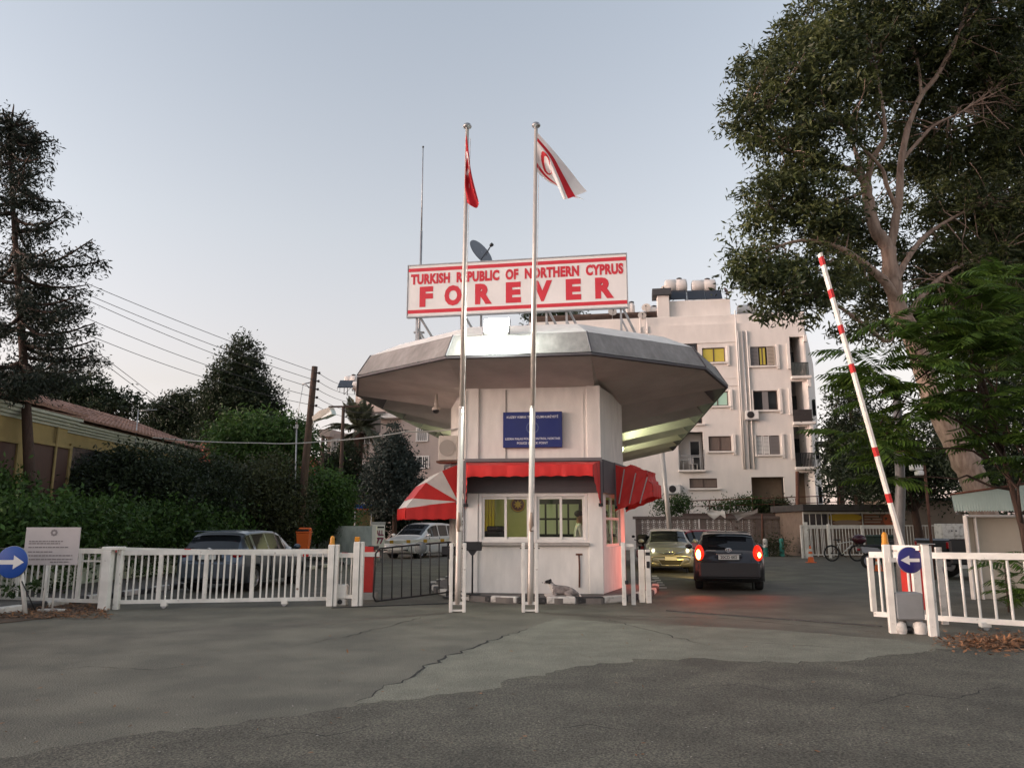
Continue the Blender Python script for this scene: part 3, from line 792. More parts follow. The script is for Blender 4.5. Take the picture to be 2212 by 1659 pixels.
def star_in(x, y, cx_, cy_, r, a0=0.0):
    dx, dy = x-cx_, y-cy_; rr = sqrt(dx*dx+dy*dy)
    if rr > r: return False
    t = (atan2(dy, dx) - a0) % (2*pi/5); t = min(t, 2*pi/5 - t)
    ri = r*.382; p = (ri*cos(pi/5), ri*sin(pi/5)); a = (r, 0); q = (rr*cos(t), rr*sin(t))
    return (p[0]-a[0])*(q[1]-a[1]) - (p[1]-a[1])*(q[0]-a[0]) >= 0
def flag(label, base, grid, ts, pattern, Y, cat_group=None, NS=110, NT=78, fold=None):
    """grid[t][s] of photo points with a depth; smooth surface through them"""
    t = np.array(ts); gs = np.linspace(0, 1, len(grid[0]))
    W = [[(D(x, y, Y+d)) for (x, y, d) in row] for row in grid]
    def bez(vals, xs, x):
        i = max(1, min(len(xs)-1, int(np.searchsorted(xs, x)))); k = (x-xs[i-1])/(xs[i]-xs[i-1])
        p0 = vals[max(0, i-2)]; p1 = vals[i-1]; p2 = vals[i]; p3 = vals[min(len(xs)-1, i+1)]
        return ((p1*2) + (p2-p0)*k + (p0*2 - p1*5 + p2*4 - p3)*k*k + (p1*3 - p0 - p2*3 + p3)*k**3)*.5
    vs = []
    for j in range(NT+1):
        tv = j/NT
        for i in range(NS+1):
            s = i/NS; col = [bez(W[r], gs, s) for r in range(len(W))]
            p = bez(col, t, tv)
            rip = .012*s*sin(9*s + 5*tv) + .008*sin(17*s-7*tv)*s
            vs.append(p + Vector((0, rip, 0)) - base)
    F = []; mi = []
    for j in range(NT):
        for i in range(NS):
            a = j*(NS+1)+i; F.append((a, a+1, a+NS+2, a+NS+1)); mi.append(0 if pattern((i+.5)/NS*1.5, 1-(j+.5)/NT) else 1)
    me = np_mesh('cloth', np.array(vs), np.array(F), True); me.materials.append(FLAG_RED); me.materials.append(FLAG_WHITE)
    me.polygons.foreach_set('material_index', np.array(mi, dtype=np.int32))
    o = link_mesh('flag', me, None, None, base); return tag(o, label, 'flag', 'flags flying before the booth')
def turk(x, y):
    c = ((x-.5)**2+(y-.5)**2 < .078) and not ((x-.575)**2+(y-.5)**2 < .036)
    return not (c or star_in(x, y, .74, .5, .125, pi))
def trnc(x, y):
    if .12 < y < .22 or .78 < y < .88: return True
    c = ((x-.5)**2+(y-.5)**2 < .062) and not ((x-.565)**2+(y-.5)**2 < .030)
    return c or star_in(x, y, .78, .5, .09, pi)
b = D(1160, 330, pbR.y)
flag('white flag with red stripes and crescent, blown to the right', b,
     [[(1161, 287, .0), (1196, 326, -.02), (1232, 370, .0), (1268, 414, .02)],
      [(1161, 300, 0), (1192, 338, -.06), (1214, 380, -.05), (1238, 426, -.02)],
      [(1160, 309, 0), (1183, 338, -.12), (1204, 384, -.14), (1222, 431, -.10)],
      [(1160, 317, 0), (1180, 341, -.06), (1199, 388, -.04), (1216, 429, 0)],
      [(1160, 338, 0), (1180, 364, .06), (1203, 393, .12), (1222, 420, .14)],
      [(1160, 352, 0), (1178, 376, .06), (1202, 398, .14), (1232, 424, .18)],
      [(1160, 371, 0), (1177, 388, .06), (1203, 403, .14), (1264, 432, .10)]], (0, .14, .27, .36, .62, .78, 1), trnc, pbR.y - .04)
b = D(1006, 330, pbL.y)
flag('narrow hanging red flag with a white crescent', b,
     [[(1007, 288, .0), (1012, 322, -.03), (1018, 372, -.02), (1033, 432, .0)],
      [(1006, 302, 0), (1012, 345, -.07), (1019, 396, -.07), (1034, 442, -.04)],
      [(1006, 322, 0), (1009, 352, -.02), (1013, 398, .02), (1029, 450, .03)],
      [(1005, 345, 0), (1005, 366, -.05), (1006, 404, -.03), (1016, 444, -.02)],
      [(1005, 372, 0), (1004, 388, .03), (1004, 408, .05), (1007, 436, .05)]], (0, .25, .5, .75, 1), turk, pbL.y - .06)

# ================================================================ awnings
FRAME_GREY = mat('awning_frame', (.16, .15, .155), .5, .4)
def awning(label, loc, rz, width, bows, mats, val=.22, backh=.95, sag=.0, seed=0, nx=16, valmat=None, taper=1.0, full=False):
    """folding canopy: wall plane y=0, coming out to -y; bows = [(out, up)] ends of each bow measured from the hinge"""
    t = thing('awning', label, 'awning', loc, rz, 'canvas awnings on the booth')
    r = random.Random(seed); w = width/2
    mb = MB(); mb.box(-w-.04, w+.04, -.035, .0, backh, backh+.07); mb.box(-w-.05, -w, -.035, 0, -.03, backh); mb.box(w, w+.05, -.035, 0, -.03, backh); mb.build('back_frame', FRAME_GREY, t)
    P = [Vector((0, -o, u)) for o, u in bows]; K = len(P)
    W_ = [w*(1 + (taper-1)*k/(K-1)) for k in range(K)]
    for k in range(K-1):
        a, b = P[k], P[k+1]; NSEG = 6 if sag else 2
        rows, vs, fs = [], [], []
        for i in range(NSEG+1):
            f = i/NSEG; p = a.lerp(b, f); ww = W_[k] + (W_[k+1]-W_[k])*f
            q = p.normalized() * max(.05, p.length - sag*4*f*(1-f)); rows.append((q, ww))
            for j in range(nx+1):
                x = -ww + 2*ww*j/nx
                e = r.gauss(0, .02) if (sag and 0 < i < NSEG) else r.gauss(0, .003)
                vs.append((x, q.y - e, q.z + e*.7))
        for i in range(NSEG):
            for j in range(nx): fs.append((i*(nx+1)+j, i*(nx+1)+j+1, (i+1)*(nx+1)+j+1, (i+1)*(nx+1)+j))
        MB().add(vs, fs, True).build('canvas_panel', mats[k % len(mats)], t)
        for s in (-1, 1):                                # side gores meeting at the hinge
            vs = [(s*w, 0, 0)] + [(s*ww + r.gauss(0, .004), q.y, q.z) for q, ww in rows]
            fs = [(0, i+1, i+2) if s < 0 else (0, i+2, i+1) for i in range(NSEG)]
            MB().add(vs, fs).build('side_gore', mats[k % len(mats)], t)
    for k, p in enumerate(P):
        mb = MB(); q = p*.985; c = W_[k]-.012; mb.tube([(-w+.01, -.01, 0), (-c, q.y, q.z), (c, q.y, q.z), (w-.01, -.01, 0)], .012, 6); mb.build('bow', FRAME_GREY, t)
    p = P[-1]; vm = valmat or mats[0]; wf = W_[-1]
    vs, fs = [], []; n = 56
    for j in range(n+1):                                  # scalloped valance under the front bow
        x = -wf + 2*wf*j/n; sc_ = .03*abs(sin(j/n*pi*9)); ripple = .007*sin(j*.55+seed) + .004*sin(j*1.3) + r.gauss(0, .002)
        vs += [(x, p.y-.005, p.z+.02), (x, p.y-.02-ripple, p.z-val*.55), (x, p.y-.01-ripple*1.5, p.z-val+sc_*.9)]
        if j:
            o = 3*(j-1); fs += [(o, o+3, o+4, o+1), (o+1, o+4, o+5, o+2)]
    MB().add(vs, fs, True).build('valance', vm, t)
    for s in (-1, 1):
        vs, fs = [], []; n = 20
        for j in range(n+1):
            f = j/n; q = p*(1-f); v = val*(1+.55*f if full else 1-.55*f); rp = .012*sin(j*1.3); ww = wf + (w-wf)*f
            vs += [(s*(ww+.004), q.y, q.z+.02*(1-f)), (s*(ww+.012+rp), q.y, q.z - v + .02*abs(sin(f*pi*4)))]
            if j: fs.append((2*j-2, 2*j, 2*j+1, 2*j-1))
        MB().add(vs, fs, True).build('side_valance', vm, t)
        MB().box(s*w-.05, s*w+.05, -.06, .0, -.07, .0).build('hinge', BLACK, t)
    return t
awning('red scalloped awning raised over the front window', bw(0.0, -.055, 2.10), -YAW, 3.06, [(.02, .93), (.42, .88), (.68, .80)], [RED_CLOTH], val=.25, seed=2, taper=.90)
cd = Vector((-CH[-1][0], CH[-1][1], 0)); m1 = Vector((-1.53, 0, 0)) + cd*1.78
lrz = -YAW + atan2(-cd.y, -cd.x)
n_ = Vector((-CH[-1][1], -CH[-1][0], 0))
p = m1 + n_*.06
awning('open domed awning striped red and white on the left wall', bw(p.x, p.y, 2.17), lrz, 2.05, [(.02, .87), (.40, .72), (.78, .44), (1.07, .07), (1.24, -.16)], [RED_CLOTH, WHITE_CLOTH], val=.27, seed=4, full=True)
# collapsed awning on the right wall: folded bows and slack cloth
cd = Vector((CH[1][0], CH[1][1], 0)); m2 = Vector((1.53, 0, 0)) + cd*1.72; n_ = Vector((CH[1][1], -CH[1][0], 0)); p = m2 + n_*.06
rrz = -YAW + atan2(cd.y, cd.x)
ca = awning('crumpled red awning hanging slack on the right wall', bw(p.x, p.y, 2.07), rrz, 1.15, [(.02, .98), (.40, .97), (.78, .82), (.90, .50)], [RED_CLOTH], val=.30, sag=.07, seed=6, nx=14)
for k in range(3):
    a = .25 + k*.5; mb = MB(); x = -.595
    mb.obox((x, -.10 - .25*k, .05), (x, -.25 - .27*k, .86 - .1*k), .02, .045, (1, 0, 0)); mb.build('strap', mat('grey_strap', (.42, .38, .37), .6), ca)

# ================================================================ booth fittings
ac = thing('air_conditioner', 'beige air conditioner unit on the left wall under the canopy', 'air conditioner', bw(-1.95, .9, 3.1), -YAW)
ACW = mat('aged_plastic', (.50, .45, .40), .55, var=.12)
MB().box(-.42, .05, -.16, .16, .06, .66, .02).build('casing', ACW, ac)
mb = MB(); mb.lathe([(.20, -.175), (.185, -.165), (.0, -.163)], (-.20, 0, .36), 20, 'y'); mb.build('fan_grille', mat('grille_beige', (.30, .27, .24), .6), ac)
MB().box(.055, .12, -.10, .12, .12, .50).build('valve_cover', BLACK, ac); MB().box(-.46, .2, -.2, .2, .0, .05).build('shelf', RUST, ac)
mb = MB(); mb.tube([(.1, -.1, .3), (.22, -.16, .1), (.30, -.12, -.05)], .015, 6); mb.build('hose', BLACK, ac)
cp = D(942, 886, 19.0)
cam_t = thing('dome_camera', 'dark dome camera hanging from the canopy soffit left of the wall', 'camera', (cp.x, cp.y, cp.z), 0)
MB().lathe([(.0, -.09), (.06, -.07), (.085, -.02), (.09, .0)], n=16).build('dome', BLACK, cam_t); MB().lathe([(.10, 0), (.11, .05), (.05, .10), (.03, .40)], n=16).build('mount', ACW, cam_t)
def wire(label, pts, r=.012, m=None, sag=0.0, name='cable', group=None):
    P = [Vector(p) for p in pts]; out = []
    for a, b in zip(P[:-1], P[1:]):
        for k in range(14):
            f = k/14; out.append(a.lerp(b, f) - Vector((0, 0, sag*4*f*(1-f))))
    out.append(P[-1]); base = out[0].copy()
    o = MB().tube([p - base for p in out], r, 5).build(name, m or BLACK, None, base); return tag(o, label, 'cable', group)
# two dark pedestals by the left flagpole
for k, (x, y) in enumerate(((973, 1291), (1020, 1284))):
    b = G(x, y, KZ if k else .02)
    t = thing('stand', ['black post box on a thin stand left of the left flagpole', 'black post box on a thin stand right of the left flagpole'][k], 'stand', b, -YAW, 'black stands by the flagpole')
    MB().box(-.20, .20, -.08, .08, .94, 1.13, .01).build('box', BLACK, t); MB().prism([(-.1, -.05, .94), (.1, -.05, .94), (.025, -.05, .84), (-.025, -.05, .84)][::-1], (0, .1, 0)).build('neck', BLACK, t)
    MB().tube([(0, 0, .02), (0, 0, .85)], .02, 8).build('post', BLACK, t); MB().box(-.16, .16, -.1, .1, 0, .025).build('foot', BLACK, t)
# fluorescent fittings under the canopy sides
CTUBE = mat('canopy_lamp_tube', (.9, .95, .7), .4, emit=(.78, 1.0, .40), estr=1.6)
for s in (-1, 1):
    for k, w in enumerate((8.6, 13.0)):
        t = thing('canopy_lamp', '%s fluorescent lamp fixed under the %s side of the canopy' % (['nearer', 'farther'][k], ['left', 'right'][(s+1)//2]), 'lamp', bw(s*(PS[s][0]+.13), w, 4.15), -YAW, 'lamps under the canopy')
        MB().box(-.06, .06, -.65, .65, 0, .06).build('housing', WHITE_PAINT, t); MB().tube([(0, -.6, -.025), (0, .6, -.025)], .02, 8).build('tube', CTUBE, t)
        area('light', (s*.08, 0, -.04), (0, -s*radians(102), 0), .12, 7.0 if k == 0 else 5.0, (.90, 1.0, .55), t, 1.2)
# cable from the booth to the pole on the left
wire('pale cable strung from the booth wall across to the left house', [bw(-1.56, .35, 3.92), D(880, 932, 24), D(700, 953, 27), D(560, 957, 27), D(330, 945, 27)], .022, mat('cable_pale', (.40, .39, .37), .6), .05)
wire('dark cable looping from the booth wall under the canopy', [bw(-1.58, .2, 4.05), bw(-2.5, 3.5, 4.05), bw(-3.6, 6.5, 4.55)], .016, BLACK, .12)

# ================================================================ dog
FUR = mat('grey_fur', (.30, .26, .24), .95, col2=(.12, .10, .095), scale=6, thresh=(.3, .55), bump=.5, bscale=90)
FUR_D = mat('black_fur', (.018, .016, .016), .9, bump=.4, bscale=90); FUR_W = mat('white_fur', (.52, .47, .43), .95, bump=.4, bscale=90)
dg = thing('dog', 'grey and white dog with black head lying on the pavement before the booth', 'dog', bw(.66, -.62, KZ-.012), radians(172) - YAW)
dg.scale = (.80, .90, .84)
# local: x forward (dog's head), z up; lying on its belly, hind leg folded
JD = {'rump': ((-.34, 0, .13), (.115, .12)), 'loin': ((-.18, 0, .165), (.115, .12)), 'mid': ((.0, 0, .165), (.12, .125)), 'che': ((.16, 0, .16), (.115, .13)), 'nek': ((.25, .0, .25), .08), 'nek2': ((.29, .01, .32), .07),
      'hd': ((.33, .02, .375), .072), 'mz': ((.42, .05, .35), .042), 'ns': ((.475, .065, .34), .028),
      'fsl': ((.17, .10, .11), .06), 'fel': ((.10, .13, .05), .042), 'fpl': ((.34, .13, .033), .030), 'ftl': ((.42, .13, .028), .032),
      'fsr': ((.17, -.10, .11), .06), 'fer': ((.12, -.12, .05), .042), 'fpr': ((.40, -.10, .033), .030), 'ftr': ((.50, -.09, .028), .032),
      'hil': ((-.30, .10, .12), .085), 'knl': ((-.12, .16, .10), .06), 'hkl': ((-.33, .19, .045), .035), 'tol': ((-.16, .20, .028), .032),
      'hir': ((-.30, -.08, .10), .08), 'knr': ((-.14, -.13, .09), .055), 'hkr': ((-.34, -.15, .045), .035), 'tor': ((-.18, -.17, .028), .03),
      't1': ((-.45, .03, .09), .03), 't2': ((-.54, .10, .04), .022), 't3': ((-.56, .2, .025), .014)}
ED = [('rump', 'loin'), ('loin', 'mid'), ('mid', 'che'), ('che', 'nek'), ('nek', 'nek2'), ('nek2', 'hd'), ('hd', 'mz'), ('mz', 'ns'), ('che', 'fsl'), ('fsl', 'fel'), ('fel', 'fpl'), ('fpl', 'ftl'), ('che', 'fsr'), ('fsr', 'fer'), ('fer', 'fpr'), ('fpr', 'ftr'),
      ('rump', 'hil'), ('hil', 'knl'), ('knl', 'hkl'), ('hkl', 'tol'), ('rump', 'hir'), ('hir', 'knr'), ('knr', 'hkr'), ('hkr', 'tor'), ('rump', 't1'), ('t1', 't2'), ('t2', 't3')]
me = skin_mesh('body', JD, ED, 2)
for m_ in (FUR, FUR_D, FUR_W): me.materials.append(m_)
for p in me.polygons:
    c = p.center
    p.material_index = 1 if (c.x > .27 and c.z > .335 and c.x < .43) else (2 if (c.x > .21 and (c.z < .33 or c.x > .40)) or (c.z < .05) or c.x < -.5 else 0)
link_mesh('body', me, None, dg)
for s in (-1, 1):
    MB().ball((.305, .02+s*.072, .375), (.032, .018, .062), 10, 8).build('ear', FUR_D, dg)
    MB().ball((.385, .03+s*.042, .40), .011, 8, 6).build('eye', BLACK, dg)
MB().ball((.502, .072, .348), (.014, .017, .012), 8, 6).build('nose', BLACK, dg)
# ================================================================ foliage tools
def leaf_mesh(centres, size, aspect=2.2, droop=0.0, seed=0, up=0.0, curl=True, width=None):
    """one two-triangle leaf per centre with random direction"""
    r = np.random.default_rng(seed); n = len(centres)
    d = r.normal(size=(n, 3)); d[:, 2] = d[:, 2]*(1-abs(droop)) - droop*1.6 + up
    d /= np.linalg.norm(d, axis=1)[:, None]
    k = r.normal(size=(n, 3)); s = np.cross(d, k); s /= np.linalg.norm(s, axis=1)[:, None]
    nn = np.cross(d, s)
    L = size*r.uniform(.6, 1.3, n)[:, None]; W = L/aspect
    a = centres; b = a + d*L*.45 + s*W*.5 + nn*L*.05; c = a + d*L - nn*L*.08; e = a + d*L*.45 - s*W*.5 + nn*L*.05
    V = np.stack([a, b, c, e], 1).reshape(-1, 3); F = np.arange(4*n).reshape(n, 4)
    return V, F
def blob_points(blobs, n, seed=0, clump=26, spread=.34, shell=.55, floor=None):
    """leaf bases in clumps spread through ellipsoid blobs [(centre, radii)]"""
    r = np.random.default_rng(seed)
    vol = np.array([b[1][0]*b[1][1]*b[1][2] for b in blobs])**.72; vol /= vol.sum()
    nc = max(1, n//clump); pick = r.choice(len(blobs), nc, p=vol)
    C = np.array([b[0] for b in blobs])[pick]; R = np.array([b[1] for b in blobs])[pick]
    d = r.normal(size=(nc, 3)); d /= np.linalg.norm(d, axis=1)[:, None]
    rad = r.uniform(0, 1, nc)**(1/3); rad = shell + (1-shell)*rad
    rad = np.where(r.uniform(size=nc) < .22, r.uniform(.1, .8, nc), rad)
    cen = C + d*rad[:, None]*R*r.normal(1, .09, nc)[:, None]
    cs = spread*r.uniform(.45, 1.35, nc)
    pts = np.repeat(cen, clump, 0) + r.normal(size=(nc*clump, 3))*np.repeat(cs, clump)[:, None]*np.array([1, 1, .72])
    if floor is not None: pts = pts[pts[:, 2] > floor]
    return pts, cen
def leafmat(name, col, isl=.45, rough=.55, tr=.25):
    return mat(name, col, rough, island=isl, var=.30, scale=.7, translucent=tr, spec=.35)
L_DARK = leafmat('foliage_dark', (.027, .040, .018)); L_MID = leafmat('foliage_mid', (.040, .075, .018)); L_BRIGHT = leafmat('foliage_bright', (.052, .104, .022))
L_BLUE = leafmat('foliage_blue_green', (.052, .066, .056)); L_OLIVE = leafmat('foliage_olive', (.048, .056, .024)); L_RED = leafmat('foliage_reddish', (.060, .040, .022))
BARK = mat('bark_brown', (.065, .040, .030), .95, var=.35, scale=5, bump=.6, bscale=14, stretch=(3, 3, .7))
def branches(mb, start, ends, r0, seed=0, wig=.12, n=6, sides=6):
    rr = random.Random(seed)
    for e in ends:
        s, e = Vector(start), Vector(e); pts = []; L = (e-s).length
        for i in range(n+1):
            f = i/n; p = s.lerp(e, f)
            if 0 < i < n: p += Vector((rr.gauss(0, 1), rr.gauss(0, 1), rr.gauss(0, .6)))*L*wig*.3 + Vector((0, 0, L*.06*sin(pi*f)))
            pts.append(p)
        mb.tube(pts, [max(.012, r0*(1-.85*i/n)) for i in range(n+1)], sides)
def tree(name, label, cat, base, trunk_pts, r0, blobs, n, leaf, m, bark=None, group=None, seed=0, aspect=2.2, droop=0.0, clump=26, spread=.34, shell=.55, nb=14, up=0.0, floor=None):
    base = Vector(base); t = thing(name, label, cat, base, 0, group)
    tp = [Vector(p) - base for p in trunk_pts]; K = len(tp)
    bl = [((Vector(c) - base), R) for c, R in blobs]
    pts, cen = blob_points(bl, n, seed, clump, spread, shell, floor)
    rr = random.Random(seed)
    if K > 1:
        mb = MB(); mb.tube(tp, [r0*(1-.55*i/(K-1)) for i in range(K)], 12); mb.build('trunk', bark or BARK, t)
        ends = [cen[rr.randrange(len(cen))] for _ in range(nb)]
        mb = MB()
        for e in ends:
            k = min(range(K), key=lambda i: abs(tp[i].z - (e[2]*.6 + tp[0].z*.1)) + .0*i)
            branches(mb, tp[k], [e], r0*.30, rr.randrange(999))
        if nb: mb.build('limb', bark or BARK, t)
    V_, F_ = leaf_mesh(pts, leaf, aspect, droop, seed, up)
    link_mesh('crown' if K > 1 else 'foliage', np_mesh('crown', V_, F_), m, t)
    return t

# ================================================================ wall, verge and pavement on the left
def pxbox(x0, x1, y0, y1, Y, dy=1.0): pass
wA, wB, wC = G(-400, 1300), G(254, 1258), G(640, 1208)
wA = wB + (wB - wC)*.62
WALLM = mat('garden_wall_paint', (.62, .66, .57), .85, col2=(.42, .46, .38), scale=1.6, thresh=(.3, .55), bump=.2)
gw = thing('garden_wall', 'long white garden wall running behind the parked blue car', 'wall', wA)
mb = MB(); mb.obox((0, 0, .85), wC - wA + Vector((0, 0, .85)), .22, 1.70); mb.build('wall', WALLM, gw)
mb = MB(); mb.obox((0, 0, 1.735), wC - wA + Vector((0, 0, 1.735)), .30, .06); mb.build('coping', WALLM, gw)
pan0, pan1 = G(645, 1209), G(803, 1224)
wp = thing('white_panel', 'plain white panel wall with an end post beyond the gate', 'wall', pan0)
dz = D(803, 1136, pan1.y).z
mb = MB(); mb.obox((0, 0, dz/2), pan1 - pan0 + Vector((0, 0, dz/2)), .10, dz); mb.build('panel', WALLM, wp)
v = pan1 - pan0; MB().box(v.x-.02, v.x+.16, v.y-.10, v.y+.10, 0, dz+.02, .01).build('end_post', WHITE_PAINT, wp)
# kerb and pavement before the wall
kA, kB = G(300, 1284), G(735, 1221)
kd = (kB - kA).normalized(); k0 = kA - kd*8
pav = sheet('pavement', [k0, kB + kd*6, kB + kd*6 + Vector((-4, 1, 0)), wC + Vector((-.3, 0, 0)), wA + Vector((-.3, 0, 0)), k0 + Vector((-5, -1, 0))], .10, PAVING, thick=.10)
st_ = []; x = 0; Lk = (kB + kd*6 - k0).length
while x < Lk: st_.append(k0 + kd*x); x += .62
stone_row(st_, kA + Vector((-4, 0, 0)), pav, 0, .13, .14)
# dirt verge round the blue sign
vg = sheet('verge', jag([G(-500, 1420), G(0, 1345), G(110, 1335), G(235, 1318)], .05, .2, 3) + [G(235, 1306), G(0, 1300), G(-600, 1310)], .012, DIRT, thick=.01)
def litter(name, label_, pts_fn, n, m, size, seed):
    r = np.random.default_rng(seed); c = np.array([pts_fn(r) for _ in range(n)])
    d = r.normal(size=(n, 3)); d[:, 2] *= .25; d /= np.linalg.norm(d, axis=1)[:, None]
    s = np.cross(d, np.tile([[0, 0, 1.0]], (n, 1)) + r.normal(size=(n, 3))*.25); s /= np.linalg.norm(s, axis=1)[:, None]
    L = size*r.uniform(.5, 1.5, n)[:, None]
    V_ = np.stack([c, c+d*L*.5+s*L*.16, c+d*L, c+d*L*.5-s*L*.16], 1).reshape(-1, 3); V_[:, 2] = np.maximum(V_[:, 2], .006)
    o = link_mesh(name, np_mesh(name, V_, np.arange(4*n).reshape(n, 4)), m); o['kind'] = 'stuff'; return o
DRYLEAF = mat('dry_leaves', (.20, .095, .045), .9, island=.5)
def lf1(r):
    x, y = r.uniform(-60, 235), r.uniform(1303, 1338); p = G(x, y); return (p.x, p.y, .018 + abs(r.normal())*.015)
litter('leaf_litter', None, lf1, 2600, DRYLEAF, .07, 3)
def lf2(r):
    p = G(2150 + r.normal()*55, 1392 + r.normal()*9); return (p.x, p.y, .012 + abs(r.normal())*.03)
litter('leaf_litter', None, lf2, 1500, DRYLEAF, .085, 5)
def lf3(r):
    p = G(r.uniform(0, 2212), r.uniform(1330, 1640)); return (p.x, p.y, .014)
litter('scattered_leaves', None, lf3, 130, DRYLEAF, .05, 7)
def lf4(r):
    p = G(r.uniform(0, 2212), r.uniform(1320, 1650)**1.0); return (p.x, p.y, .014 + abs(r.normal())*.003)
litter('loose_grit', None, lf4, 700, CONCRETE, .018, 8)

# ---------------------------------------------------------------- hedge and bushes over the wall
def hedge_blobs(pts, ry):
    return [((p.x, p.y, p.z), R) for p, R in pts]
hd = [ (D(x, y, Y), R) for x, y, Y, R in (
   (-60, 1135, 16.4, (1.2, .8, .60)), (20, 1132, 17.5, (1.1, .8, .56)), (110, 1130, 18.8, (1.2, .8, .58)), (200, 1132, 20.5, (1.2, .9, .64)), (-20, 1175, 16.9, (.9, .4, .35)), (100, 1180, 18.6, (.9, .4, .4)), (290, 1135, 23, (1.4, 1.0, .66)), (380, 1140, 24.5, (1.4, 1.0, .70)), (460, 1146, 26.5, (1.3, .9, .66)), (-10, 1065, 20, (.7, .7, .5)))]
hedge = tree('hedge', 'bright green leafy hedge spilling over the white garden wall', 'hedge', (wB.x, wB.y, 0), [], 0, hd, 30000, .15, L_BRIGHT, seed=3, clump=22, spread=.28, shell=.6)
pts, _c = blob_points([(Vector(p) - Vector((wB.x, wB.y, 0)) + Vector((.55, -.2, -.75)), (R[0], .35, .75)) for p, R in hd], 1500, 5, 16, .16, .3)
V_, F_ = leaf_mesh(pts, .14, 2.0, .35, 6); link_mesh('hanging_vine', np_mesh('vine', V_, F_), L_MID, hedge)
for i, (lab, bl, n, m, lf) in enumerate((
   ('dark tall bush growing against the yellow house wall', ((215, 1062, 24.5, (1.0, .9, .9)), (300, 1045, 25, (1.3, 1.0, 1.0)), (330, 1075, 25, (1.5, 1.0, 1.0)), (235, 1085, 24, (1.2, .9, .8)), (270, 1000, 25, (.5, .5, .5))), 26000, L_DARK, .14),
   ('large dark bush at middle of the hedge row', ((370, 1030, 27, (1.0, .9, .9)), (430, 1060, 28, (1.4, 1.1, 1.3)), (420, 1095, 27, (1.5, 1.0, 1.0)), (360, 1060, 27, (1.2, 1.0, 1.0))), 24000, L_DARK, .14),
   ('reddish tipped bush left of the leaning utility pole', ((510, 1068, 30, (1.3, 1.2, 1.2)), (580, 1062, 31, (1.3, 1.2, 1.3)), (560, 1110, 30, (1.7, 1.1, 1.2)), (620, 1110, 31, (.9, .9, 1.3))), 26000, L_OLIVE, .15),
   ('rounded green creeper bush right of the leaning utility pole', ((690, 1070, 35, (1.3, 1.1, 1.1)), (722, 1088, 35, (.9, .9, 1.1)), (675, 1120, 34.5, (1.1, .9, 1.0)), (735, 1125, 34.5, (.6, .6, .5)), (652, 1085, 35, (.8, .9, 1.2))), 21000, L_BRIGHT, .17))):
    B = [(D(x, y, Y), R) for x, y, Y, R in bl]; g = Vector((B[0][0].x, B[0][0].y, 0))
    tree('bush', lab, 'bush', g, [g, g + Vector((0, 0, 1.2))], .09, B, n, lf, m, seed=20+i, spread=.30, shell=.6, nb=6, group='bushes behind the garden wall')
# pinnate pale green tree over the red roof
B = [(D(x, y, Y), R) for x, y, Y, R in ((560, 940, 38, (2.4, 2, 1.2)), (600, 960, 38, (1.9, 1.8, 1.2)), (530, 970, 38, (1.7, 1.6, 1.0)), (575, 985, 38, (2.2, 1.8, 1.1)))]
g = D(575, 1060, 38); g.z = 0
tree('leafy_tree', 'pale green feathery tree over the red tiled roof', 'tree', g, [g, g + Vector((0, 0, 3)), g + Vector((.1, 0, 5))], .16, B, 17000, .30, L_BRIGHT, seed=31, aspect=3.6, droop=.18, clump=18, spread=.36)
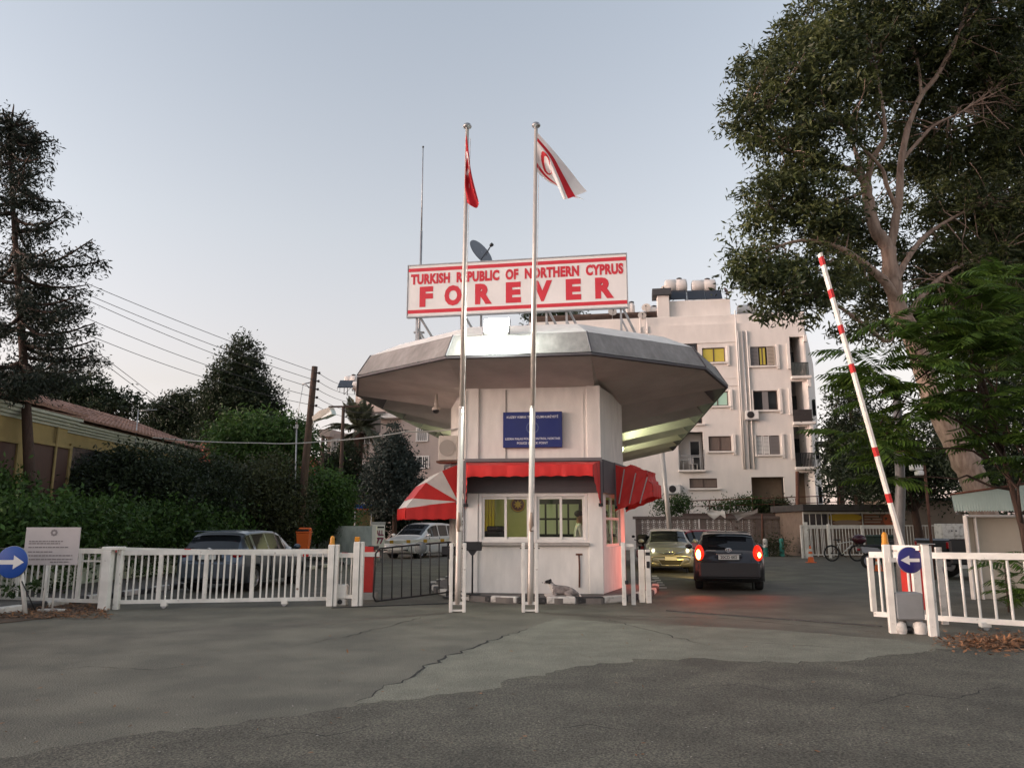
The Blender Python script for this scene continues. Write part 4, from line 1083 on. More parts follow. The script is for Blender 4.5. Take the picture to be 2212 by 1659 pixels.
# darker trees against the sky
for i, (nm, lab, trunk, bl, n, m, lf, dr, cl) in enumerate((
   ('conifer_tree', 'dark pointed conifer rising behind the wires on the left', (520, 1010), ((522, 775, 58, (1.3, 1.3, 1.9)), (518, 815, 58, (2.0, 1.9, 1.9)), (512, 860, 58, (2.5, 2.2, 1.9)), (525, 905, 58, (3.1, 2.6, 1.9)), (455, 850, 58, (.8, .8, 1.3)), (585, 865, 58, (.9, .9, 1.4)), (470, 890, 58, (1.6, 1.4, 1.5)), (575, 915, 58, (1.3, 1.2, 1.5)), (525, 950, 58, (3.8, 2.8, 1.8))), 46000, L_DARK, .24, -.25, 30),
   ('round_tree', 'dark round tree left of the pointed conifer', (410, 1000), ((350, 905, 62, (1.7, 1.7, 1.5)), (375, 890, 62, (1.6, 1.6, 1.5)), (420, 890, 62, (1.9, 1.7, 1.9)), (400, 925, 62, (2.6, 2.1, 1.7)), (345, 930, 62, (1.5, 1.5, 1.2)), (450, 935, 62, (2.0, 1.8, 1.8))), 30000, L_DARK, .25, 0, 28),
   ('pine_tree', 'dark loose pine behind the tiled yellow house', (250, 930), ((165, 850, 42, (1.6, 1.4, .8)), (195, 840, 42, (1.2, 1.1, 1.0)), (235, 862, 42, (1.5, 1.2, .6)), (265, 880, 42, (1.1, 1, .6)), (215, 885, 42, (1.8, 1.4, .6)), (120, 845, 42, (1.6, 1.4, 1.1)), (280, 900, 42, (.7, .7, .4))), 9500, L_DARK, .22, 0, 22),
   ('spruce_tree', 'blue green spruce standing before the beige apartment block', (855, 1090), ((853, 940, 44, (.35, .35, .8)), (851, 965, 44, (.75, .75, .8)), (848, 990, 44, (1.1, 1.1, .8)), (850, 1015, 44, (1.45, 1.4, .8)), (852, 1045, 44, (1.7, 1.5, .8)), (885, 1008, 44, (.7, .6, .35)), (845, 1080, 44, (1.8, 1.5, 1.0)), (820, 1025, 44, (.8, .8, .7))), 21000, L_BLUE, .20, -.3, 24),
   ('dark_shrub', 'slim dark cypress shrub beside the short dark posts', (745, 1050), ((712, 1005, 48, (.7, .7, .9)), (748, 1000, 48, (.8, .8, 1.3)), (740, 1040, 48, (1.6, 1.2, 1.2))), 9000, L_DARK, .2, -.2, 20),
   ('dark_shrub', 'dark mass of shrubs behind the white van', (850, 1120), ((800, 1100, 52, (1.5, 1.2, 1.6)), (850, 1115, 52, (2.2, 1.4, 1.6)), (905, 1115, 52, (2.2, 1.4, 1.5)), (960, 1110, 52, (2.0, 1.4, 1.6)), (1010, 1105, 52, (2.0, 1.4, 1.6))), 16000, L_DARK, .26, 0, 20))):
    B = [(D(x, y, Y), R) for x, y, Y, R in bl]; g = D(trunk[0], trunk[1], bl[0][2]); g.z = 0; top = B[0][0].copy() if i in (0, 3) else B[len(B)//2][0].copy()
    tree(nm, lab, 'shrub' if 'shrub' in nm else 'tree', g, [g, g.lerp(top, .5), top], .28 if i < 3 else .15, B, n, lf, m, seed=40+i, droop=dr, clump=cl, spread=.30 if i < 2 else .24, nb=18 if i < 3 else 8)

# ---------------------------------------------------------------- big cedar at the left edge: drooping boughs
def needle_tree(name, label, base, top, boughs, seed, m):
    base = Vector(base); t = thing(name, label, 'tree', base); r = random.Random(seed); g = np.random.default_rng(seed)
    tp = [Vector((0, 0, 0)).lerp(Vector(top) - base, f) + Vector((sin(f*5)*.06, 0, 0)) for f in np.linspace(0, 1, 9)]
    MB().tube(tp, [.17*(1-.8*i/8) for i in range(9)], 12).build('trunk', BARK, t)
    limb = MB(); P = []
    for (s, e) in boughs:
        s, e = Vector(s) - base, Vector(e) - base; L = (e-s).length; path = []
        for i in range(9):
            f = i/8; p = s.lerp(e, f) + Vector((0, 0, -.10*L*sin(pi*f) + .02*L*f)); path.append(p)
        limb.tube(path, [.06*(1-.85*i/8)+.006 for i in range(9)], 5)
        n = int(32*L)
        for _ in range(n):
            f = r.uniform(.08, 1.03); i = min(7, int(f*8)); p = path[i].lerp(path[i+1], min(1, f*8-i))
            sp_ = .30*(1-.5*f); tw = p + Vector((r.gauss(0, sp_), r.gauss(0, sp_), r.gauss(-.06, sp_*.35)))
            hang = r.uniform(.12, .42)
            for k in range(9): P.append(tw + Vector((r.gauss(0, .075), r.gauss(0, .075), -hang*k/9 + r.gauss(0, .03))))
    limb.build('limb', BARK, t)
    V_, F_ = leaf_mesh(np.array([tuple(p) for p in P]), .135, 3.2, .35, seed)
    link_mesh('crown', np_mesh('crown', V_, F_), m, t)
    return t
L_CEDAR = leafmat('cedar_needles', (.018, .025, .015), .4, .6, .12)
tb = D(92, 1085, 20.6); tb.z = 0; tt = D(22, 262, 21.2)
def tr_at(y): return tb.lerp(tt, max(0, (D(0, y, 21).z)/tt.z))
bo = []
for (y0, x1, y1, dY) in ((268, 30, 228, 0), (272, 55, 240, .1), (268, 5, 236, -.2), (285, 20, 246, .3), (262, 70, 262, 0), (300, 100, 285, -.3), (290, 118, 305, .3), (330, 85, 345, -.4), (385, 95, 370, .2), (400, 140, 440, .4), (470, 100, 480, -.6), (500, 150, 460, 0), (560, 225, 565, .3), (580, 200, 520, -.3), (600, 190, 618, .6), (650, 170, 640, -.5), (690, 180, 660, .2), (720, 205, 700, .5), (745, 205, 738, -.2), (770, 190, 772, .3), (790, 165, 802, -.5), (800, 130, 830, .6), (690, 130, 725, -1.2), (620, 120, 600, 1.4), (540, 110, 540, -1.4), (440, 80, 420, 1.2)):
    bo.append((tr_at(y0), D(x1, y1, 21 + dY)))
rb = random.Random(5)
for k in range(34):
    y0 = rb.uniform(255, 830); s = tr_at(y0); rl = 1.0 + 2.0*((y0-230)/600)**.8; a = rb.uniform(pi*.35, pi*1.85)
    bo.append((s, s + Vector((cos(a)*rl, sin(a)*rl, rb.uniform(-.7, .35)))))
needle_tree('cedar_tree', 'tall dark cedar with drooping boughs at the left edge', tb, tt, bo, 12, L_CEDAR)

# ================================================================ yellow house
YELLOW = mat('ochre_wall', (.30, .225, .095), .9, var=.18, scale=1.4, bump=.3, bscale=30)
TILE = mat('clay_roof_tile', (.30, .175, .135), .9, island=.35, var=.2, scale=5); TILE_RED = mat('red_roof_tile', (.34, .085, .05), .9, island=.25)
TRIM = mat('eaves_trim', (.44, .46, .40), .7, var=.12); BROWN_DOOR = mat('brown_shutter', (.085, .045, .035), .7, var=.2, scale=8, stretch=(8, 8, .5))
def tile_roof(parent, o, u, v, nu, nv, m, limit=300, near=None, hang=.05, name='roof_tile'):
    """rows of half-round tiles; o at the eaves corner, u along the eaves, v up the slope; the first `limit` are single parts"""
    o, u, v = Vector(o), Vector(u), Vector(v); du, dv = u/nu, v/nv; nrm = u.cross(v).normalized()
    if nrm.z < 0: nrm = -nrm
    uu, vv = du.normalized(), dv.normalized(); w = du.length*.54; L = dv.length*1.18
    tm = MB(); vs, fs = [], []
    for k, t in enumerate((0, 1)):
        for i in range(6):
            a = pi*i/5; vs.append(uu*(-cos(a)*w) + nrm*(sin(a)*w*.75 + (.035 if t == 0 else 0)) + vv*(t*L - (hang if t == 0 else 0)))
    for i in range(5): fs.append((i, i+1, 6+i+1, 6+i))
    fs.append(tuple(range(6)))
    tm.add(vs, fs); me = tm.mesh(name); me.materials.append(m)
    big = MB(); rr = random.Random(4); cnt = 0
    for j in range(nv):
        for i in range(nu):
            p = o + du*(i+.5) + dv*j + nrm*rr.gauss(.0, .006)
            if cnt < limit: ob = bpy.data.objects.new(name, me); COL.objects.link(ob); ob.parent = parent; ob.location = p; cnt += 1
            else: big.add([p + q for q in vs], fs)
    if big.v: b = big.build('roof_tiles', m, parent); b['kind'] = 'stuff'
house = thing('yellow_house', 'ochre yellow house with clay tile roof behind the hedge', 'house', (0, 0, 0))
mb = MB()
mb.box(-18, -13.6, 16, 23.4, 0, 4.55); mb.box(-20, -15.0, 23.4, 36.5, 0, 4.75); mb.build('wall', YELLOW, house)
mb = MB()
for k in range(4): mb.box(-18, -13.55+.09*k, 15.9-.02*k, 23.45+.06*k, 4.50+.085*k, 4.585+.085*k)
mb.build('eaves', TRIM, house)
mb = MB()
for k in range(4): mb.box(-20, -14.95+.09*k, 23.8, 36.5+.06*k, 4.70+.085*k, 4.785+.085*k)
mb.build('eaves', TRIM, house)
mb = MB(); mb.prism([(-13.25, 15.6, 4.85), (-18, 15.6, 5.9), (-18, 15.6, 4.85)], (0, 8.05, 0)); mb.prism([(-14.6, 23.7, 5.05), (-18.6, 23.7, 6.5), (-18.6, 23.7, 5.05)], (0, 13.1, 0)); mb.build('roof_bed', TILE, house)
tile_roof(house, (-13.22, 15.6, 4.88), (0, 8.05, 0), (-4.6, 0, 1.02), 30, 10, TILE, 150)
tile_roof(house, (-14.55, 23.7, 5.10), (0, 13.1, 0), (-4.0, 0, 1.45), 48, 10, TILE, 150)
fa = Face((-13.6, 20, 0), radians(90))
def hwin(px0, px1, py0, py1, X, m, nm='window', depth=.08):
    f = Face((X, 20, 0), radians(90)); a = f.at(px0, py0); b = f.at(px1, py1); y0, y1 = sorted((20 + a[0], 20 + b[0])); z0, z1 = sorted((a[1], b[1]))
    mb = MB(); t = .09
    mb.box(X, X+depth, y0, y0+t, z0, z1); mb.box(X, X+depth, y1-t, y1, z0, z1); mb.box(X, X+depth, y0+t, y1-t, z1-t, z1)
    w_ = mb.build(nm, YELLOW, house); MB().box(X-.01, X+.03, y0+t, y1-t, z0, z1-t).build('shutter' if m is BROWN_DOOR else 'pane', m, w_)
hwin(-20, 26, 942, 1062, -13.6, BROWN_DOOR); hwin(62, 138, 948, 1085, -13.6, BROWN_DOOR, 'door'); hwin(150, 250, 958, 1085, -15.0, DARK_GLASS, 'window')
MB().tube([(-13.52, 22.75, 0), (-13.52, 22.75, 4.5)], .04, 8).build('downpipe', YELLOW, house)
hg = thing('hanging_sheet', 'pale cloth hanging by the dark porch of the yellow house', 'cloth', D(276, 1015, 25.6)); vs, fs = [], []
for k in range(7):
    vs += [(-.12+.04*k, .03*sin(k), -.5), (-.15+.05*k, .03*sin(k*1.4), .45)]
    if k: fs.append((2*k-2, 2*k, 2*k+1, 2*k-1))
MB().add(vs, fs, True).build('cloth', WHITE_CLOTH, hg)
# thin aerial on the house
ap = D(298, 885, 30); ae = thing('aerial', 'thin pale television aerial in front of the tiled roof', 'aerial', (ap.x, ap.y, 2.0)); mb = MB(); mb.tube([(0, 0, 0), (.02, 0, ap.z-2.0)], .025, 6); mb.tube([(0, 0, ap.z-2.05), (.75, 0, ap.z-2.0)], .02, 6); mb.build('mast', STEEL, ae)
for (x0, x1, yr, y_e, Y, lab) in ((415, 530, 957, 1000, 44, 'low house with plain red roof behind the dark bushes'), (600, 720, 968, 1028, 50, 'red tiled house roof behind the leaning pole'), (745, 806, 1000, 1034, 49, 'small red tiled roof below the palm tree')):
    a, b, r0, r1 = D(x0, y_e, Y), D(x1, y_e, Y), D(x0 + (x1-x0)*.28, yr, Y+3), D(x1 - (x1-x0)*.75 + (x1-x0)*.1, yr, Y+3)
    if x0 == 600: r0, r1 = D(600, 965, Y+3), D(640, 965, Y+3)
    if x0 == 415: r0, r1 = D(440, 956, Y+3), D(500, 952, Y+3)
    h_ = thing('red_roof_house', lab, 'house', (a.x, a.y, 0), 0, 'red roofed houses on the left'); o = Vector((a.x, a.y, 0))
    MB().box(.2, (b-a).x-.2, .2, 5.8, 0, a.z).build('wall', YELLOW if x0 == 745 else STUCCO, h_)
    c, d = b + Vector((0, 6, 0)), a + Vector((0, 6, 0))
    MB().add([p-o for p in (a, b, r1, r0, c, d)], [(0, 1, 2, 3), (1, 4, 2), (4, 5, 3, 2), (5, 0, 3), (0, 5, 4, 1)]).build('roof', TILE_RED, h_)
    n = max(6, int((b-a).length/.34)); mbt = MB()
    for i in range(n+1):
        f = i/n; p = a.lerp(b, f); q = r0.lerp(r1, f); mbt.tube([p - o + Vector((0, -.04, .05)), q - o + Vector((0, 0, .05))], .075, 5)
    t_ = mbt.build('tile_ridges', TILE_RED, h_); t_['kind'] = 'stuff'
# ================================================================ cars
def paint(name, c, met=.5): return mat(name, c, .28, met, coat=.8, var=.05, scale=2)
TRIM_BLACK = mat('car_trim', (.012, .012, .013), .55); CHROME = mat('chrome', (.70, .70, .70), .12, 1.0); ALLOY = mat('alloy_rim', (.42, .42, .43), .3, .8)
TAIL_OFF = mat('tail_lens', (.30, .006, .008), .12, coat=.6); HEAD_OFF = mat('head_lens', (.55, .55, .52), .08, coat=.8, spec=.8)
PLATE_W = mat('plate_white', (.70, .70, .64), .5); PLATE_TXT = mat('plate_text', (.012, .012, .014), .6)
TAIL_ON = mat('tail_lens_lit', (.5, .01, .005), .2, emit=(1.0, .03, .008), estr=.13)
TAIL_HOT = mat('tail_bulb_lit', (.8, .4, .1), .2, emit=(1.0, .50, .10), estr=2.6)
def make_car(name, label, loc, heading, st, L, wheels, wr, cabin, glass_rear, glass_front, color, belt_pillars, mat_glass=CAR_GLASS, scale=1.0, bumpers=((.74, .32, .74), None)):
    t = thing(name, label, 'car', loc, heading); t.scale = (scale,)*3
    xs = np.array([s[0] for s in st]); cols = [np.array([s[i] for s in st]) for i in range(1, 7)]
    fx = np.unique(np.concatenate([np.linspace(xs[0], xs[-1], 64), xs])); 
    def sm(c):
        v = np.interp(fx, xs, c); k = v.copy()
        for _ in range(3): k[1:-1] = .25*k[:-2] + .5*k[1:-1] + .25*k[2:]
        return k
    zb, ws, wb, zt, wf, zr = [sm(c) for c in cols]; n = len(fx)
    rows = []
    for i in range(n):
        m_ = zb[i] + (zt[i]-zb[i])*.45
        pts = [(0, zb[i]), (ws[i]*.82, zb[i]), (ws[i]*.985, zb[i]+.06), (max(ws[i], wb[i])+.012, m_), (wb[i]+.004, zt[i]-(zt[i]-m_)*.35), (wb[i]*.975, zt[i]),
               (wb[i]*.955, zt[i]+.012), (wf[i]+(wb[i]*.955-wf[i])*.10, zr[i]-(zr[i]-zt[i])*.17-.01), (wf[i]*.95, zr[i]-.035*min(1, (zr[i]-zt[i])/.12)), (wf[i]*.62, zr[i]-.006), (0, zr[i])]
        out = []
        for k in range(10):
            p0, p1, p2, p3 = pts[max(0, k-1)], pts[k], pts[k+1], pts[min(10, k+2)]
            out.append(p1)
            if k in (0, 5, 6): out.append(((p1[0]+p2[0])/2, (p1[1]+p2[1])/2))
            else: out.append(tuple((-p0[a] + 9*p1[a] + 9*p2[a] - p3[a])/16 for a in (0, 1)))
        out.append(pts[10]); rows.append(out)
    R = len(rows[0])                                   # 21 rows a side
    V_ = []
    for i in range(n):
        for s in (1, -1):
            for (y, z) in rows[i]: V_.append((fx[i], s*y, z))
    idx = lambda i, s, r: i*2*R + (0 if s == 1 else R) + r
    body, gl = [], {'rear_window': [], 'windscreen': [], 'side_window': {1: {}, -1: {}}}
    for i in range(n-1):
        xm = (fx[i]+fx[i+1])/2
        for s in (1, -1):
            for r in range(R-1):
                f = (idx(i, s, r), idx(i+1, s, r), idx(i+1, s, r+1), idx(i, s, r+1))
                if s == -1: f = f[::-1]
                cz = np.mean([V_[q][2] for q in f])
                if any((xm-wx)**2 + (cz-wr)**2 < (wr+.035)**2 and cz < wr*2.1 and 3 <= r <= 9 or ((xm-wx)**2 + (cz-wr)**2 < (wr+.035)**2 and 2 <= r <= 3) for wx in wheels): continue
                if 12 <= r < 14 and cabin[0] < xm < cabin[1]:
                    seg = None
                    for k, (a, b) in enumerate(belt_pillars):
                        if a < xm < b: seg = k
                    if seg is not None: gl['side_window'][s].setdefault(seg, []).append(f); continue
                if r >= 15 and glass_rear[0] < xm < glass_rear[1]: gl['rear_window'].append(f); continue
                if r >= 16 and glass_front[0] < xm < glass_front[1]: gl['windscreen'].append(f); continue
                body.append(f)
    # rounded end caps
    for i, sg in ((0, -1), (n-1, 1)):
        ring = [idx(i, 1, r) for r in range(R)] + [idx(i, -1, r) for r in range(R-1, -1, -1)]
        zc = (rows[i][0][1] + rows[i][-1][1])/2; prev = ring
        for f, dx in ((.93, .028), (.70, .05), (.30, .058)):
            o = len(V_); 
            for q in ring: V_.append((fx[i] + sg*dx, V_[q][1]*f, zc + (V_[q][2]-zc)*f))
            cur = list(range(o, o+len(ring)))
            for a in range(len(ring)):
                b = (a+1) % len(ring); q = (prev[a], prev[b], cur[b], cur[a]); body.append(q if sg == 1 else q[::-1])
            prev = cur
        body.append(prev if sg == 1 else prev[::-1])
    def sub(nm, faces, m, parent=t):
        u = sorted({q for f in faces for q in f}); mp = {q: k for k, q in enumerate(u)}
        me = bpy.data.meshes.new(nm); me.from_pydata([V_[q] for q in u], [], [[mp[q] for q in f] for f in faces])
        me.polygons.foreach_set('use_smooth', [True]*len(faces)); me.update(); return link_mesh(nm, me, m, parent)
    b = sub('body', body, color)
    if gl['rear_window']: sub('rear_window', gl['rear_window'], mat_glass)
    if gl['windscreen']: sub('windscreen', gl['windscreen'], mat_glass)
    for s in (1, -1):
        for k, f in gl['side_window'][s].items(): sub('side_window', f, mat_glass)
    # wheels
    W = float(np.max(wb)) + .012
    MB().box(wheels[0]-.45, wheels[1]+.42, -W+.20, W-.20, .20, .62).build('underbody', TRIM_BLACK, t)
    for wx in wheels:
        for s in (1, -1):
            mb = MB(); mb.lathe([(wr*.66, -.10), (wr*.90, -.10), (wr, -.07), (wr, .07), (wr*.90, .10), (wr*.66, .10)], (wx, s*(W-.125), wr), 28, 'y', cap=False); wh = mb.build('tyre', RUBBER, t)
            rm = MB(); yo = s*(W-.125) + s*.075
            rm.lathe([(wr*.67, yo-s*.10), (wr*.66, yo+s*.015), (wr*.60, yo+s*.01), (wr*.57, yo-s*.03)], (wx, 0, wr), 28, 'y', cap=False)
            rm.lathe([(wr*.16, yo), (wr*.13, yo+s*.012), (.0, yo+s*.014)], (wx, 0, wr), 12, 'y')
            for k in range(7):
                a = 2*pi*k/7; c, q = cos(a), sin(a); rm.obox((wx+c*wr*.10, yo-s*.005, wr+q*wr*.10), (wx+c*wr*.62, yo, wr+q*wr*.62), .055, .02, (0, s, 0))
            rm.build('rim', ALLOY, wh); MB().lathe([(wr*.6, yo-s*.06), (0, yo-s*.062)], (wx, 0, wr), 20, 'y').build('brake_disc', TRIM_BLACK, wh)
            ar = MB(); vs, fs = [], []
            for k in range(19):
                a = pi*(k/18)*1.14 - pi*.07; 
                for (rr_, yy) in ((wr+.015, W-.03), (wr+.03, W+.004), (wr+.075, W-.004), (wr+.085, W-.03)): vs.append((wx+cos(a)*rr_, s*yy, wr+sin(a)*rr_))
                if k:
                    for q in range(3): o = 4*(k-1)+q; fs.append((o, o+1, o+5, o+4))
            ar.add(vs, fs, True); ar.build('wheel_arch', color, t)
            lin_ = MB(); lin_.lathe([(wr+.06, s*(W-.28)), (.0, s*(W-.281))], (wx, 0, wr), 20, 'y'); lin_.build('arch_lining', TRIM_BLACK, t)
    # door seams, handles, mirrors
    for s in (1, -1):
        zt0 = float(np.interp(0, fx, zt))
        for x in (belt_pillars[0][0]+.30, belt_pillars[-1][0]):
            pass
        for (a, c) in belt_pillars[:2]:
            hx = a + .16; MB().box(hx-.09, hx+.09, s*(W-.022), s*(W+.014), zt0-.13, zt0-.095, .008).build('door_handle', color, t)
        for x in (belt_pillars[0][1]+.03, belt_pillars[1][1]+.05 if len(belt_pillars) > 1 else .8):
            y = s*(W-.006); MB().box(x-.006, x+.006, y-.016, y+.0085, .34, zt0-.02).build('door_seam', TRIM_BLACK, t)
        mx = cabin[1]-.10; zt1 = float(np.interp(mx, fx, zt)); mw = float(np.interp(mx, fx, wb))
        m_ = MB(); m_.ball((mx, s*(mw+.12), zt1+.10), (.055, .105, .075), 12, 8); mi = m_.build('mirror', color, t)
        MB().obox((mx, s*(mw-.05), zt1+.03), (mx, s*(mw+.08), zt1+.08), .04, .03).build('mirror_arm', TRIM_BLACK, mi)
    for sg in (-1, 1):
        xe = fx[0] - .055 if sg < 0 else fx[-1] + .03
        if bumpers[0 if sg < 0 else 1]:
            w_, z0, z1 = bumpers[0 if sg < 0 else 1]
            MB().box(xe - .04, xe + .16, -w_, w_, z0, z1, .045).build('bumper', color, t)
    return t, dict(fx=fx, zr=zr, zt=zt, wb=wb, wf=wf, W=W)
def plate(parent, x, z, w, h, body, rear=True, mt=None, tilt=0):
    s = -1 if rear else 1
    MB().box(x-.006, x+.006, -w/2, w/2, z-h/2, z+h/2).build('number_plate', PLATE_W, parent)
    if body: text(body, PLATE_TXT, parent, (x+s*.010, 0, z), w=w*.80, h=h*.62, bold=.02, rot=(0, 0, -pi/2 if rear else pi/2), name='plate_text')
def emblem(parent, x, z, r=.055, rot=0):
    mb = MB(); pts = [(x, r*1.4*cos(2*pi*k/20), z + r*sin(2*pi*k/20)) for k in range(21)]; mb.tube(pts, .008, 6, cap=False)
    pts = [(x, r*.55*cos(2*pi*k/14), z + r*.85*sin(2*pi*k/14)) for k in range(15)]; mb.tube(pts, .007, 6, cap=False)
    pts = [(x, r*1.0*cos(2*pi*k/14), z + r*.45 + r*.38*sin(2*pi*k/14)) for k in range(15)]; mb.tube(pts, .007, 6, cap=False); mb.build('emblem', CHROME, parent)
HATCH = [(-2.09, .40, .66, .72, .66, .60, .70), (-2.05, .30, .78, .80, .72, .62, .76), (-1.99, .26, .83, .835, .82, .66, .86), (-1.95, .24, .84, .85, .92, .66, .98), (-1.86, .22, .845, .855, .95, .64, 1.13), (-1.72, .21, .85, .858, .955, .62, 1.30), (-1.55, .20, .85, .86, .955, .61, 1.40), (-1.25, .20, .85, .86, .95, .60, 1.45),
         (-.5, .20, .85, .86, .94, .60, 1.475), (.1, .20, .85, .86, .93, .60, 1.455), (.42, .20, .85, .86, .925, .60, 1.38), (.80, .20, .85, .86, .92, .64, 1.16), (1.12, .20, .85, .855, .91, .70, .97), (1.45, .20, .84, .845, .86, .72, .90), (1.8, .22, .82, .82, .75, .70, .80), (1.98, .25, .77, .78, .64, .64, .69), (2.06, .30, .70, .72, .56, .58, .60), (2.09, .36, .60, .62, .52, .5, .55)]
PIL = [(-.48, .52), (-1.28, -.56), (-1.62, -1.36)]
# dark hatchback with lit brake lamps, seen from behind
rp = G(1575, 1278); hd_ = radians(77); rp = rp + Vector((.06, .1, 0)); fw = Vector((cos(hd_), sin(hd_), 0))
NAVYCAR = paint('dark_blue_car_paint', (.040, .038, .042), .5)
car1, c1 = make_car('parked_car', 'dark hatchback seen from behind with red brake lamps lit', rp + fw*2.09, hd_, HATCH, 4.18, (-1.30, 1.30), .315, (-1.7, .95), (-1.945, -1.50), (.34, 1.05), NAVYCAR, PIL)
plate(car1, -2.115, .83, .50, .115, '20CD 002'); emblem(car1, -2.07, 1.005, .05)
MB().box(-2.115, -2.06, -.34, .34, .905, .935, .008).build('tailgate_handle', TRIM_BLACK, car1); MB().box(-2.075, -2.05, .30, .55, .985, 1.0).build('badge', CHROME, car1)
MB().box(-2.165, -2.02, -.70, .70, .30, .36, .02).build('rear_skirt', TRIM_BLACK, car1); MB().box(-2.152, -2.10, -.72, .72, .60, .635, .01).build('bumper_strip', TRIM_BLACK, car1)
MB().box(-1.80, -1.58, -.50, .50, 1.425, 1.452, .01).build('roof_spoiler', NAVYCAR, car1); MB().tube([(-1.2, 0, 1.44), (-1.5, 0, 1.66)], .007, 6).build('aerial', TRIM_BLACK, car1)
mb = MB(); mb.tube([(-1.955, .05, 1.055), (-1.93, .30, 1.085), (-1.90, .48, 1.10)], .010, 6); mb.build('wiper', TRIM_BLACK, car1)
for s in (1, -1):
    mb = MB(); mb.ball((-1.95, s*.71, .90), (.13, .12, .235), 16, 12); tl = mb.build('tail_light', TAIL_ON, car1)
    MB().ball((-2.06, s*.735, .89), (.03, .062 if s > 0 else .045, .125 if s > 0 else .07), 12, 8).build('bulb', TAIL_HOT, tl)
    l = bpy.data.lights.new('glow', 'SPOT'); l.energy = 30 if s > 0 else 4; l.color = (1, .13, .06); l.shadow_soft_size = .07; l.spot_size = radians(95 if s > 0 else 120); l.spot_blend = 1.0
    o = bpy.data.objects.new('glow', l); COL.objects.link(o); o.parent = car1; o.location = (-2.19, s*.74, .88); o.rotation_euler = (0, radians(88), radians(-68) if s > 0 else 0)
l = bpy.data.lights.new('glow', 'SPOT'); l.energy = 9; l.color = (1, .10, .05); l.shadow_soft_size = .06; l.spot_size = radians(60); l.spot_blend = 1.0
o = bpy.data.objects.new('glow', l); COL.objects.link(o); o.parent = car1; o.location = (-2.2, .74, .9); o.rotation_euler = (0, radians(78), 0)
for s in (1, -1):
    MB().box(-2.152, -2.10, s*.53-.006, s*.53+.006, .745, .80).build('tailgate_seam', TRIM_BLACK, car1); MB().box(-2.158, -2.145, s*.60-.09, s*.60+.09, .42, .46, .004).build('reflector', TAIL_OFF, car1)
MB().box(-2.152, -2.135, -.30, .30, .895, .915, .004).build('chrome_strip', CHROME, car1)
l = bpy.data.lights.new('indicator', 'SPOT'); l.energy = 34; l.color = (1, .66, .16); l.shadow_soft_size = .08; l.spot_size = radians(110); l.spot_blend = .8
o = bpy.data.objects.new('indicator', l); COL.objects.link(o); o.parent = car1; o.location = (2.16, .62, .62); o.rotation_euler = (0, radians(-84), 0)
for x in (-.35, .35):
    mb = MB(); mb.box(-.45, -.33, x-.24, x+.24, .75, 1.22, .05); mb.box(-.44, -.36, x-.13, x+.13, 1.22, 1.36, .04); mb.build('seat', TRIM_BLACK, car1)
# blue grey hatchback behind the gate
rr_ = G(545, 1276); hd_ = radians(82); c_, s_ = cos(hd_), sin(hd_)
off = Vector((-1.30*c_ + .80*s_, -1.30*s_ - .80*c_, 0))
BLUECAR = paint('blue_grey_car_paint', (.075, .095, .122), .55)
AUR = [(x*1.01, zb, ws+.02, wb+.02, zt+.02, wr_+.03, zr_+.035) for (x, zb, ws, wb, zt, wr_, zr_) in HATCH]
car2, c2 = make_car('parked_car', 'blue grey hatchback parked by the kerb behind the white gate', rr_ - off, hd_, AUR, 4.22, (-1.30, 1.30), .32, (-1.7, .95), (-1.965, -1.53), (.34, 1.06), BLUECAR, PIL)
MB().box(-2.155, -2.11, -.36, .36, .78, .93, .01).build('plate_recess', TRIM_BLACK, car2); plate(car2, -2.162, .855, .46, .11, ''); emblem(car2, -2.09, 1.02, .05)
for s in (1, -1): MB().ball((-1.97, s*.68, .92), (.11, .145, .105), 16, 10).build('tail_light', TAIL_OFF, car2)
MB().box(-1.86, -1.58, -.56, .56, 1.455, 1.485, .012).build('roof_spoiler', BLUECAR, car2); MB().box(-2.16, -2.02, -.70, .70, .30, .37, .02).build('rear_skirt', TRIM_BLACK, car2)
# silver small hatchback facing the camera
YAR = [(-1.95, .40, .62, .68, .70, .55, .80), (-1.9, .30, .76, .79, .85, .60, 1.0), (-1.72, .22, .82, .83, .95, .60, 1.30), (-1.4, .20, .835, .845, .97, .60, 1.45), (-.7, .19, .84, .847, .97, .60, 1.51), (-.1, .19, .84, .847, .97, .60, 1.50), (.30, .19, .84, .847, .97, .60, 1.42), (.72, .19, .84, .845, .97, .64, 1.20), (1.08, .19, .83, .84, .955, .70, 1.02), (1.40, .19, .82, .83, .90, .73, .94), (1.70, .20, .80, .81, .79, .70, .84), (1.86, .23, .76, .77, .66, .64, .72), (1.93, .28, .70, .72, .56, .56, .62), (1.95, .34, .62, .64, .50, .48, .55)]
SILVER = paint('silver_car_paint', (.36, .36, .345), .45)
fp_ = G(1450, 1238); hd_ = radians(262); fw = Vector((cos(hd_), sin(hd_), 0))
car3, c3 = make_car('parked_car', 'silver hatchback facing the camera beyond the dark car', fp_ - fw*1.95, hd_, YAR, 3.9, (-1.25, 1.25), .30, (-1.6, .9), (-1.85, -1.45), (.28, 1.02), SILVER, [(-.45, .5), (-1.3, -.53)])
for s in (1, -1):
    hl = MB().ball((1.70, s*.645, .775), (.22, .155, .105), 16, 10).build('headlight', HEAD_OFF, car3); MB().ball((1.86, s*.60, .765), (.07, .07, .055), 12, 8).build('bulb', mat('head_bulb_lit', (.9, .85, .7), .2, emit=(1.0, .90, .62), estr=.45), hl)
    MB().ball((1.90, s*.60, .42), (.05, .10, .05), 12, 8).build('fog_recess', TRIM_BLACK, car3)
mb = MB(); mb.prism([(1.93, -.46, .70), (1.93, .46, .70), (1.97, .14, .62), (1.97, -.14, .62)], (.02, 0, 0)); mb.build('grille', TRIM_BLACK, car3)
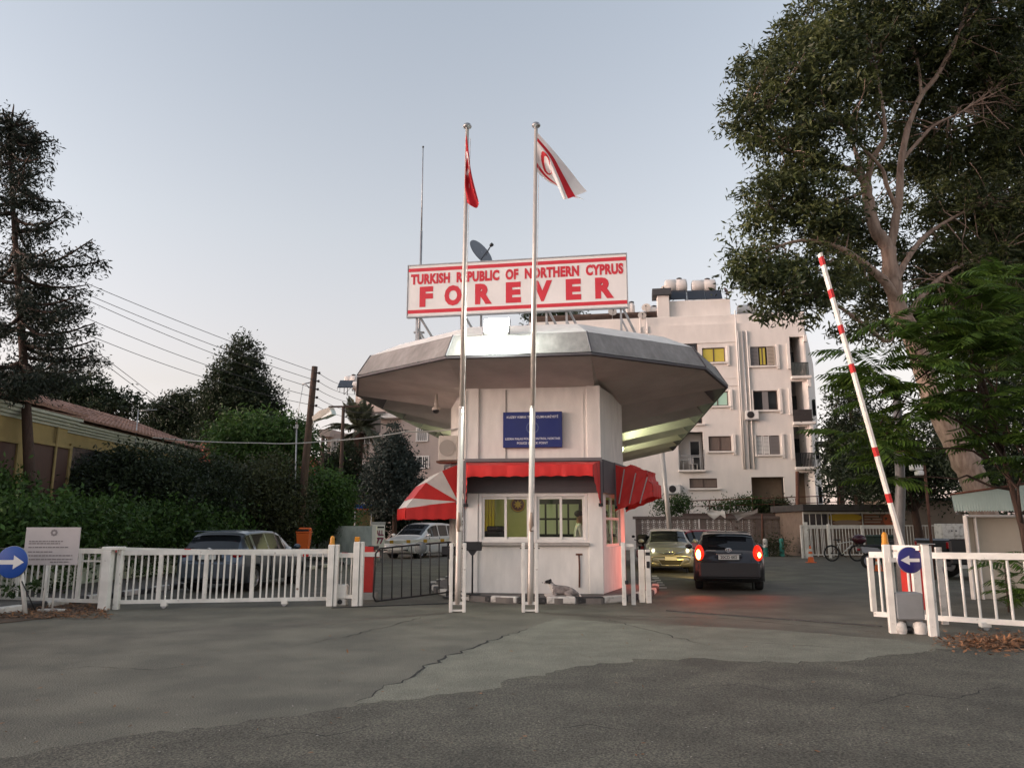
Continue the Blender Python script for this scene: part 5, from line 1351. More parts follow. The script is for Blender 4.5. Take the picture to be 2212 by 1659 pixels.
mb = MB(); mb.prism([(1.975, -.42, .45), (1.975, .42, .45), (1.975, .30, .29), (1.975, -.30, .29)], (.035, 0, 0)); mb.build('lower_grille', TRIM_BLACK, car3)
mb = MB(); mb.tube([(2.0, -.48, .48), (2.0, -.31, .265), (2.0, .31, .265), (2.0, .48, .48)], .018, 6); mb.build('grille_trim', SILVER, car3)
mb = MB(); mb.tube([(1.965, -.46, .72), (2.0, -.13, .655), (2.0, .13, .655), (1.965, .46, .72)], .016, 6); mb.build('grille_bar', CHROME, car3)
plate(car3, 2.03, .50, .40, .12, '', rear=False); emblem(car3, 1.985, .735, .05); mb = MB(); mb.tube([(.98, -.4, 1.03), (.85, .25, 1.13)], .009, 6); mb.tube([(.98, .1, 1.03), (.85, .6, 1.10)], .009, 6); mb.build('wiper', TRIM_BLACK, car3)
# red car behind it
REDCAR = paint('red_car_paint', (.22, .010, .014), .3)
car4, c4 = make_car('parked_car', 'red car parked behind the silver hatchback, mostly hidden', G(1492, 1228) + Vector((.55, 3.2, 0)), radians(205), [(x, a, b, c, d, e, f) for (x, a, b, c, d, e, f) in HATCH], 4.18, (-1.30, 1.30), .315, (-1.7, .95), (-1.90, -1.52), (.34, 1.05), REDCAR, PIL)
for s in (1, -1): MB().ball((1.84, s*.62, .68), (.2, .15, .09), 14, 8).build('headlight', HEAD_OFF, car4)
# white people carrier
VAN = [(-2.23, .42, .70, .76, .75, .66, .95), (-2.18, .32, .80, .83, .90, .68, 1.25), (-2.05, .25, .84, .855, .97, .68, 1.50), (-1.8, .22, .85, .86, .99, .68, 1.60), (-1.0, .21, .85, .86, .99, .67, 1.65), (-.2, .21, .85, .86, .98, .66, 1.64), (.25, .21, .85, .86, .97, .66, 1.57), (.70, .21, .85, .86, .96, .68, 1.32), (1.15, .21, .85, .86, .95, .72, 1.04), (1.5, .21, .84, .85, .91, .74, .96), (1.9, .23, .83, .835, .80, .74, .86), (2.12, .26, .79, .80, .68, .70, .74), (2.20, .30, .72, .74, .58, .64, .66), (2.23, .36, .64, .66, .54, .58, .60)]
WHITECAR = paint('white_car_paint', (.62, .62, .60), .0)
fw_ = G(908, 1206); hd_ = radians(246); c_, s_ = cos(hd_), sin(hd_); off = Vector((1.35*c_ - .80*s_, 1.35*s_ + .80*c_, 0))
car5, c5 = make_car('parked_car', 'white people carrier facing left beyond the dark railing', fw_ - off*1.08, hd_, VAN, 4.46, (-1.35, 1.35), .32, (-2.0, 1.0), (-2.17, -1.75), (.22, 1.08), WHITECAR, [(-.30, .62), (-1.22, -.38), (-1.92, -1.30)], scale=1.08)
for s in (1, -1):
    MB().ball((2.02, s*.60, .74), (.15, .19, .09), 14, 8).build('headlight', HEAD_OFF, car5); MB().box(2.2, 2.275, s*.66, s*.40, .36, .42, .01).build('fog_light', TRIM_BLACK, car5)
for z in (.70, .75): MB().box(2.16, 2.215, -.36, .36, z-.018, z+.012, .006).build('grille_bar', CHROME, car5)
MB().box(2.2, 2.283, -.34, .34, .42, .50, .01).build('lower_grille', TRIM_BLACK, car5); plate(car5, 2.295, .47, .46, .11, '', rear=False)
# ================================================================ poles, wires and lamp on the left
def wood_pole(label, b, top, r, ins=5, arm=True):
    t = thing('utility_pole', label, 'utility pole', b, 0, 'wooden utility poles'); v = Vector(top) - Vector(b)
    MB().tube([v*f for f in np.linspace(0, 1, 7)], [r*(1-.35*i/6) for i in range(7)], 10).build('pole', WOOD_POLE, t)
    for k in range(ins):
        p = v*(1-.035-.042*k)
        MB().lathe([(.03, -.05), (.06, -.03), (.04, 0), (.06, .03), (.03, .05)], p + Vector((r*.65+.10, -.05, 0)), 8).build('insulator', DARK_METAL, t)
        MB().obox(p, p + Vector((r*.65+.10, -.05, 0)), .03, .03).build('bracket', DARK_METAL, t)
    return t, v
YP = 31.0
pb = D(648, 1165, YP); pb.z = 0; pb = Vector((D(648, 1150, YP).x - .1, YP, 0)); ptop = D(680, 792, YP)
up, upv = wood_pole('leaning dark wooden utility pole carrying the street lamp', pb, ptop, .19)
u2b = D(735, 1075, 46); u2b.z = 0; u2t = D(742, 877, 46); wood_pole('thin dark pole in front of the palm tree', u2b, u2t, .15, 2)
MB().obox(u2t - u2b + Vector((-.9, 0, -.05)), u2t - u2b + Vector((1.0, 0, -.02)), .10, .10).build('crossarm', WOOD_POLE, [o for o in COL.objects if o.name == 'utility_pole.001'][0])
u3b = D(695, 1060, 46); u3b.z = 0; wood_pole('short dark pole left of the thin pole', u3b, D(698, 942, 46), .17, 1)
# stay and bracket beside the leaning pole
sb = D(640, 1140, YP); sb.z = 0; st_p = thing('steel_mast', 'thin steel mast standing left of the leaning utility pole', 'mast', sb)
a, b_, c_ = D(637, 1075, YP) - sb, D(641, 920, YP) - sb, D(655, 830, YP) - sb
mb = MB(); mb.tube([Vector((0, 0, 0)), a, b_], .03, 6); mb.tube([b_, D(646, 880, YP)-sb, c_], .012, 6); mb.tube([c_ + Vector((-.05, 0, 0)), D(672, 826, YP)-sb], .025, 6); mb.tube([c_ + Vector((.1, 0, 0)), D(668, 838, YP)-sb], .02, 6); mb.box(b_.x-.05, b_.x+.05, b_.y-.05, b_.y+.05, b_.z-.1, b_.z+.06); mb.build('mast', STEEL, st_p)
# street lamp head on its arm
lb = D(676, 912, YP - .2); lp_ = thing('street_lamp', 'grey street lamp head fixed to the leaning utility pole', 'street lamp', lb)
e0, e1 = D(681, 906, YP-.2) - lb, D(718, 886, YP-.6) - lb
mb = MB(); mb.tube([(0, .15, -.25), (0, 0, -.15), e0], .03, 8); mb.build('arm', STEEL, lp_)
LAMPG = mat('lamp_housing', (.40, .36, .31), .5); LENS = mat('lamp_lens', (.45, .50, .50), .15, spec=.7)
d = (e1-e0); mb = MB(); ux = d.normalized()
def hexa(o, p0, p1, w0, w1, h0, h1, dz=0):
    r = Vector((-ux.y, ux.x, 0)).normalized(); upz = r.cross(ux)*-1 if r.cross(ux).z < 0 else r.cross(ux)
    vs = [p + r*(a*w) + upz*(c*h + dz) for p, w, h in ((p0, w0, h0), (p1, w1, h1)) for a, c in ((-1, -1), (1, -1), (1, 1), (-1, 1))]
    o.add(vs, [(3, 2, 1, 0), (4, 5, 6, 7), (0, 1, 5, 4), (1, 2, 6, 5), (2, 3, 7, 6), (3, 0, 4, 7)])
hexa(mb, e0 - ux*.06, e0 + d*.45, .10, .17, .09, .15, .03); hexa(mb, e0 + d*.45, e0 + d, .17, .15, .15, .08, .03); mb.build('housing', LAMPG, lp_)
mb = MB(); hexa(mb, e0 + d*.46, e0 + d*1.03, .155, .14, .06, .10, -.10); mb.build('lens', LENS, lp_)
# overhead wires: from the pole away to the left and on to the right
wn_ = 0
WIREM = mat('wire', (.06, .055, .055), .7)
for k, (x0, y0, x2, y2) in enumerate(((-40, 520, 770, 830), (-40, 545, 780, 850), (-40, 555, 790, 868), (-20, 640, 800, 890), (-30, 640, 810, 905))):
    p1 = pb + upv*(1-.035-.042*k) + Vector((.2, -.05, 0))
    far = D(x2, y2, 47)
    near = (D(170, (605, 628, 640, 680, 715)[k], 25.0)); near2 = near + (near - p1)*.5 + Vector((0, 0, .2))
    mid = p1.lerp(near, .5) - Vector((0, 0, (.10, .14, .18, .22, .26)[k]))
    base = p1.copy(); pts = []
    for i in range(25):
        f = i/24; pts.append((p1*(1-f)**2 + (mid*2 - (p1+near)*.5)*2*f*(1-f) + near*f*f))
    pts.append(near2)
    o = MB().tube([p - base for p in pts], .011, 5).build('overhead_wire', WIREM, None, base)
    tag(o, '%s overhead wire from the leaning pole up to the cedar on the left' % ('topmost', 'second from top', 'third from top', 'fourth from top', 'lowest')[k], 'wire', 'wires on the leaning pole')
    pts = [p1.lerp(far, i/10) - Vector((0, 0, .25*4*(i/10)*(1-i/10))) for i in range(11)]
    o = MB().tube([p - base for p in pts], .011, 5).build('overhead_wire', WIREM, None, base)
    tag(o, '%s overhead wire from the leaning pole on to the beige building' % ('topmost', 'second from top', 'third from top', 'fourth from top', 'lowest')[k], 'wire', 'wires on the leaning pole')
for k, (a_, b_) in enumerate((((185, 742), (420, 900)), ((185, 755), (410, 905)))):
    p, q = D(*a_, 24), D(*b_, 60); o = MB().tube([Vector((0, 0, 0)), (q-p)*.5 - Vector((0, 0, .35)), q-p], .012, 5).build('overhead_wire', WIREM, None, p)
    tag(o, 'thin wire slanting down from cedar to the round trees, %s of two' % ('upper', 'lower')[k], 'wire', 'thin wires behind the cedar')

# ================================================================ beige apartment building behind the palm
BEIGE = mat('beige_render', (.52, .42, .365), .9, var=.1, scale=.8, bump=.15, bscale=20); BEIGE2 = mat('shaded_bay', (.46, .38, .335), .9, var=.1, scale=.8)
bf = Face(D(850, 960, 62), radians(-14))
bb = thing('apartment_building', 'beige three storey apartment block behind the palm tree', 'building', bf.p, bf.yaw)
def U(x, y): return bf.at(x, y)
def slab(nm, x0, x1, y0, y1, m, d0=0.0, d1=9.0, par=None, zmin=None):
    a, b_ = U(x0, y0), U(x1, y1); z0 = b_[1] if zmin is None else zmin
    return MB().box(a[0], b_[0], d0, d1, z0, a[1]).build(nm, m, par or bb)
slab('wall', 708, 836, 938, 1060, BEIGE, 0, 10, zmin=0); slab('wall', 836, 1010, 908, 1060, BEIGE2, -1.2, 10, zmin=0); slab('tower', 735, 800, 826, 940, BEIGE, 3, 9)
slab('parapet', 697, 722, 930, 945, BEIGE, -.8, 2); slab('balcony_slab', 833, 880, 902, 909, STUCCO, -2.0, 0)
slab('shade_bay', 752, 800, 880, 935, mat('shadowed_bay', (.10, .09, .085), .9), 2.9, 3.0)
def bwin(x0, x1, y0, y1, d=0.0, bars=True):
    a, b_ = U(x0, y0), U(x1, y1); f = MB(); t = .09
    f.box(a[0]-t, b_[0]+t, d-.06, d-.002, a[1], a[1]+t); f.box(a[0]-t, b_[0]+t, d-.14, d-.002, b_[1]-t, b_[1]); f.box(a[0]-t, a[0], d-.06, d-.002, b_[1], a[1]); f.box(b_[0], b_[0]+t, d-.06, d-.002, b_[1], a[1])
    w = f.build('window', STUCCO, bb); MB().box(a[0], b_[0], d-.03, d-.003, b_[1], a[1]).build('pane', DARK_GLASS, w)
    if bars:
        g = MB(); n = 5
        for k in range(n): u = a[0] + (b_[0]-a[0])*(k+.5)/n; g.box(u-.03, u+.03, d-.055, d-.032, b_[1], a[1])
        g.build('grille', WHITE_PAINT, w)
for q in ((717, 731, 950, 973), (913, 934, 930, 955, -1.2), (913, 936, 990, 1012, -1.2)): bwin(*q[:4], *(q[4:]))
for q in ((789, 798, 947, 957), (810, 818, 947, 957), (786, 795, 1000, 1010)): bwin(*q, 0.0, False)
for x in (742, 770): slab('rail_bar', x, x+18, 845, 849, STUCCO, 2.86, 2.99)
slab('downpipe', 833, 835, 945, 1040, STEEL, -.06, -.005)
def water_tank(label, loc, L=1.6, r=.55, rz=0.0, legs=.7, group='water tanks on the roofs', solar=True, axis='x', m=None):
    t = thing('water_tank', label, 'water tank', loc, rz, group); TANK = m or mat('tank_white', (.62, .58, .54), .45, var=.08)
    z = legs + r
    MB().lathe([(r*.55, -L/2), (r*.93, -L/2+.06), (r, -L/2+.14), (r, -.04), (r*.97, -.02), (r*.97, .02), (r, .04), (r, L/2-.14), (r*.93, L/2-.06), (r*.55, L/2)], (0, 0, z), 20, axis).build('barrel', TANK, t)
    MB().lathe([(.17, 0), (.20, .03), (.20, .10), (.05, .16)], (L*.16, 0, z+r-.02), 12).build('lid', DARK_METAL, t)
    MB().box(-.02, .02, -r-.01, r+.01, z-r-.01, z+r+.01).build('strap', DARK_METAL, t) if False else None
    f = MB()
    for x in (-L*.42, L*.42):
        for y in (-r*.8, r*.8): f.obox((x, y, 0), (x, y, legs+.06), .05, .05)
    for y in (-r*.8, r*.8): f.obox((-L*.5, y, legs), (L*.5, y, legs), .05, .05)
    for x in (-L*.42, 0, L*.42): f.obox((x, -r*.8, legs+.02), (x, r*.8, legs+.02), .05, .05)
    f.obox((-L*.42, -r*.8, 0), (L*.42, -r*.8, legs), .03, .03); f.build('stand', DARK_METAL, t)
    return t
def solar_panel(label, loc, rz, w=1.1, L=1.9):
    t = thing('solar_panel', label, 'solar panel', loc, rz, 'solar panels on the roofs'); a, b_ = Vector((0, -L*.4, .25)), Vector((0, L*.4, 1.1))
    MB().obox(a, b_, w, .08).build('panel', mat('solar_dark', (.03, .035, .045), .15), t); f = MB()
    for x in (-w/2, w/2): f.obox((x, -L*.4, .22), (x, L*.4, 1.07), .05, .05); f.obox((x, L*.4, 1.07), (x, L*.4, 0), .04, .04); f.obox((x, -L*.4, .22), (x, -L*.4, 0), .04, .04)
    f.build('frame', STEEL, t); return t
tz_ = U(735, 826)[1]
def ontower(x, d):
    f = Face(bf.p - bf.n*d, bf.yaw); q = f.p + f.r*f.at(x, 826)[0]; q.z = tz_; return q
water_tank('white water tank on legs over the beige tower', ontower(759, 6), 1.25, .42, bf.yaw, .95)
water_tank('low white water tank at roof edge beside the canopy tip', ontower(778, 4.5), 1.3, .40, bf.yaw, .15)
solar_panel('dark solar panel on the beige tower', ontower(748, 4.2), bf.yaw + .3, 1.3, 1.6)

# ================================================================ palms
FROND = leafmat('palm_frond', (.095, .105, .065), .3); PALM_BARK = mat('palm_bark', (.085, .05, .036), .95, var=.4, scale=5, bump=.8, bscale=9)
def frond_mesh(L, w, n=48, sag=.55, seed=0, m=None, leaflet=.034):
    r = random.Random(seed); vs, fs = [], []
    def P(f): return Vector((L*f*(1-.12*f), 0, L*(.42*f - sag*f*f)))
    for i in range(n):
        f = .16 + .84*i/(n-1); p = P(f); ww = w*sin(pi*min(1, .18+.8*f))*(1.05-.5*f)
        tng = (P(min(1, f+.02)) - P(f-.02)).normalized()
        for s in (-1, 1):
            d = (tng*.75 + Vector((0, s, -.35 + r.gauss(0, .12)))).normalized(); e = p + d*ww*r.uniform(.85, 1.1); h = tng.cross(d).normalized().cross(d)*leaflet
            o = len(vs); mid = p.lerp(e, .5) + Vector((0, 0, .02)); vs += [p, mid + h, e, mid - h]; fs.append((o, o+1, o+2, o+3))
    mb = MB().add(vs, fs); mb.tube([P(i/8) for i in range(9)], [.028*(1-.8*i/8) for i in range(9)], 5)
    me = mb.mesh('frond'); me.materials.append(m or FROND); return me
def palm(label, base, top, L, n, seed, r0=.26, group='palm trees'):
    t = thing('palm_tree', label, 'palm tree', base, 0, group); v = Vector(top) - Vector(base); r = random.Random(seed); pts, rs = [], []
    for i in range(25):
        f = i/24; pts.append(v*f); rs.append(r0*(.78 + .1*(i % 2) + (.45*max(0, f-.78)/.22)) * (1 if f < .99 else .7))
    MB().tube(pts, rs, 12).build('trunk', PALM_BARK, t)
    ms = [frond_mesh(L, L*.30, seed=seed+k, sag=(.35, .62, .95)[k]) for k in range(3)]
    for i in range(n):
        a = 2*pi*i/n*2.618 + r.uniform(-.2, .2); tier = i/n
        o = bpy.data.objects.new('frond', ms[min(2, int(tier*3))]); COL.objects.link(o); o.parent = t; o.location = v + Vector((0, 0, .05)); el = radians(88 - 95*tier + r.uniform(-8, 8))
        o.rotation_euler = (r.uniform(-.3, .3), -el + radians(15), a); s = r.uniform(.8, 1.1); o.scale = (s, s, s)
    return t
b = D(776, 1040, 50); b.z = 0; palm('tall palm tree before the beige apartment block', b, D(776, 935, 50), 2.7, 46, 3, .30)

# ================================================================ bin, signs beyond the gate
p = G(655, 1215); p = D(655, 1190, 29.3); bn = thing('litter_bin', 'orange plastic litter bin fixed by the leaning pole', 'bin', p); 
MB().prism([(-.20, -.16, 0), (.20, -.16, 0), (.20, .16, 0), (-.20, .16, 0)], (0, 0, .02)).build('base', ORANGE, bn)
vs = [(-.19, -.15, 0), (.19, -.15, 0), (.19, .15, 0), (-.19, .15, 0), (-.24, -.19, .66), (.24, -.19, .66), (.24, .19, .66), (-.24, .19, .66)]
MB().add(vs, [(0, 1, 5, 4), (1, 2, 6, 5), (2, 3, 7, 6), (3, 0, 4, 7)]).build('body', ORANGE, bn)
mb = MB(); mb.box(-.27, .27, -.22, .22, .66, .72, .02); mb.box(-.25, .25, -.02, .2, .72, .86, .05); mb.build('lid', ORANGE, bn); MB().box(-.2, .2, -.21, -.05, .725, .80).build('opening', BLACK, bn)
MB().tube([(0, .2, -p.z), (0, .2, .5)], .03, 8).build('post', DARK_METAL, bn)
cs = G(817, 1188); cs = D(816, 1187, 34.5); sgn = thing('call_sign', 'white upright board with red word CALL and number 77 behind the red post', 'sign', Vector((cs.x, cs.y, 0)), radians(2))
h0, h1 = cs.z, D(816, 1127, 34.5).z; w_ = .56
MB().box(-w_/2, w_/2, 0, .05, h0, h1).build('panel', SIGN_WHITE, sgn); MB().box(-w_/2-.02, w_/2+.02, -.006, .04, h1-.13, h1).build('header', STEEL, sgn); MB().box(-w_/2+.05, w_/2-.03, -.006, -.001, h1-.27, h1-.20).build('caption_bar', DARK_METAL, sgn)
PURPLE = mat('call_red', (.22, .015, .07), .5)
text('CALL', PURPLE, sgn, (.0, -.004, h1-.48), w=.48, h=.24, bold=.05); text('77', PURPLE, sgn, (.08, -.004, h1-.82), w=.34, h=.28, bold=.05)
for x in (-.22, .22): MB().box(x-.02, x+.02, .05, .09, 0, h0+.05).build('leg', STEEL, sgn)
sp_ = D(787, 1094, 44); ss = thing('street_sign', 'small blue street name sign on a pale post', 'sign', (sp_.x, 44, 0)); MB().box(-.55, .45, -.02, .02, sp_.z-.12, sp_.z+.12).build('panel', BLUE_SIGN, ss); MB().box(-.57, .47, -.025, .025, sp_.z-.17, sp_.z-.125).build('rail', ORANGE, ss)
MB().tube([(.42, .03, 0), (.42, .03, sp_.z+.1)], .035, 8).build('post', STEEL, ss); MB().tube([(-.5, .03, 0), (-.5, .03, sp_.z+.1)], .035, 8).build('post', STEEL, ss)
for k, (x, y0, y1) in enumerate(((981, 1062, 1110), (989, 1062, 1112), (996, 1062, 1113))): pass
# second barrier: red post and lowered white arm with yellow marks
bp = G(812, 1212); bt = thing('barrier', 'far lowered barrier, white arm with yellow marks on a red post', 'barrier', bp, 0); zt_ = D(812, 1163, bp.y).z
MB().box(-.17, .17, -.15, .15, 0, .16, .01).build('plinth', CONCRETE, bt); MB().box(-.13, .13, -.12, .12, .16, zt_, .02).build('cabinet', RED, bt); MB().lathe([(.10, 0), (.10, .14), (.0, .16)], (0, 0, zt_), 10).build('lamp', mat('amber_lens', (.55, .22, .015), .3), bt)
e = D(1000, 1166, bp.y - .8) - bp; s_ = Vector((.1, -.12, D(828, 1171, bp.y).z)); mb = MB(); mb.obox(s_, e, .06, .14); arm = mb.build('arm', GATE_WHITE, bt)
YELM = mat('yellow_mark', (.50, .27, .02), .5)
for f in (.14, .34, .54, .74): a_, b2 = s_.lerp(e, f), s_.lerp(e, f+.045); MB().obox(a_, b2, .066, .146).build('mark', YELM, arm)

# ================================================================ white sliding gate on the left
def rail_panel(par, a, b, zb, zt, n, r, mainposts, bar=.09, bar_m=GATE_WHITE, low=None, rw=.035, base_pt=None):
    """a,b ground points in the parent's axes"""
    a, b = Vector(a), Vector(b); L = (b-a).length
    MB().obox(a + Vector((0, 0, zt-bar/2)), b + Vector((0, 0, zt-bar/2)), .06, bar).build('top_rail', bar_m, par)
    MB().obox(a + Vector((0, 0, zb)), b + Vector((0, 0, zb)), .06, .07).build('bottom_rail', bar_m, par)
    for k in range(n):
        f = (k+.5)/n; p = a.lerp(b, f)
        if any(abs(f-q)*L < .07 for q in mainposts): continue
        MB().tube([p + Vector((0, 0, zb+.036)), p + Vector((0, 0, zt-bar-.001))], r, 6, cap=False).build('bar', bar_m, par)
    for q in mainposts:
        p = a.lerp(b, q); MB().box(p.x-rw, p.x+rw, p.y-rw, p.y+rw, zb+.036, zt-bar-.001).build('upright', bar_m, par)
def cap_post(par, p, h, w=.075, m=GATE_WHITE, name='post'):
    MB().box(p[0]-w, p[0]+w, p[1]-w, p[1]+w, 0, h, .008).build(name, m, par)
gA, gB = G(226, 1318), G(712, 1309)
gate = thing('sliding_gate', 'long white barred sliding gate across the left lane', 'gate', gA); L0 = gB - gA
zb_, zt_ = D(470, 1303, gA.lerp(gB, .5).y).z, D(470, 1187, gA.lerp(gB, .5).y).z
e0, e1 = L0*.03 + Vector((0, .12, 0)), L0*.995 + Vector((0, .12, 0))
rail_panel(gate, e0, e1, .14, zt_, 34, .019, (.01, .19, .40, .62, .84, .99), .10)
for f in (.22, .78):
    p = e0.lerp(e1, f); MB().lathe([(.05, -.03), (.05, .03)], (p.x, p.y, .055), 14, 'y').build('roller', STEEL, gate); MB().box(p.x-.06, p.x+.06, p.y-.04, p.y+.04, .05, .13).build('roller_bracket', GATE_WHITE, gate)
gp = thing('gate_post', 'broad white gate post at left end of the sliding gate', 'gate post', gA, 0, 'white gate posts'); cap_post(gp, (-.02, 0), D(238, 1188, gA.y).z, .085); MB().box(-.13, .22, -.08, .2, D(238, 1188, gA.y).z, D(238, 1183, gA.y).z+.02, .01).build('cap', GATE_WHITE, gp); MB().box(.11, .2, .06, .2, 0, 1.2, .008).build('catch_post', GATE_WHITE, gp)
for k, (x, lab) in enumerate(((712, 'white gate post with an amber beacon left of the motor box'), (767, 'white gate post with an amber beacon right of the motor box'))):
    p = G(x, 1309); t = thing('gate_post', lab, 'gate post', p, 0, 'white gate posts'); h = D(x, 1176 if k == 0 else 1170, p.y).z
    cap_post(t, (0, 0), h, .062); MB().box(.075, .14, -.04, .10, 0, h, .006).build('side_plate', GATE_WHITE, t)
    AMB = mat('amber_lens', (.55, .22, .015), .3)
    if k == 0: MB().lathe([(.055, 0), (.055, .02), (.048, .03), (.045, .13), (.03, .17), (0, .18)], (0, 0, h), 14).build('beacon', AMB, t)
    else: MB().box(-.05, .05, -.05, .05, h, h+.10, .012).build('beacon', AMB, t)
p0_, p1_ = G(712, 1309), G(767, 1309)
nf = thing('short_fence', 'short white barred frame between the two beacon posts', 'fence', p0_); rail_panel(nf, Vector((.14, .08, 0)), p1_ - p0_ + Vector((-.07, .08, 0)), .18, 1.05, 3, .016, (), .09)
mo = thing('gate_motor', 'white gate motor box on the ground between beacon posts', 'motor box', G(735, 1308)); MB().box(-.13, .13, -.05, .16, .14, .42, .02).build('cover', GATE_WHITE, mo); MB().box(-.12, .12, -.04, .15, .0, .14, .02).build('base', KERB_WHITE, mo); MB().lathe([(.05, -.056), (.0, -.06)], (0.0, 0, .08), 12, 'y').build('knob', BLACK, mo)
# fence running left from the gate post
fA, fB = G(-420, 1303), G(222, 1314)
fb_ = fB + Vector((0, .15, 0)); fa_ = D(0, 1300, 16.6); fa_.z = 0; fa_ = fb_ + (fa_ - fb_)*2.2
fen = thing('fence', 'white barred fence behind the blue arrow sign', 'fence', fb_); v = fa_ - fb_
rail_panel(fen, Vector((0, 0, 0)), v, .12, 1.15, 38, .020, (.005, .125, .26, .39, .52, .66, .80, .93), .10)
MB().obox(Vector((0, 0, .90)), v + Vector((0, 0, .90)), .03, .035).build('middle_rail', GATE_WHITE, fen)
# barrier arm lying along the top of the gate, and its red cabinet
cb = G(789, 1297); cab = thing('barrier', 'near barrier with lowered white and red arm resting along the gate', 'barrier', cb + Vector((0, .25, 0))); hz = D(789, 1180, cb.y+.25).z
MB().box(-.17, .20, -.16, .16, 0, .16, .01).build('plinth', CONCRETE, cab); MB().box(-.13, .13, -.13, .13, .16, hz, .015).build('cabinet', RED, cab); MB().box(-.135, .26, -.15, -.09, hz-.22, hz-.12).build('arm_clamp', GATE_WHITE, cab); MB().box(.0, .2, -.12, .12, hz-.07, hz+.01).build('head', DARK_METAL, cab)
ob_ = cb + Vector((0, .25, 0)); s_ = D(770, 1199, ob_.y-.2) - ob_; e_ = D(245, 1187, 16.0) - ob_; mb = MB(); mb.obox(s_, e_, .05, .10); arm = mb.build('arm', GATE_WHITE, cab)
for f in (.04, .21, .70, .985): MB().obox(s_.lerp(e_, f), s_.lerp(e_, f+.025), .056, .106).build('mark', RED, arm)
# loose dark tubular railing leaning between the cabinet and the flagpole
a, b_ = G(806, 1304), D(980, 1284, 18.0); b_.z = .12
rl = thing('crowd_barrier', 'thin dark tubular railing section left of the left flagpole', 'barrier', a); v = b_ - a; ht = 1.13
mb = MB(); mb.tube([Vector((.05, 0, .05)), Vector((0, 0, .15)), Vector((.02, 0, ht-.1)), Vector((.10, .03, ht))] + [v*f + Vector((0, 0, ht + .0*f)) for f in (.3, .6, .93)] + [v*.985 + Vector((0, 0, ht-.05)), v + Vector((0, 0, ht-.22)), v + Vector((0, 0, .02))], .02, 8); mb.build('frame', DARK_METAL, rl)
MB().tube([Vector((.05, 0, .05)), v + Vector((0, 0, .02))], .018, 8).build('bottom_rail', DARK_METAL, rl)
for k in range(8):
    f = (k+.75)/8.5; MB().tube([v*f + Vector((.02, 0, .05)), v*f + Vector((0, 0, ht))], .013, 6).build('bar', DARK_METAL, rl)
p = v*.56 + Vector((0, -.03, ht-.07)); MB().lathe([(.14, 0), (.14, -.01), (0, -.012)], p, 20, 'y').build('disc', mat('grey_disc', (.16, .17, .17), .5), rl)

# ================================================================ round arrow signs and the notice board
def arrow_sign(name, label, base, top, r, right, m, post=True, tilt=0.0):
    t = thing(name, label, 'sign', base); c = top - base
    if post: MB().tube([(0, .04, 0), Vector((c.x*.9+.02, .05, c.z+r*.2))], .038, 10).build('post', GATE_WHITE, t)
    MB().lathe([(r, .01), (r, -.01), (r*.985, -.012), (0, -.0125)], c, 40, 'y').build('disc', m, t)
    MB().lathe([(r+.008, .02), (r+.008, .012), (0, .012)], c, 40, 'y').build('backplate', STEEL, t)
    s = 1 if right else -1; A = [(-.80, .14), (.12, .14), (.12, .44), (.80, 0), (.12, -.44), (.12, -.14), (-.80, -.14)]
    if not right: A = [(-.70, .13), (.10, .13), (.10, .37), (.82, 0), (.10, -.37), (.10, -.13), (-.70, -.13)]
    pts = [(c.x + s*x*r, -.016 + c.y, c.z + z*r) for x, z in A]
    if s > 0: pts = pts[::-1]
    MB().poly(pts).build('arrow', SIGN_WHITE, t)
    return t
sb_ = G(52, 1328); st_c = D(26, 1214, sb_.y - .1)
t = arrow_sign('arrow_sign', 'blue round sign with white arrow pointing right on a leaning post', sb_, st_c, .285, True, BLUE_SIGN)
MB().tube([D(47, 1255, sb_.y) - sb_, D(76, 1318, sb_.y+.05) - sb_ ], .012, 6).build('stay', BLACK, t)
ib = G(146, 1322); ip = D(114, 1188, ib.y); ibd = thing('notice_board', 'pale notice board with rows of faded small print at the fence', 'notice board', (ip.x, ip.y - .05, 0), radians(4))
w2, z0, z1 = .50, D(110, 1220, ib.y).z, D(110, 1139, ib.y).z
BOARD = mat('board_pale', (.50, .45, .44), .6, var=.06); FADE = mat('faded_print', (.22, .19, .19), .7)
MB().box(-w2, w2, 0, .03, z0, z1, .004).build('panel', BOARD, ibd)
r_ = random.Random(3); hgt = z1 - z0
for k, (zf, x0, x1) in enumerate(((.63, -.85, .40), (.57, -.85, .30), (.47, -.85, .62), (.35, -.85, .05), (.25, -.9, .80), (.15, -.88, .82), (.08, .0, .70))):
    mb = MB(); x = x0
    while x < x1:
        w_ = r_.uniform(.05, .16); mb.box(x*w2, min(x1, x+w_)*w2, -.003, -.0005, z0 + hgt*zf - .011, z0 + hgt*zf + .011); x += w_ + .025
    mb.build('printed_line', FADE, ibd)
mb = MB()
for k in range(8):
    a_ = 2*pi*k/8; mb.lathe([(.022, -.003), (0, -.004)], (.02 + .045*cos(a_), 0, z0 + hgt*.86 + .045*sin(a_)), 8, 'y')
o = mb.build('print_emblem', FADE, ibd)
for x in (.12, -.05): MB().tube([(x, .02, 0), (x, .02, z0+.2)], .018, 8).build('leg', GATE_WHITE, ibd)
for k, (x, y, n) in enumerate(((110, 1320, 0), (15, 1322, 0))):
    p = G(x, y); d_ = thing('slab', ['flat white broken slab lying beyond the notice board', 'flat white broken slab lying left of the blue sign'][k], 'slab', p, .3*k); MB().prism([(-.22, -.1, 0), (.2, -.12, 0), (.26, .05, 0), (-.05, .14, 0), (-.24, .08, 0)], (0, 0, .04)).build('slab', KERB_WHITE, d_)
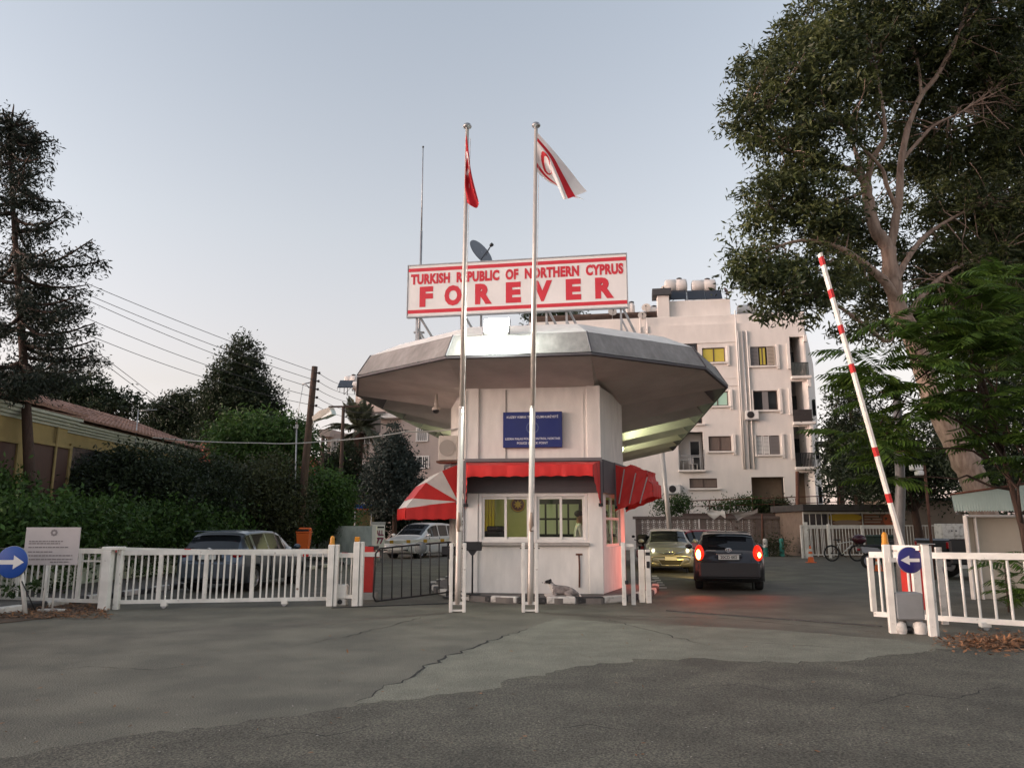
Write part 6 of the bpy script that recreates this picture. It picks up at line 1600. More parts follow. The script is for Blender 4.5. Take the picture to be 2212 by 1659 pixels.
# ================================================================ white apartment block on the right
wfc = Face(D(1600, 900, 52), -radians(9))
WB_W = mat('apartment_render', (.72, .665, .61), .9, var=.08, stretch=(1.2, 1.2, .5), scale=1.1, bump=.15, bscale=16)
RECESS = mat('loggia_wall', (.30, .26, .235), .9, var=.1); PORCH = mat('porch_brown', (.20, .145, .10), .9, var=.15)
LIT_Y = mat('lit_room_yellow', (.4, .33, .05), .5, emit=(1.0, .70, .12), estr=.016); LIT_G = mat('lit_room_green', (.30, .42, .34), .4, emit=(.55, 1.0, .70), estr=.018)
CURT = mat('brown_curtain', (.16, .12, .10), .8, var=.25, scale=9, stretch=(9, 9, .3)); SHUT = mat('shutter_beige', (.42, .35, .28), .6); SHUT_D = mat('shutter_grey', (.20, .185, .18), .6)
apt = thing('apartment_building', 'white apartment block with balconies and rooftop water tanks on the right', 'building', wfc.p, wfc.yaw)
def c5(X, Y): return wfc.at(1298.3 + X*.37266, 556.4 + Y*.37266)
def hole(X0, X1, Y0, Y1): a, b = c5(X0, Y0), c5(X1, Y1); return (min(a[0], b[0]), max(a[0], b[0]), min(a[1], b[1]), max(a[1], b[1]))
def wall_holes(nm, u0, u1, z0, z1, holes, d0, d1, m, par):
    us = sorted({u0, u1, *[h[0] for h in holes], *[h[1] for h in holes]}); us = [u for u in us if u0 <= u <= u1]; mb = MB()
    for a, b in zip(us[:-1], us[1:]):
        if b - a < 1e-5: continue
        um = (a+b)/2; hs = sorted([(h[2], h[3]) for h in holes if h[0] < um < h[1]]); z = z0
        for (p, q) in hs:
            if p > z: mb.box(a, b, d0, d1, z, p)
            z = max(z, q)
        if z < z1: mb.box(a, b, d0, d1, z, z1)
    return mb.build(nm, m, par)
W = dict(w1=hole(585, 722, 525, 605), w2=hole(612, 740, 778, 858), w3=hole(622, 758, 1036, 1120), w4=hole(862, 1010, 518, 625), w5=hole(880, 1028, 773, 882), w6=hole(897, 1040, 1033, 1140), w7=hole(430, 562, 500, 575), w8=hole(512, 675, 1280, 1335), w9=hole(535, 588, 895, 962))
log = [hole(1090, 1188, 460, 690), hole(1100, 1212, 718, 955), hole(1114, 1225, 980, 1215)]
lb = hole(445, 600, 1012, 1230); gar = hole(870, 1092, 1272, 1800); por = hole(1135, 1240, 1245, 1800)
uL = c5(-420, 400)[0]; uR = log[2][1] + .10; zT = c5(1000, 372)[1]
gar = (gar[0], gar[1], 0.0, gar[3]); por = (por[0], uR + .01, 0.0, por[3])
log = [(l_[0], l_[1], l_[2], l_[3]) for l_ in log]
wall_holes('wall', uL, uR, 0, zT, list(W.values()) + log + [lb, gar, por], 0, .25, WB_W, apt)
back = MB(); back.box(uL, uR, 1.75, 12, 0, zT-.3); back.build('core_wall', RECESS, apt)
# angled end wall on the right, seen in shade
ce = Vector((uR, .25, 0)); q = D(1772, 1000, 66) - wfc.p; ee = Vector((q.dot(wfc.r), -q.dot(wfc.n), 0))
MB().prism([(ce.x, .02, 0), (ee.x, ee.y, 0), (ee.x-6, ee.y, 0), (ce.x-.3, .3, 0)], (0, 0, zT-.05)).build('end_wall', WB_W, apt)
for k in range(3):
    p = ce.lerp(ee, .35); z = 3.2 + k*3.2; MB().box(p.x+.0, p.x+.16, p.y-.5, p.y+.6, z, z+1.2).build('window', DARK_GLASS, apt)
for nm, (u0, u1, z0, z1) in W.items():
    f = MB(); t = .07; dp = .10
    f.box(u0, u0+t, dp, dp+.06, z0, z1); f.box(u1-t, u1, dp, dp+.06, z0, z1); f.box(u0+t, u1-t, dp, dp+.06, z0, z0+t); f.box(u0+t, u1-t, dp, dp+.06, z1-t, z1)
    f.box((u0+u1)/2-.04, (u0+u1)/2+.04, dp-.01, dp+.07, z0+t, z1-t)
    w = f.build('window', BROWN_FRAME, apt)
    m = {'w1': LIT_Y, 'w2': LIT_G, 'w3': CURT, 'w6': CURT, 'w8': CURT}.get(nm, DARK_GLASS)
    MB().box(u0+t, u1-t, dp+.02, dp+.03, z0+t, z1-t).build('pane', m, w)
    MB().box(u0-.12, u1+.18, -.16, -.002, z0-.13, z0-.01, .01).build('sill', WB_W, apt)
    if nm not in ('w7', 'w8', 'w9'): MB().box(u1+.10, u1+.28, -.13, -.002, z0-.28, z1+.10, .01).build('side_trim', WB_W, apt)
    if nm in ('w4', 'w5', 'w6'): MB().box(u0-.10, u0-.02, -.10, -.002, z0-.01, z1+.05).build('side_trim', WB_W, apt)
    def shutter(a, b, mm, dd=.05):
        mb = MB(); n = 13; mb.box(a, a+.05, dd-.02, dd+.02, z0+.02, z1-.02); mb.box(b-.05, b, dd-.02, dd+.02, z0+.02, z1-.02)
        for k in range(n): z = z0 + .05 + (z1-z0-.1)*k/n; mb.box(a+.05, b-.05, dd-.018, dd+.01, z, z+(z1-z0-.1)/n*.72)
        mb.build('shutter', mm, w)
    wd = u1-u0
    if nm == 'w4': shutter(u0+.02, u0+wd*.34, SHUT_D); shutter(u0+wd*.68, u1-.02, SHUT, -.06); MB().box(u0+wd*.4, u0+wd*.62, dp, dp+.018, z0+.1, z1-.1).build('curtain', LIT_Y, w)
    if nm == 'w6': shutter(u0+wd*.60, u1-.02, SHUT_D); shutter(u0+.02, u0+wd*.28, WHITE_PAINT); shutter(u0+wd*.30, u0+wd*.56, WHITE_PAINT)
    if nm == 'w5': MB().box(u0+wd*.38, u0+wd*.62, dp-.02, dp+.015, z0+.02, z1-.05).build('sash', SHUT_D, w)
def railing(nm, u0, u1, z0, z1, d, m, side=None, n=14, par=apt):
    mb = MB(); mb.box(u0, u1, d-.03, d+.03, z1-.05, z1)
    for k in range(n): u = u0 + (u1-u0)*(k+.5)/n; mb.box(u-.03, u+.03, d-.015, d+.015, z0, z1-.05)
    o = mb.build(nm, m, par); return o
for k, (u0, u1, z0, z1) in enumerate(log):
    MB().box(u0-.05, u1+.30, -.35, .0-.002, z0-.16, z0+.02, .01).build('balcony_slab', WB_W, apt)
    MB().box(u1-.02, u1+.16, -.30, -.002, z1-.42, z1+.05).build('balcony_trim', WB_W, apt); MB().box(u0-.22, u0-.04, -.16, -.002, z0+.55, z1-.5).build('side_trim', WB_W, apt)
    if k == 1: MB().box(u0, u1+.12, -.22, -.16, z0+.02, z0+.85).build('railing', mat('railing_brown', (.035, .028, .026), .7), apt)
    else: railing('railing', u0, u1+.18, z0+.02, z0+.95, -.20, mat('railing_green', (.05, .06, .055), .6) if k == 0 else BLACK, n=13)
    MB().box(u0+.1, u1-.35, 1.70, 1.745, z0, z0+2.1).build('balcony_door', DARK_GLASS, apt)
u0, u1, z0, z1 = lb
MB().box(u0-.05, u1+.05, -.30, -.002, z0-.14, z0+.0, .01).build('balcony_slab', WB_W, apt)
MB().box(u0, u1, 1.2, 1.74, z0, z1).build('loggia_wall', WB_W, apt)
d0, d1 = hole(515, 590, 1052, 1228)[:2]; dr = MB(); dr.box(d0, d0+.09, 1.12, 1.19, z0, z1-.45); dr.box(d1-.09, d1, 1.12, 1.19, z0, z1-.45); dr.box(d0+.09, d1-.09, 1.12, 1.19, z1-.55, z1-.45); dr.box(d0+.09, d1-.09, 1.12, 1.19, z0+.95, z0+1.03); dr = dr.build('balcony_door', WHITE_PAINT, apt)
MB().box(d0+.09, d1-.09, 1.14, 1.16, z0, z1-.55).build('pane', DARK_GLASS, dr)
mb = MB(); mb.box(u0, u1, -.24, -.21, z0+.95, z0+.99)
for u in (u0, (u0+u1)/2, u1): mb.box(u-.03, u+.03, -.24, -.20, z0, z0+(1.35 if u != (u0+u1)/2 else .95))
mb.build('railing', STEEL, apt)
MB().box(gar[0], gar[1], .9, 1.7, 0, gar[3]).build('garage_wall', PORCH, apt); MB().box(por[0], por[1], 1.2, 1.7, 0, por[3]).build('porch_wall', PORCH, apt)
for X in (797, 806, 836, 858): 
    u = c5(X, 700)[0]; u_ = u + (.25 if X > 830 else 0)*0; MB().tube([(u, -.08, c5(X, 1225)[1]), (u, -.08, zT + (.9 if X < 800 else -.6))], .05, 6).build('drainpipe', WB_W if X != 836 else STEEL, apt)
zq = c5(700, 700)[1]; MB().box(uL, c5(800, 0)[0]-.1, -.03, -.002, zq-.03, zq+.03).build('string_course', WB_W, apt); zq = c5(700, 490)[1]; MB().box(c5(420, 0)[0], c5(775, 0)[0], -.05, -.002, zq-.04, zq+.04).build('string_course', WB_W, apt); zq = c5(700, 742)[1]; MB().box(c5(600, 0)[0], c5(790, 0)[0], -.05, -.002, zq-.04, zq+.04).build('string_course', WB_W, apt)
# roof: stair house, chimney, parapet posts
def rb(nm, X0, X1, Y0, Y1, d0, d1, m):
    a, b = c5(X0, Y0), c5(X1, Y1); return MB().box(a[0], b[0], d0, d1, max(b[1], 0) if Y1 < 600 else b[1], a[1], .02).build(nm, m, apt)
rb('stair_house', 385, 762, 240, 395, .6, 6, WB_W); rb('chimney', 325, 402, 205, 395, .3, 1.3, WB_W); rb('chimney_cap', 296, 408, 178, 212, .1, 1.6, mat('cap_dark', (.06, .06, .062), .8)); rb('roof_slab', -420, 1190, 372, 382, .25, 6, WB_W)
for k in range(5): rb('parapet_slat', -420, 326, 332 + k*12, 340 + k*12, .5, .56, mat('slat_brown', (.10, .065, .05), .8, var=.3))
for X in (10, 120, 235, 320): rb('parapet_post', X, X+8, 325, 392, .57, .64, BROWN_FRAME)
for X in (222, 262): rb('vent_pipe', X, X+12, 350, 440, -.10, -.01, WB_W)
def onroof(X, Y, d):
    u, z = c5(X, Y); return wfc.p + wfc.r*u - wfc.n*d + Vector((0, 0, z))
zr_ = zT
def rooftank(X0, X1, Y0, Y1, Yl, d, lab):
    a, b = c5(X0, Y0), c5(X1, Y1); r = (a[1]-b[1])/2; zb_ = c5(X0, Yl)[1]; p = onroof((X0+X1)/2, Yl, d); p.z = zb_
    return water_tank(lab, p, b[0]-a[0], r, wfc.yaw, max(.1, b[1]-zb_))
rooftank(376, 516, 82, 158, 238, 2.0, 'left one of the two big white water tanks standing highest on the apartment roof')
rooftank(538, 690, 84, 150, 238, 2.0, 'right one of the two big white water tanks standing highest on the apartment roof')
rooftank(268, 345, 200, 262, 330, 4.0, 'white water tank half hidden behind the apartment chimney'); rooftank(140, 200, 198, 274, 338, 3.0, 'white water tank at right end of the roof sign, over slatted parapet'); rooftank(830, 960, 195, 262, 350, 3.5, 'cream water tank on the apartment roof showing through the eucalyptus leaves')
for X, Y, rr_, lab, yw in ((262, 284, .33, 'round beige dish by the apartment chimney', 0), (66, 308, .32, 'pale dish over the slatted parapet near the roof sign', .3), (372, 163, .33, 'pale dish on top of the apartment chimney', -.2), (732, 192, .34, 'reddish dish at right of the apartment water tanks', 1.1), (238, 330, .3, 'low grey dish behind the slatted parapet', .2)):
    p = onroof(X, Y, .25 if X != 372 else .8); base = p.z - .55
    dish('satellite_dish', lab, (p.x, p.y, base), rr_, (radians(72), 0, yw - .25), mat('dish_beige', (.52, .46, .40), .6) if X != 732 else mat('dish_red', (.16, .07, .06), .7), 'dishes on the apartment roof', .55)
for k, (X, d) in enumerate(((450, 1.2), (560, 1.2), (660, 1.2))): p = onroof(X, 238, d); solar_panel(('leftmost', 'middle', 'rightmost')[k] + ' low dark solar panel beneath the two big roof tanks', p - Vector((0, 0, .05)), wfc.yaw, 1.2, .9)
for k, (X, d) in enumerate(((805, 1.6), (880, 1.8), (930, 2.2))): p = onroof(X, 372, d); solar_panel(('nearest', 'middle', 'farthest')[k] + ' tilted solar panel on the lower roof behind the eucalyptus leaves', p, wfc.yaw + .25, 1.3, 1.7)
def ac_unit(lab, p, rz, w=.85, h=.6):
    t = thing('air_conditioner', lab, 'air conditioner', p, rz, 'air conditioners on the apartment wall'); MB().box(-w/2, w/2, -.32, 0, 0, h, .02).build('casing', WHITE_PAINT, t)
    MB().lathe([(h*.40, -.33), (h*.36, -.335), (.0, -.336)], (-w*.12, 0, h*.5), 20, 'y').build('fan_grille', DARK_METAL, t); MB().box(-w/2, w/2, -.30, 0, -.06, -.002).build('bracket', STEEL, t)
p = onroof(874, 940, -.01); ac_unit('white air conditioner unit under the dark middle window', p, wfc.yaw); p = onroof(423, 1368, -.01); ac_unit('white air conditioner unit low at left end of the apartment wall', p, wfc.yaw)
# plastic chair and table on the left balcony
p = wfc.p + wfc.r*(lb[0]*.42+lb[1]*.58) - wfc.n*.55 + Vector((0, 0, lb[2])); chr_ = thing('chair', 'white plastic chair on the left balcony', 'chair', p, wfc.yaw + .6)
MB().box(-.22, .22, -.22, .22, .42, .46).build('seat', WHITE_PAINT, chr_); MB().box(-.22, .22, .19, .23, .46, .88).build('backrest', WHITE_PAINT, chr_)
for x in (-.19, .19):
    for y in (-.19, .19): MB().box(x-.02, x+.02, y-.02, y+.02, 0, .42).build('leg', WHITE_PAINT, chr_)
p = wfc.p + wfc.r*(lb[0]*.82+lb[1]*.18) - wfc.n*.5 + Vector((0, 0, lb[2])); tb_ = thing('table', 'small white table on the left balcony', 'table', p, wfc.yaw); MB().box(-.35, .35, -.3, .3, .70, .74).build('table_top', WHITE_PAINT, tb_); MB().tube([(0, 0, 0), (0, 0, .70)], .05, 8).build('leg', WHITE_PAINT, tb_)

# ================================================================ breeze block wall, posts, washing
bfc = Face(D(1550, 1160, 45.5), -radians(3))
bz = bfc.at(1550, 1115)[1]; uA, uB = bfc.at(1368, 1150)[0], bfc.at(1740, 1150)[0]
BREEZE = mat('breeze_block', (.21, .165, .14), .95, island=.18, var=.15, scale=6)
bwall = thing('block_wall', 'pierced concrete block screen wall behind the parked cars', 'wall', bfc.p, bfc.yaw)
MB().box(uA, uB, -.10, .12, 0, .28).build('footing', CONCRETE, bwall); MB().box(uA, uB, -.14, .16, bz-.16, bz, .01).build('coping', mat('coping_brown', (.15, .115, .10), .95, var=.2), bwall)
bs = (bz - .16 - .28)/5; nbk = int((uB-uA)/bs)
def breeze_mesh():
    mb = MB(); h = bs/2 - .004; t = .042
    mb.box(-h, h, -.05, .05, -h, -h+t); mb.box(-h, h, -.05, .05, h-t, h); mb.box(-h, -h+t, -.05, .05, -h+t, h-t); mb.box(h-t, h, -.05, .05, -h+t, h-t)
    n = 8; ro, ri = h*.60, h*.36; vs, fs = [], []
    for k in range(n):
        a = 2*pi*(k+.5)/n
        for r_, y in ((ro, -.05), (ri, -.05), (ro, .05), (ri, .05)): vs.append((r_*cos(a), y, r_*sin(a)))
    for k in range(n):
        o, q = 4*k, 4*((k+1) % n); fs += [(o, q, q+1, o+1), (o+1, q+1, q+3, o+3), (o+2, o+3, q+3, q+2), (o, o+2, q+2, q)]
    mb.add(vs, fs)
    for sx in (-1, 1):
        for sz in (-1, 1): mb.obox((sx*ro*.68, 0, sz*ro*.68), (sx*h*.95, 0, sz*h*.95), .10, .05, (0, 1, 0)) if False else mb.obox((sx*ro*.68, 0, sz*ro*.68), (sx*h*.95, 0, sz*h*.95), .06, .09, (0, 1, 0))
    me = mb.mesh('breeze_block'); me.materials.append(BREEZE); return me
bm_ = breeze_mesh()
for i in range(nbk):
    u = uA + bs*(i+.5)
    if any(abs(u - bfc.at(x, 1150)[0]) < bs*.5 for x in (1380, 1520, 1640)): continue
    for j in range(5): o = bpy.data.objects.new('breeze_block', bm_); COL.objects.link(o); o.parent = bwall; o.location = (u, 0, .28 + bs*(j+.5))
for x in (1380, 1520, 1640, 1738): u = bfc.at(x, 1150)[0]; MB().box(u-bs*.5, u+bs*.5, -.09, .11, .28, bz-.162).build('pier', mat('coping_brown', (.15, .115, .10), .95), bwall)
def post_at(name, lab, cat, x0, y0, x1, y1, Y, r, m, group=None):
    b, t_ = D(x0, y0, Y), D(x1, y1, Y); b.z = 0; t = thing(name, lab, cat, b, 0, group); MB().tube([Vector((0, 0, 0)), t_ - b], r, 8).build('post', m, t); return t, t_ - b
post_at('steel_post', 'rusty brown steel post at right end of the block wall', 'post', 1725, 1200, 1722, 1018, 44.5, .11, RUST); post_at('steel_post', 'rusty steel post in front of the middle of the block wall', 'post', 1648, 1198, 1646, 1110, 44.8, .06, RUST)
lpz, v_ = post_at('lamp_post', 'pale slim lamp post behind the silver car', 'lamp post', 1451, 1170, 1430, 975, 41, .13, POLE_METAL); MB().lathe([(.10, 0), (.2, .05), (.0, .12)], v_, 10).build('cap', STEEL, lpz)
for k, (x, y0, y1) in enumerate(((1654, 1190, 1164), (1690, 1203, 1163))):
    p = G(x, y0 + 1); p = D(x, y0, 42); z = D(x, y1, 42).z; t = thing('bollard', ['teal and white bollard by the low bush', 'teal slim bollard right of the low bush'][k], 'bollard', (p.x, 42, 0), 0, 'teal bollards by the block wall'); MB().lathe([(.13, 0), (.12, z-.05), (.08, z), (0, z+.01)], n=12).build('post', mat('teal_paint', (.04, .22, .17), .6, var=.2), t)
    if k == 0: MB().lathe([(.125, z-.45), (.125, z-.04), (.085, z+.012), (0, z+.02)], n=12).build('cap', KERB_WHITE, t)
g = D(1668, 1190, 42.3); tree('low_bush', 'low bush at the foot of the block wall', 'bush', (g.x, g.y, 0), [], 0, [(Vector((g.x, g.y, .45)), (.75, .5, .45))], 1600, .12, L_OLIVE, seed=60)
for k, (x, y, Y, R, m, lab) in enumerate(((1450, 1098, 47.5, (1.2, .8, .75), L_MID, 'green shrub behind left end of the block wall'), (1590, 1092, 48.2, (1.8, .6, .35), L_MID, 'climbing vine along the terrace over the block wall'), (1665, 1098, 48.2, (1.1, .6, .32), L_OLIVE, 'dark vine under the terrace railing'))):
    p = D(x, y, Y); g = Vector((p.x, p.y, 0)); tree('vine' if k else 'shrub', lab, 'plant', g, [g, g + Vector((0, 0, p.z-.2))], .06, [(p, R), (p + Vector((R[0]*.5, 0, .25)), (R[0]*.5, R[1], R[2]*.7))], 2600, .15, m, seed=62+k, spread=.25, nb=4)
MB_ = MB(); tr_ = thing('terrace_railing', 'thin rusty terrace railing along the apartment front', 'railing', bfc.p + Vector((0, 2.4, 0)), bfc.yaw)
f2 = Face(bfc.p + Vector((0, 2.4, 0)), bfc.yaw); ra, rb2 = f2.at(1485, 1082), f2.at(1860, 1072)
MB().tube([(ra[0], 0, ra[1]), (rb2[0], 0, rb2[1]+.1)], .035, 6).build('top_rail', RUST, tr_); MB().tube([(ra[0], 0, ra[1]-.35), (rb2[0], 0, rb2[1]-.3)], .025, 6).build('middle_rail', RUST, tr_)
for k in range(9): u = ra[0] + (rb2[0]-ra[0])*k/8; MB().tube([(u, 0, 0), (u, 0, ra[1] + (rb2[1]-ra[1])*k/8)], .03, 6).build('post', RUST, tr_)
pg = thing('pergola_beam', 'long dark beam with a sagging roof edge over the block wall', 'beam', bfc.p + Vector((0, .6, 0)), bfc.yaw); a, b = bfc.at(1480, 1112), bfc.at(1745, 1106); MB().box(a[0], b[0], -.08, .08, a[1]-.12, a[1]+.10).build('beam', BROWN_FRAME, pg)
for u in (a[0]+.5, (a[0]+b[0])/2, b[0]-.5): MB().tube([(u, 0, 0), (u, 0, a[1]-.12)], .05, 6).build('post', RUST, pg)
mb = MB(); a, b = bfc.at(1570, 1112), bfc.at(1610, 1150); mb.obox((a[0], -.6, a[1]), (b[0], -.6, b[1]-.5), .07, .07); mb.build('brace', RUST, pg)
def rag(lab, pts, Y, seed, m):
    P = [D(x, y, Y) for x, y in pts]; r = random.Random(seed); n = len(P)//2; vs, fs = [], []; b = P[0].copy()
    for k in range(n):
        for f in np.linspace(0, 1, 5): vs.append(P[k].lerp(P[-1-k], f) - b + Vector((0, r.gauss(0, .05), 0)))
        if k:
            for i in range(4): o = 5*(k-1)+i; fs.append((o, o+5, o+6, o+1))
    o = MB().add(vs, fs, True).build('cloth', m, None, b); tag(o, lab, 'cloth', 'cloths hanging over the block wall')
rag('torn pale cloth strips hanging over the block wall', [(1527, 1104), (1540, 1101), (1552, 1104), (1565, 1103), (1567, 1120), (1556, 1112), (1543, 1122), (1529, 1112)], 44.6, 3, WHITE_CLOTH)
rag('large grey torn tarpaulin hanging over the block wall', [(1575, 1108), (1590, 1105), (1610, 1106), (1625, 1104), (1637, 1098), (1636, 1108), (1622, 1114), (1604, 1117), (1594, 1125), (1585, 1112)], 44.4, 5, mat('grey_tarp', (.34, .30, .27), .8, var=.2))

# ================================================================ kiosk, fence, bicycle and cones
def k7(X, Y): return 1669.2 + X*.26085, 989.2 + Y*.26085
kf = Face(D(1900, 1130, 42), radians(2)); ks = thing('kiosk', 'low shop kiosk with poster windows behind the white fence', 'kiosk', kf.p, kf.yaw)
def kb(nm, X0, X1, Y0, Y1, d0, d1, m, par=ks, z0=None):
    a, b = kf.at(*k7(X0, Y0)), kf.at(*k7(X1, Y1)); return MB().box(a[0], b[0], d0, d1, b[1] if z0 is None else z0, a[1]).build(nm, m, par)
KW = mat('kiosk_wall', (.17, .125, .095), .9, var=.2); 
kb('wall', 250, 1040, 440, 600, .08, 4, KW, z0=0); kb('wall', 1040, 1640, 340, 600, .4, 4, mat('plaster_brown', (.22, .17, .13), .9, var=.25, scale=1.5), z0=0)
kb('roof', 215, 1060, 385, 440, -.55, 4.2, mat('felt_roof', (.05, .045, .042), .95, var=.3)); kb('roof', 1060, 1660, 330, 350, 0, 4.2, mat('felt_roof', (.05, .045, .042), .95))
for X in (248, 300, 352, 400, 455, 480, 740, 1015): kb('frame_post', X, X+14, 455, 600, -.02, .07, WHITE_PAINT, z0=0)
kb('frame_head', 248, 1030, 447, 462, -.02, .07, WHITE_PAINT); kb('window', 264, 455, 462, 570, .03, .05, DARK_GLASS); kb('counter', 264, 1015, 560, 585, -.01, .06, WHITE_PAINT)
POST1 = mat('poster_maroon', (.12, .025, .012), .5, col2=(.16, .06, .01), scale=1.2); POST_Y = mat('poster_yellow', (.40, .26, .012), .5); POST_O = mat('poster_orange', (.36, .07, .012), .5)
kb('poster', 494, 740, 462, 560, .03, .05, POST1); kb('poster', 754, 1015, 462, 560, .03, .05, POST1)
def ell(X, Y, rx, rz, m, y=-.0, nm='poster_print'):
    a = kf.at(*k7(X, Y)); pts = [(a[0]+rx*cos(2*pi*k/20), .028 + y, a[1]+rz*sin(2*pi*k/20)) for k in range(20)]; MB().poly(pts).build(nm, m, ks)
ell(600, 492, .95, .22, POST_Y); ell(620, 535, .8, .14, mat('poster_pale', (.24, .17, .12), .6), -.002); ell(980, 510, .42, .42, POST_O)
for k, Y in enumerate((478, 500, 524)): kb('poster_print', 762, 895 + 12*(k % 2), Y, Y+13, .024, .029, mat('poster_pale', (.24, .17, .12), .6))
ff = Face(D(1850, 1200, 40), radians(1)); fz = ff.at(1850, 1134)[1]; fz0 = ff.at(1850, 1199)[1]
fe2 = thing('fence', 'white upright bar fence behind the bicycle', 'fence', ff.p, ff.yaw); ua, ub = ff.at(1730, 1150)[0], ff.at(2036, 1150)[0]
MB().box(ua, ub, -.03, .03, fz-.05, fz).build('top_rail', GATE_WHITE, fe2); MB().box(ua, ub, -.03, .03, max(.05, fz0), max(.05, fz0)+.05).build('bottom_rail', GATE_WHITE, fe2)
nb_ = 46; barm = MB(); barm.box(-.013, .013, -.013, .013, max(.1, fz0+.05), fz-.05); bme = barm.mesh('bar'); bme.materials.append(GATE_WHITE)
for k in range(nb_): o = bpy.data.objects.new('bar', bme); COL.objects.link(o); o.parent = fe2; o.location = (ua + (ub-ua)*(k+.5)/nb_, 0, 0)
for x, hh, w in ((1731, fz, .05), (1740, fz+.15, .10), (1790, fz+.05, .06), (1862, fz, .05), (1935, fz+.02, .05), (2034, fz+.02, .05)): u = ff.at(x, 1150)[0]; MB().box(u-w, u+w, -.07, .035, 0, hh).build('post', GATE_WHITE, fe2)
# bicycle
bp_ = D(1797, 1209, 36.3); bp_.z = 0.0
bw1 = D(1797, 1199, 36.3); bw2 = D(1852, 1199, 36.3)
bk = thing('bicycle', 'white mountain bicycle leaning on the fence beside the cone', 'bicycle', (bw1.x, 36.3, 0), radians(2)); WBs = (bw2-bw1).length; WR = .345
BIKE_W = mat('bike_white', (.55, .53, .48), .35)
for x in (0, WBs):
    pts = [(x + WR*cos(2*pi*k/28), 0, WR+.02 + WR*sin(2*pi*k/28)) for k in range(29)]; wh = MB().tube(pts, .030, 8, cap=False).build('wheel', RUBBER, bk)
    mb = MB(); pts = [(x + WR*.90*cos(2*pi*k/28), 0, WR+.02 + WR*.90*sin(2*pi*k/28)) for k in range(29)]; mb.tube(pts, .012, 5, cap=False)
    for k in range(14): a_ = 2*pi*k/14; mb.tube([(x, 0, WR+.02), (x+WR*.9*cos(a_), 0, WR+.02+WR*.9*sin(a_))], .003, 3, cap=False)
    mb.lathe([(.03, -.05), (.03, .05)], (x, 0, WR+.02), 8, 'y'); mb.build('rim', DARK_METAL, wh)
bb_ = Vector((WBs*.40, 0, .33)); seat = Vector((WBs*.26, 0, .92)); head = Vector((WBs*.83, 0, .90)); hd2 = Vector((WBs*.86, 0, .78)); ra_ = Vector((0, 0, WR+.02)); fa_ = Vector((WBs, 0, WR+.02))
mb = MB(); mb.tube([bb_, seat*.85 + bb_*.15], .022, 8); mb.tube([seat*.80+bb_*.20, head], .022, 8); mb.tube([bb_, hd2], .026, 8); mb.tube([head, hd2], .028, 8); mb.build('frame', BIKE_W, bk)
mb = MB(); mb.tube([ra_, bb_], .014, 6); mb.tube([ra_, seat*.80+bb_*.20], .012, 6); mb.tube([hd2, fa_], .022, 8); mb.tube([head, head + Vector((-.04, 0, .12))], .018, 6); mb.tube([head + Vector((-.02, -.30, .14)), head + Vector((.03, 0, .13)), head + Vector((-.02, .30, .14))], .014, 6); mb.build('fork', DARK_METAL, bk)
mb = MB(); mb.prism([(seat.x-.14, -.07, .95), (seat.x+.15, -.02, .95), (seat.x+.15, .02, .95), (seat.x-.14, .07, .95)], (0, 0, .05)); mb.tube([seat*.85 + bb_*.15, seat + Vector((0, 0, .03))], .015, 6); mb.build('saddle', BLACK, bk)
mb = MB(); mb.lathe([(.10, -.015), (.10, .015)], bb_, 16, 'y'); mb.obox(bb_ + Vector((0, -.08, 0)), bb_ + Vector((.12, -.08, -.12)), .02, .03); mb.obox(bb_ + Vector((0, .08, 0)), bb_ + Vector((-.12, .08, .12)), .02, .03); mb.box(bb_.x+.08, bb_.x+.17, -.13, -.05, bb_.z-.14, bb_.z-.12); mb.build('crank', BLACK, bk)
for k, (x, yb, yt, lab) in enumerate(((1752, 1214, 1177, 'orange and white traffic cone beside the bicycle'), (1898, 1233, 1192, 'orange and white traffic cone behind the end frame of the right gate'))):
    b = G(x, yb); 
    if k == 0: b = D(x, yb, 35); b.z = 0
    h = D(x, yt, b.y).z; t = thing('traffic_cone', lab, 'traffic cone', b, 0, 'traffic cones'); w = h*.24
    MB().box(-w, w, -w, w, 0, .035, .01).build('base', ORANGE, t); prof = lambda f: w*.78*(1-f) + .03*f
    for (f0, f1, m) in ((0, .30, ORANGE), (.30, .48, KERB_WHITE), (.48, .62, ORANGE), (.62, .78, KERB_WHITE), (.78, .95, ORANGE), (.95, 1, BLACK)): MB().lathe([(prof(f0), .035 + (h-.035)*f0), (prof(f1), .035 + (h-.035)*f1)], n=16, cap=f1 == 1).build('band', m, t)
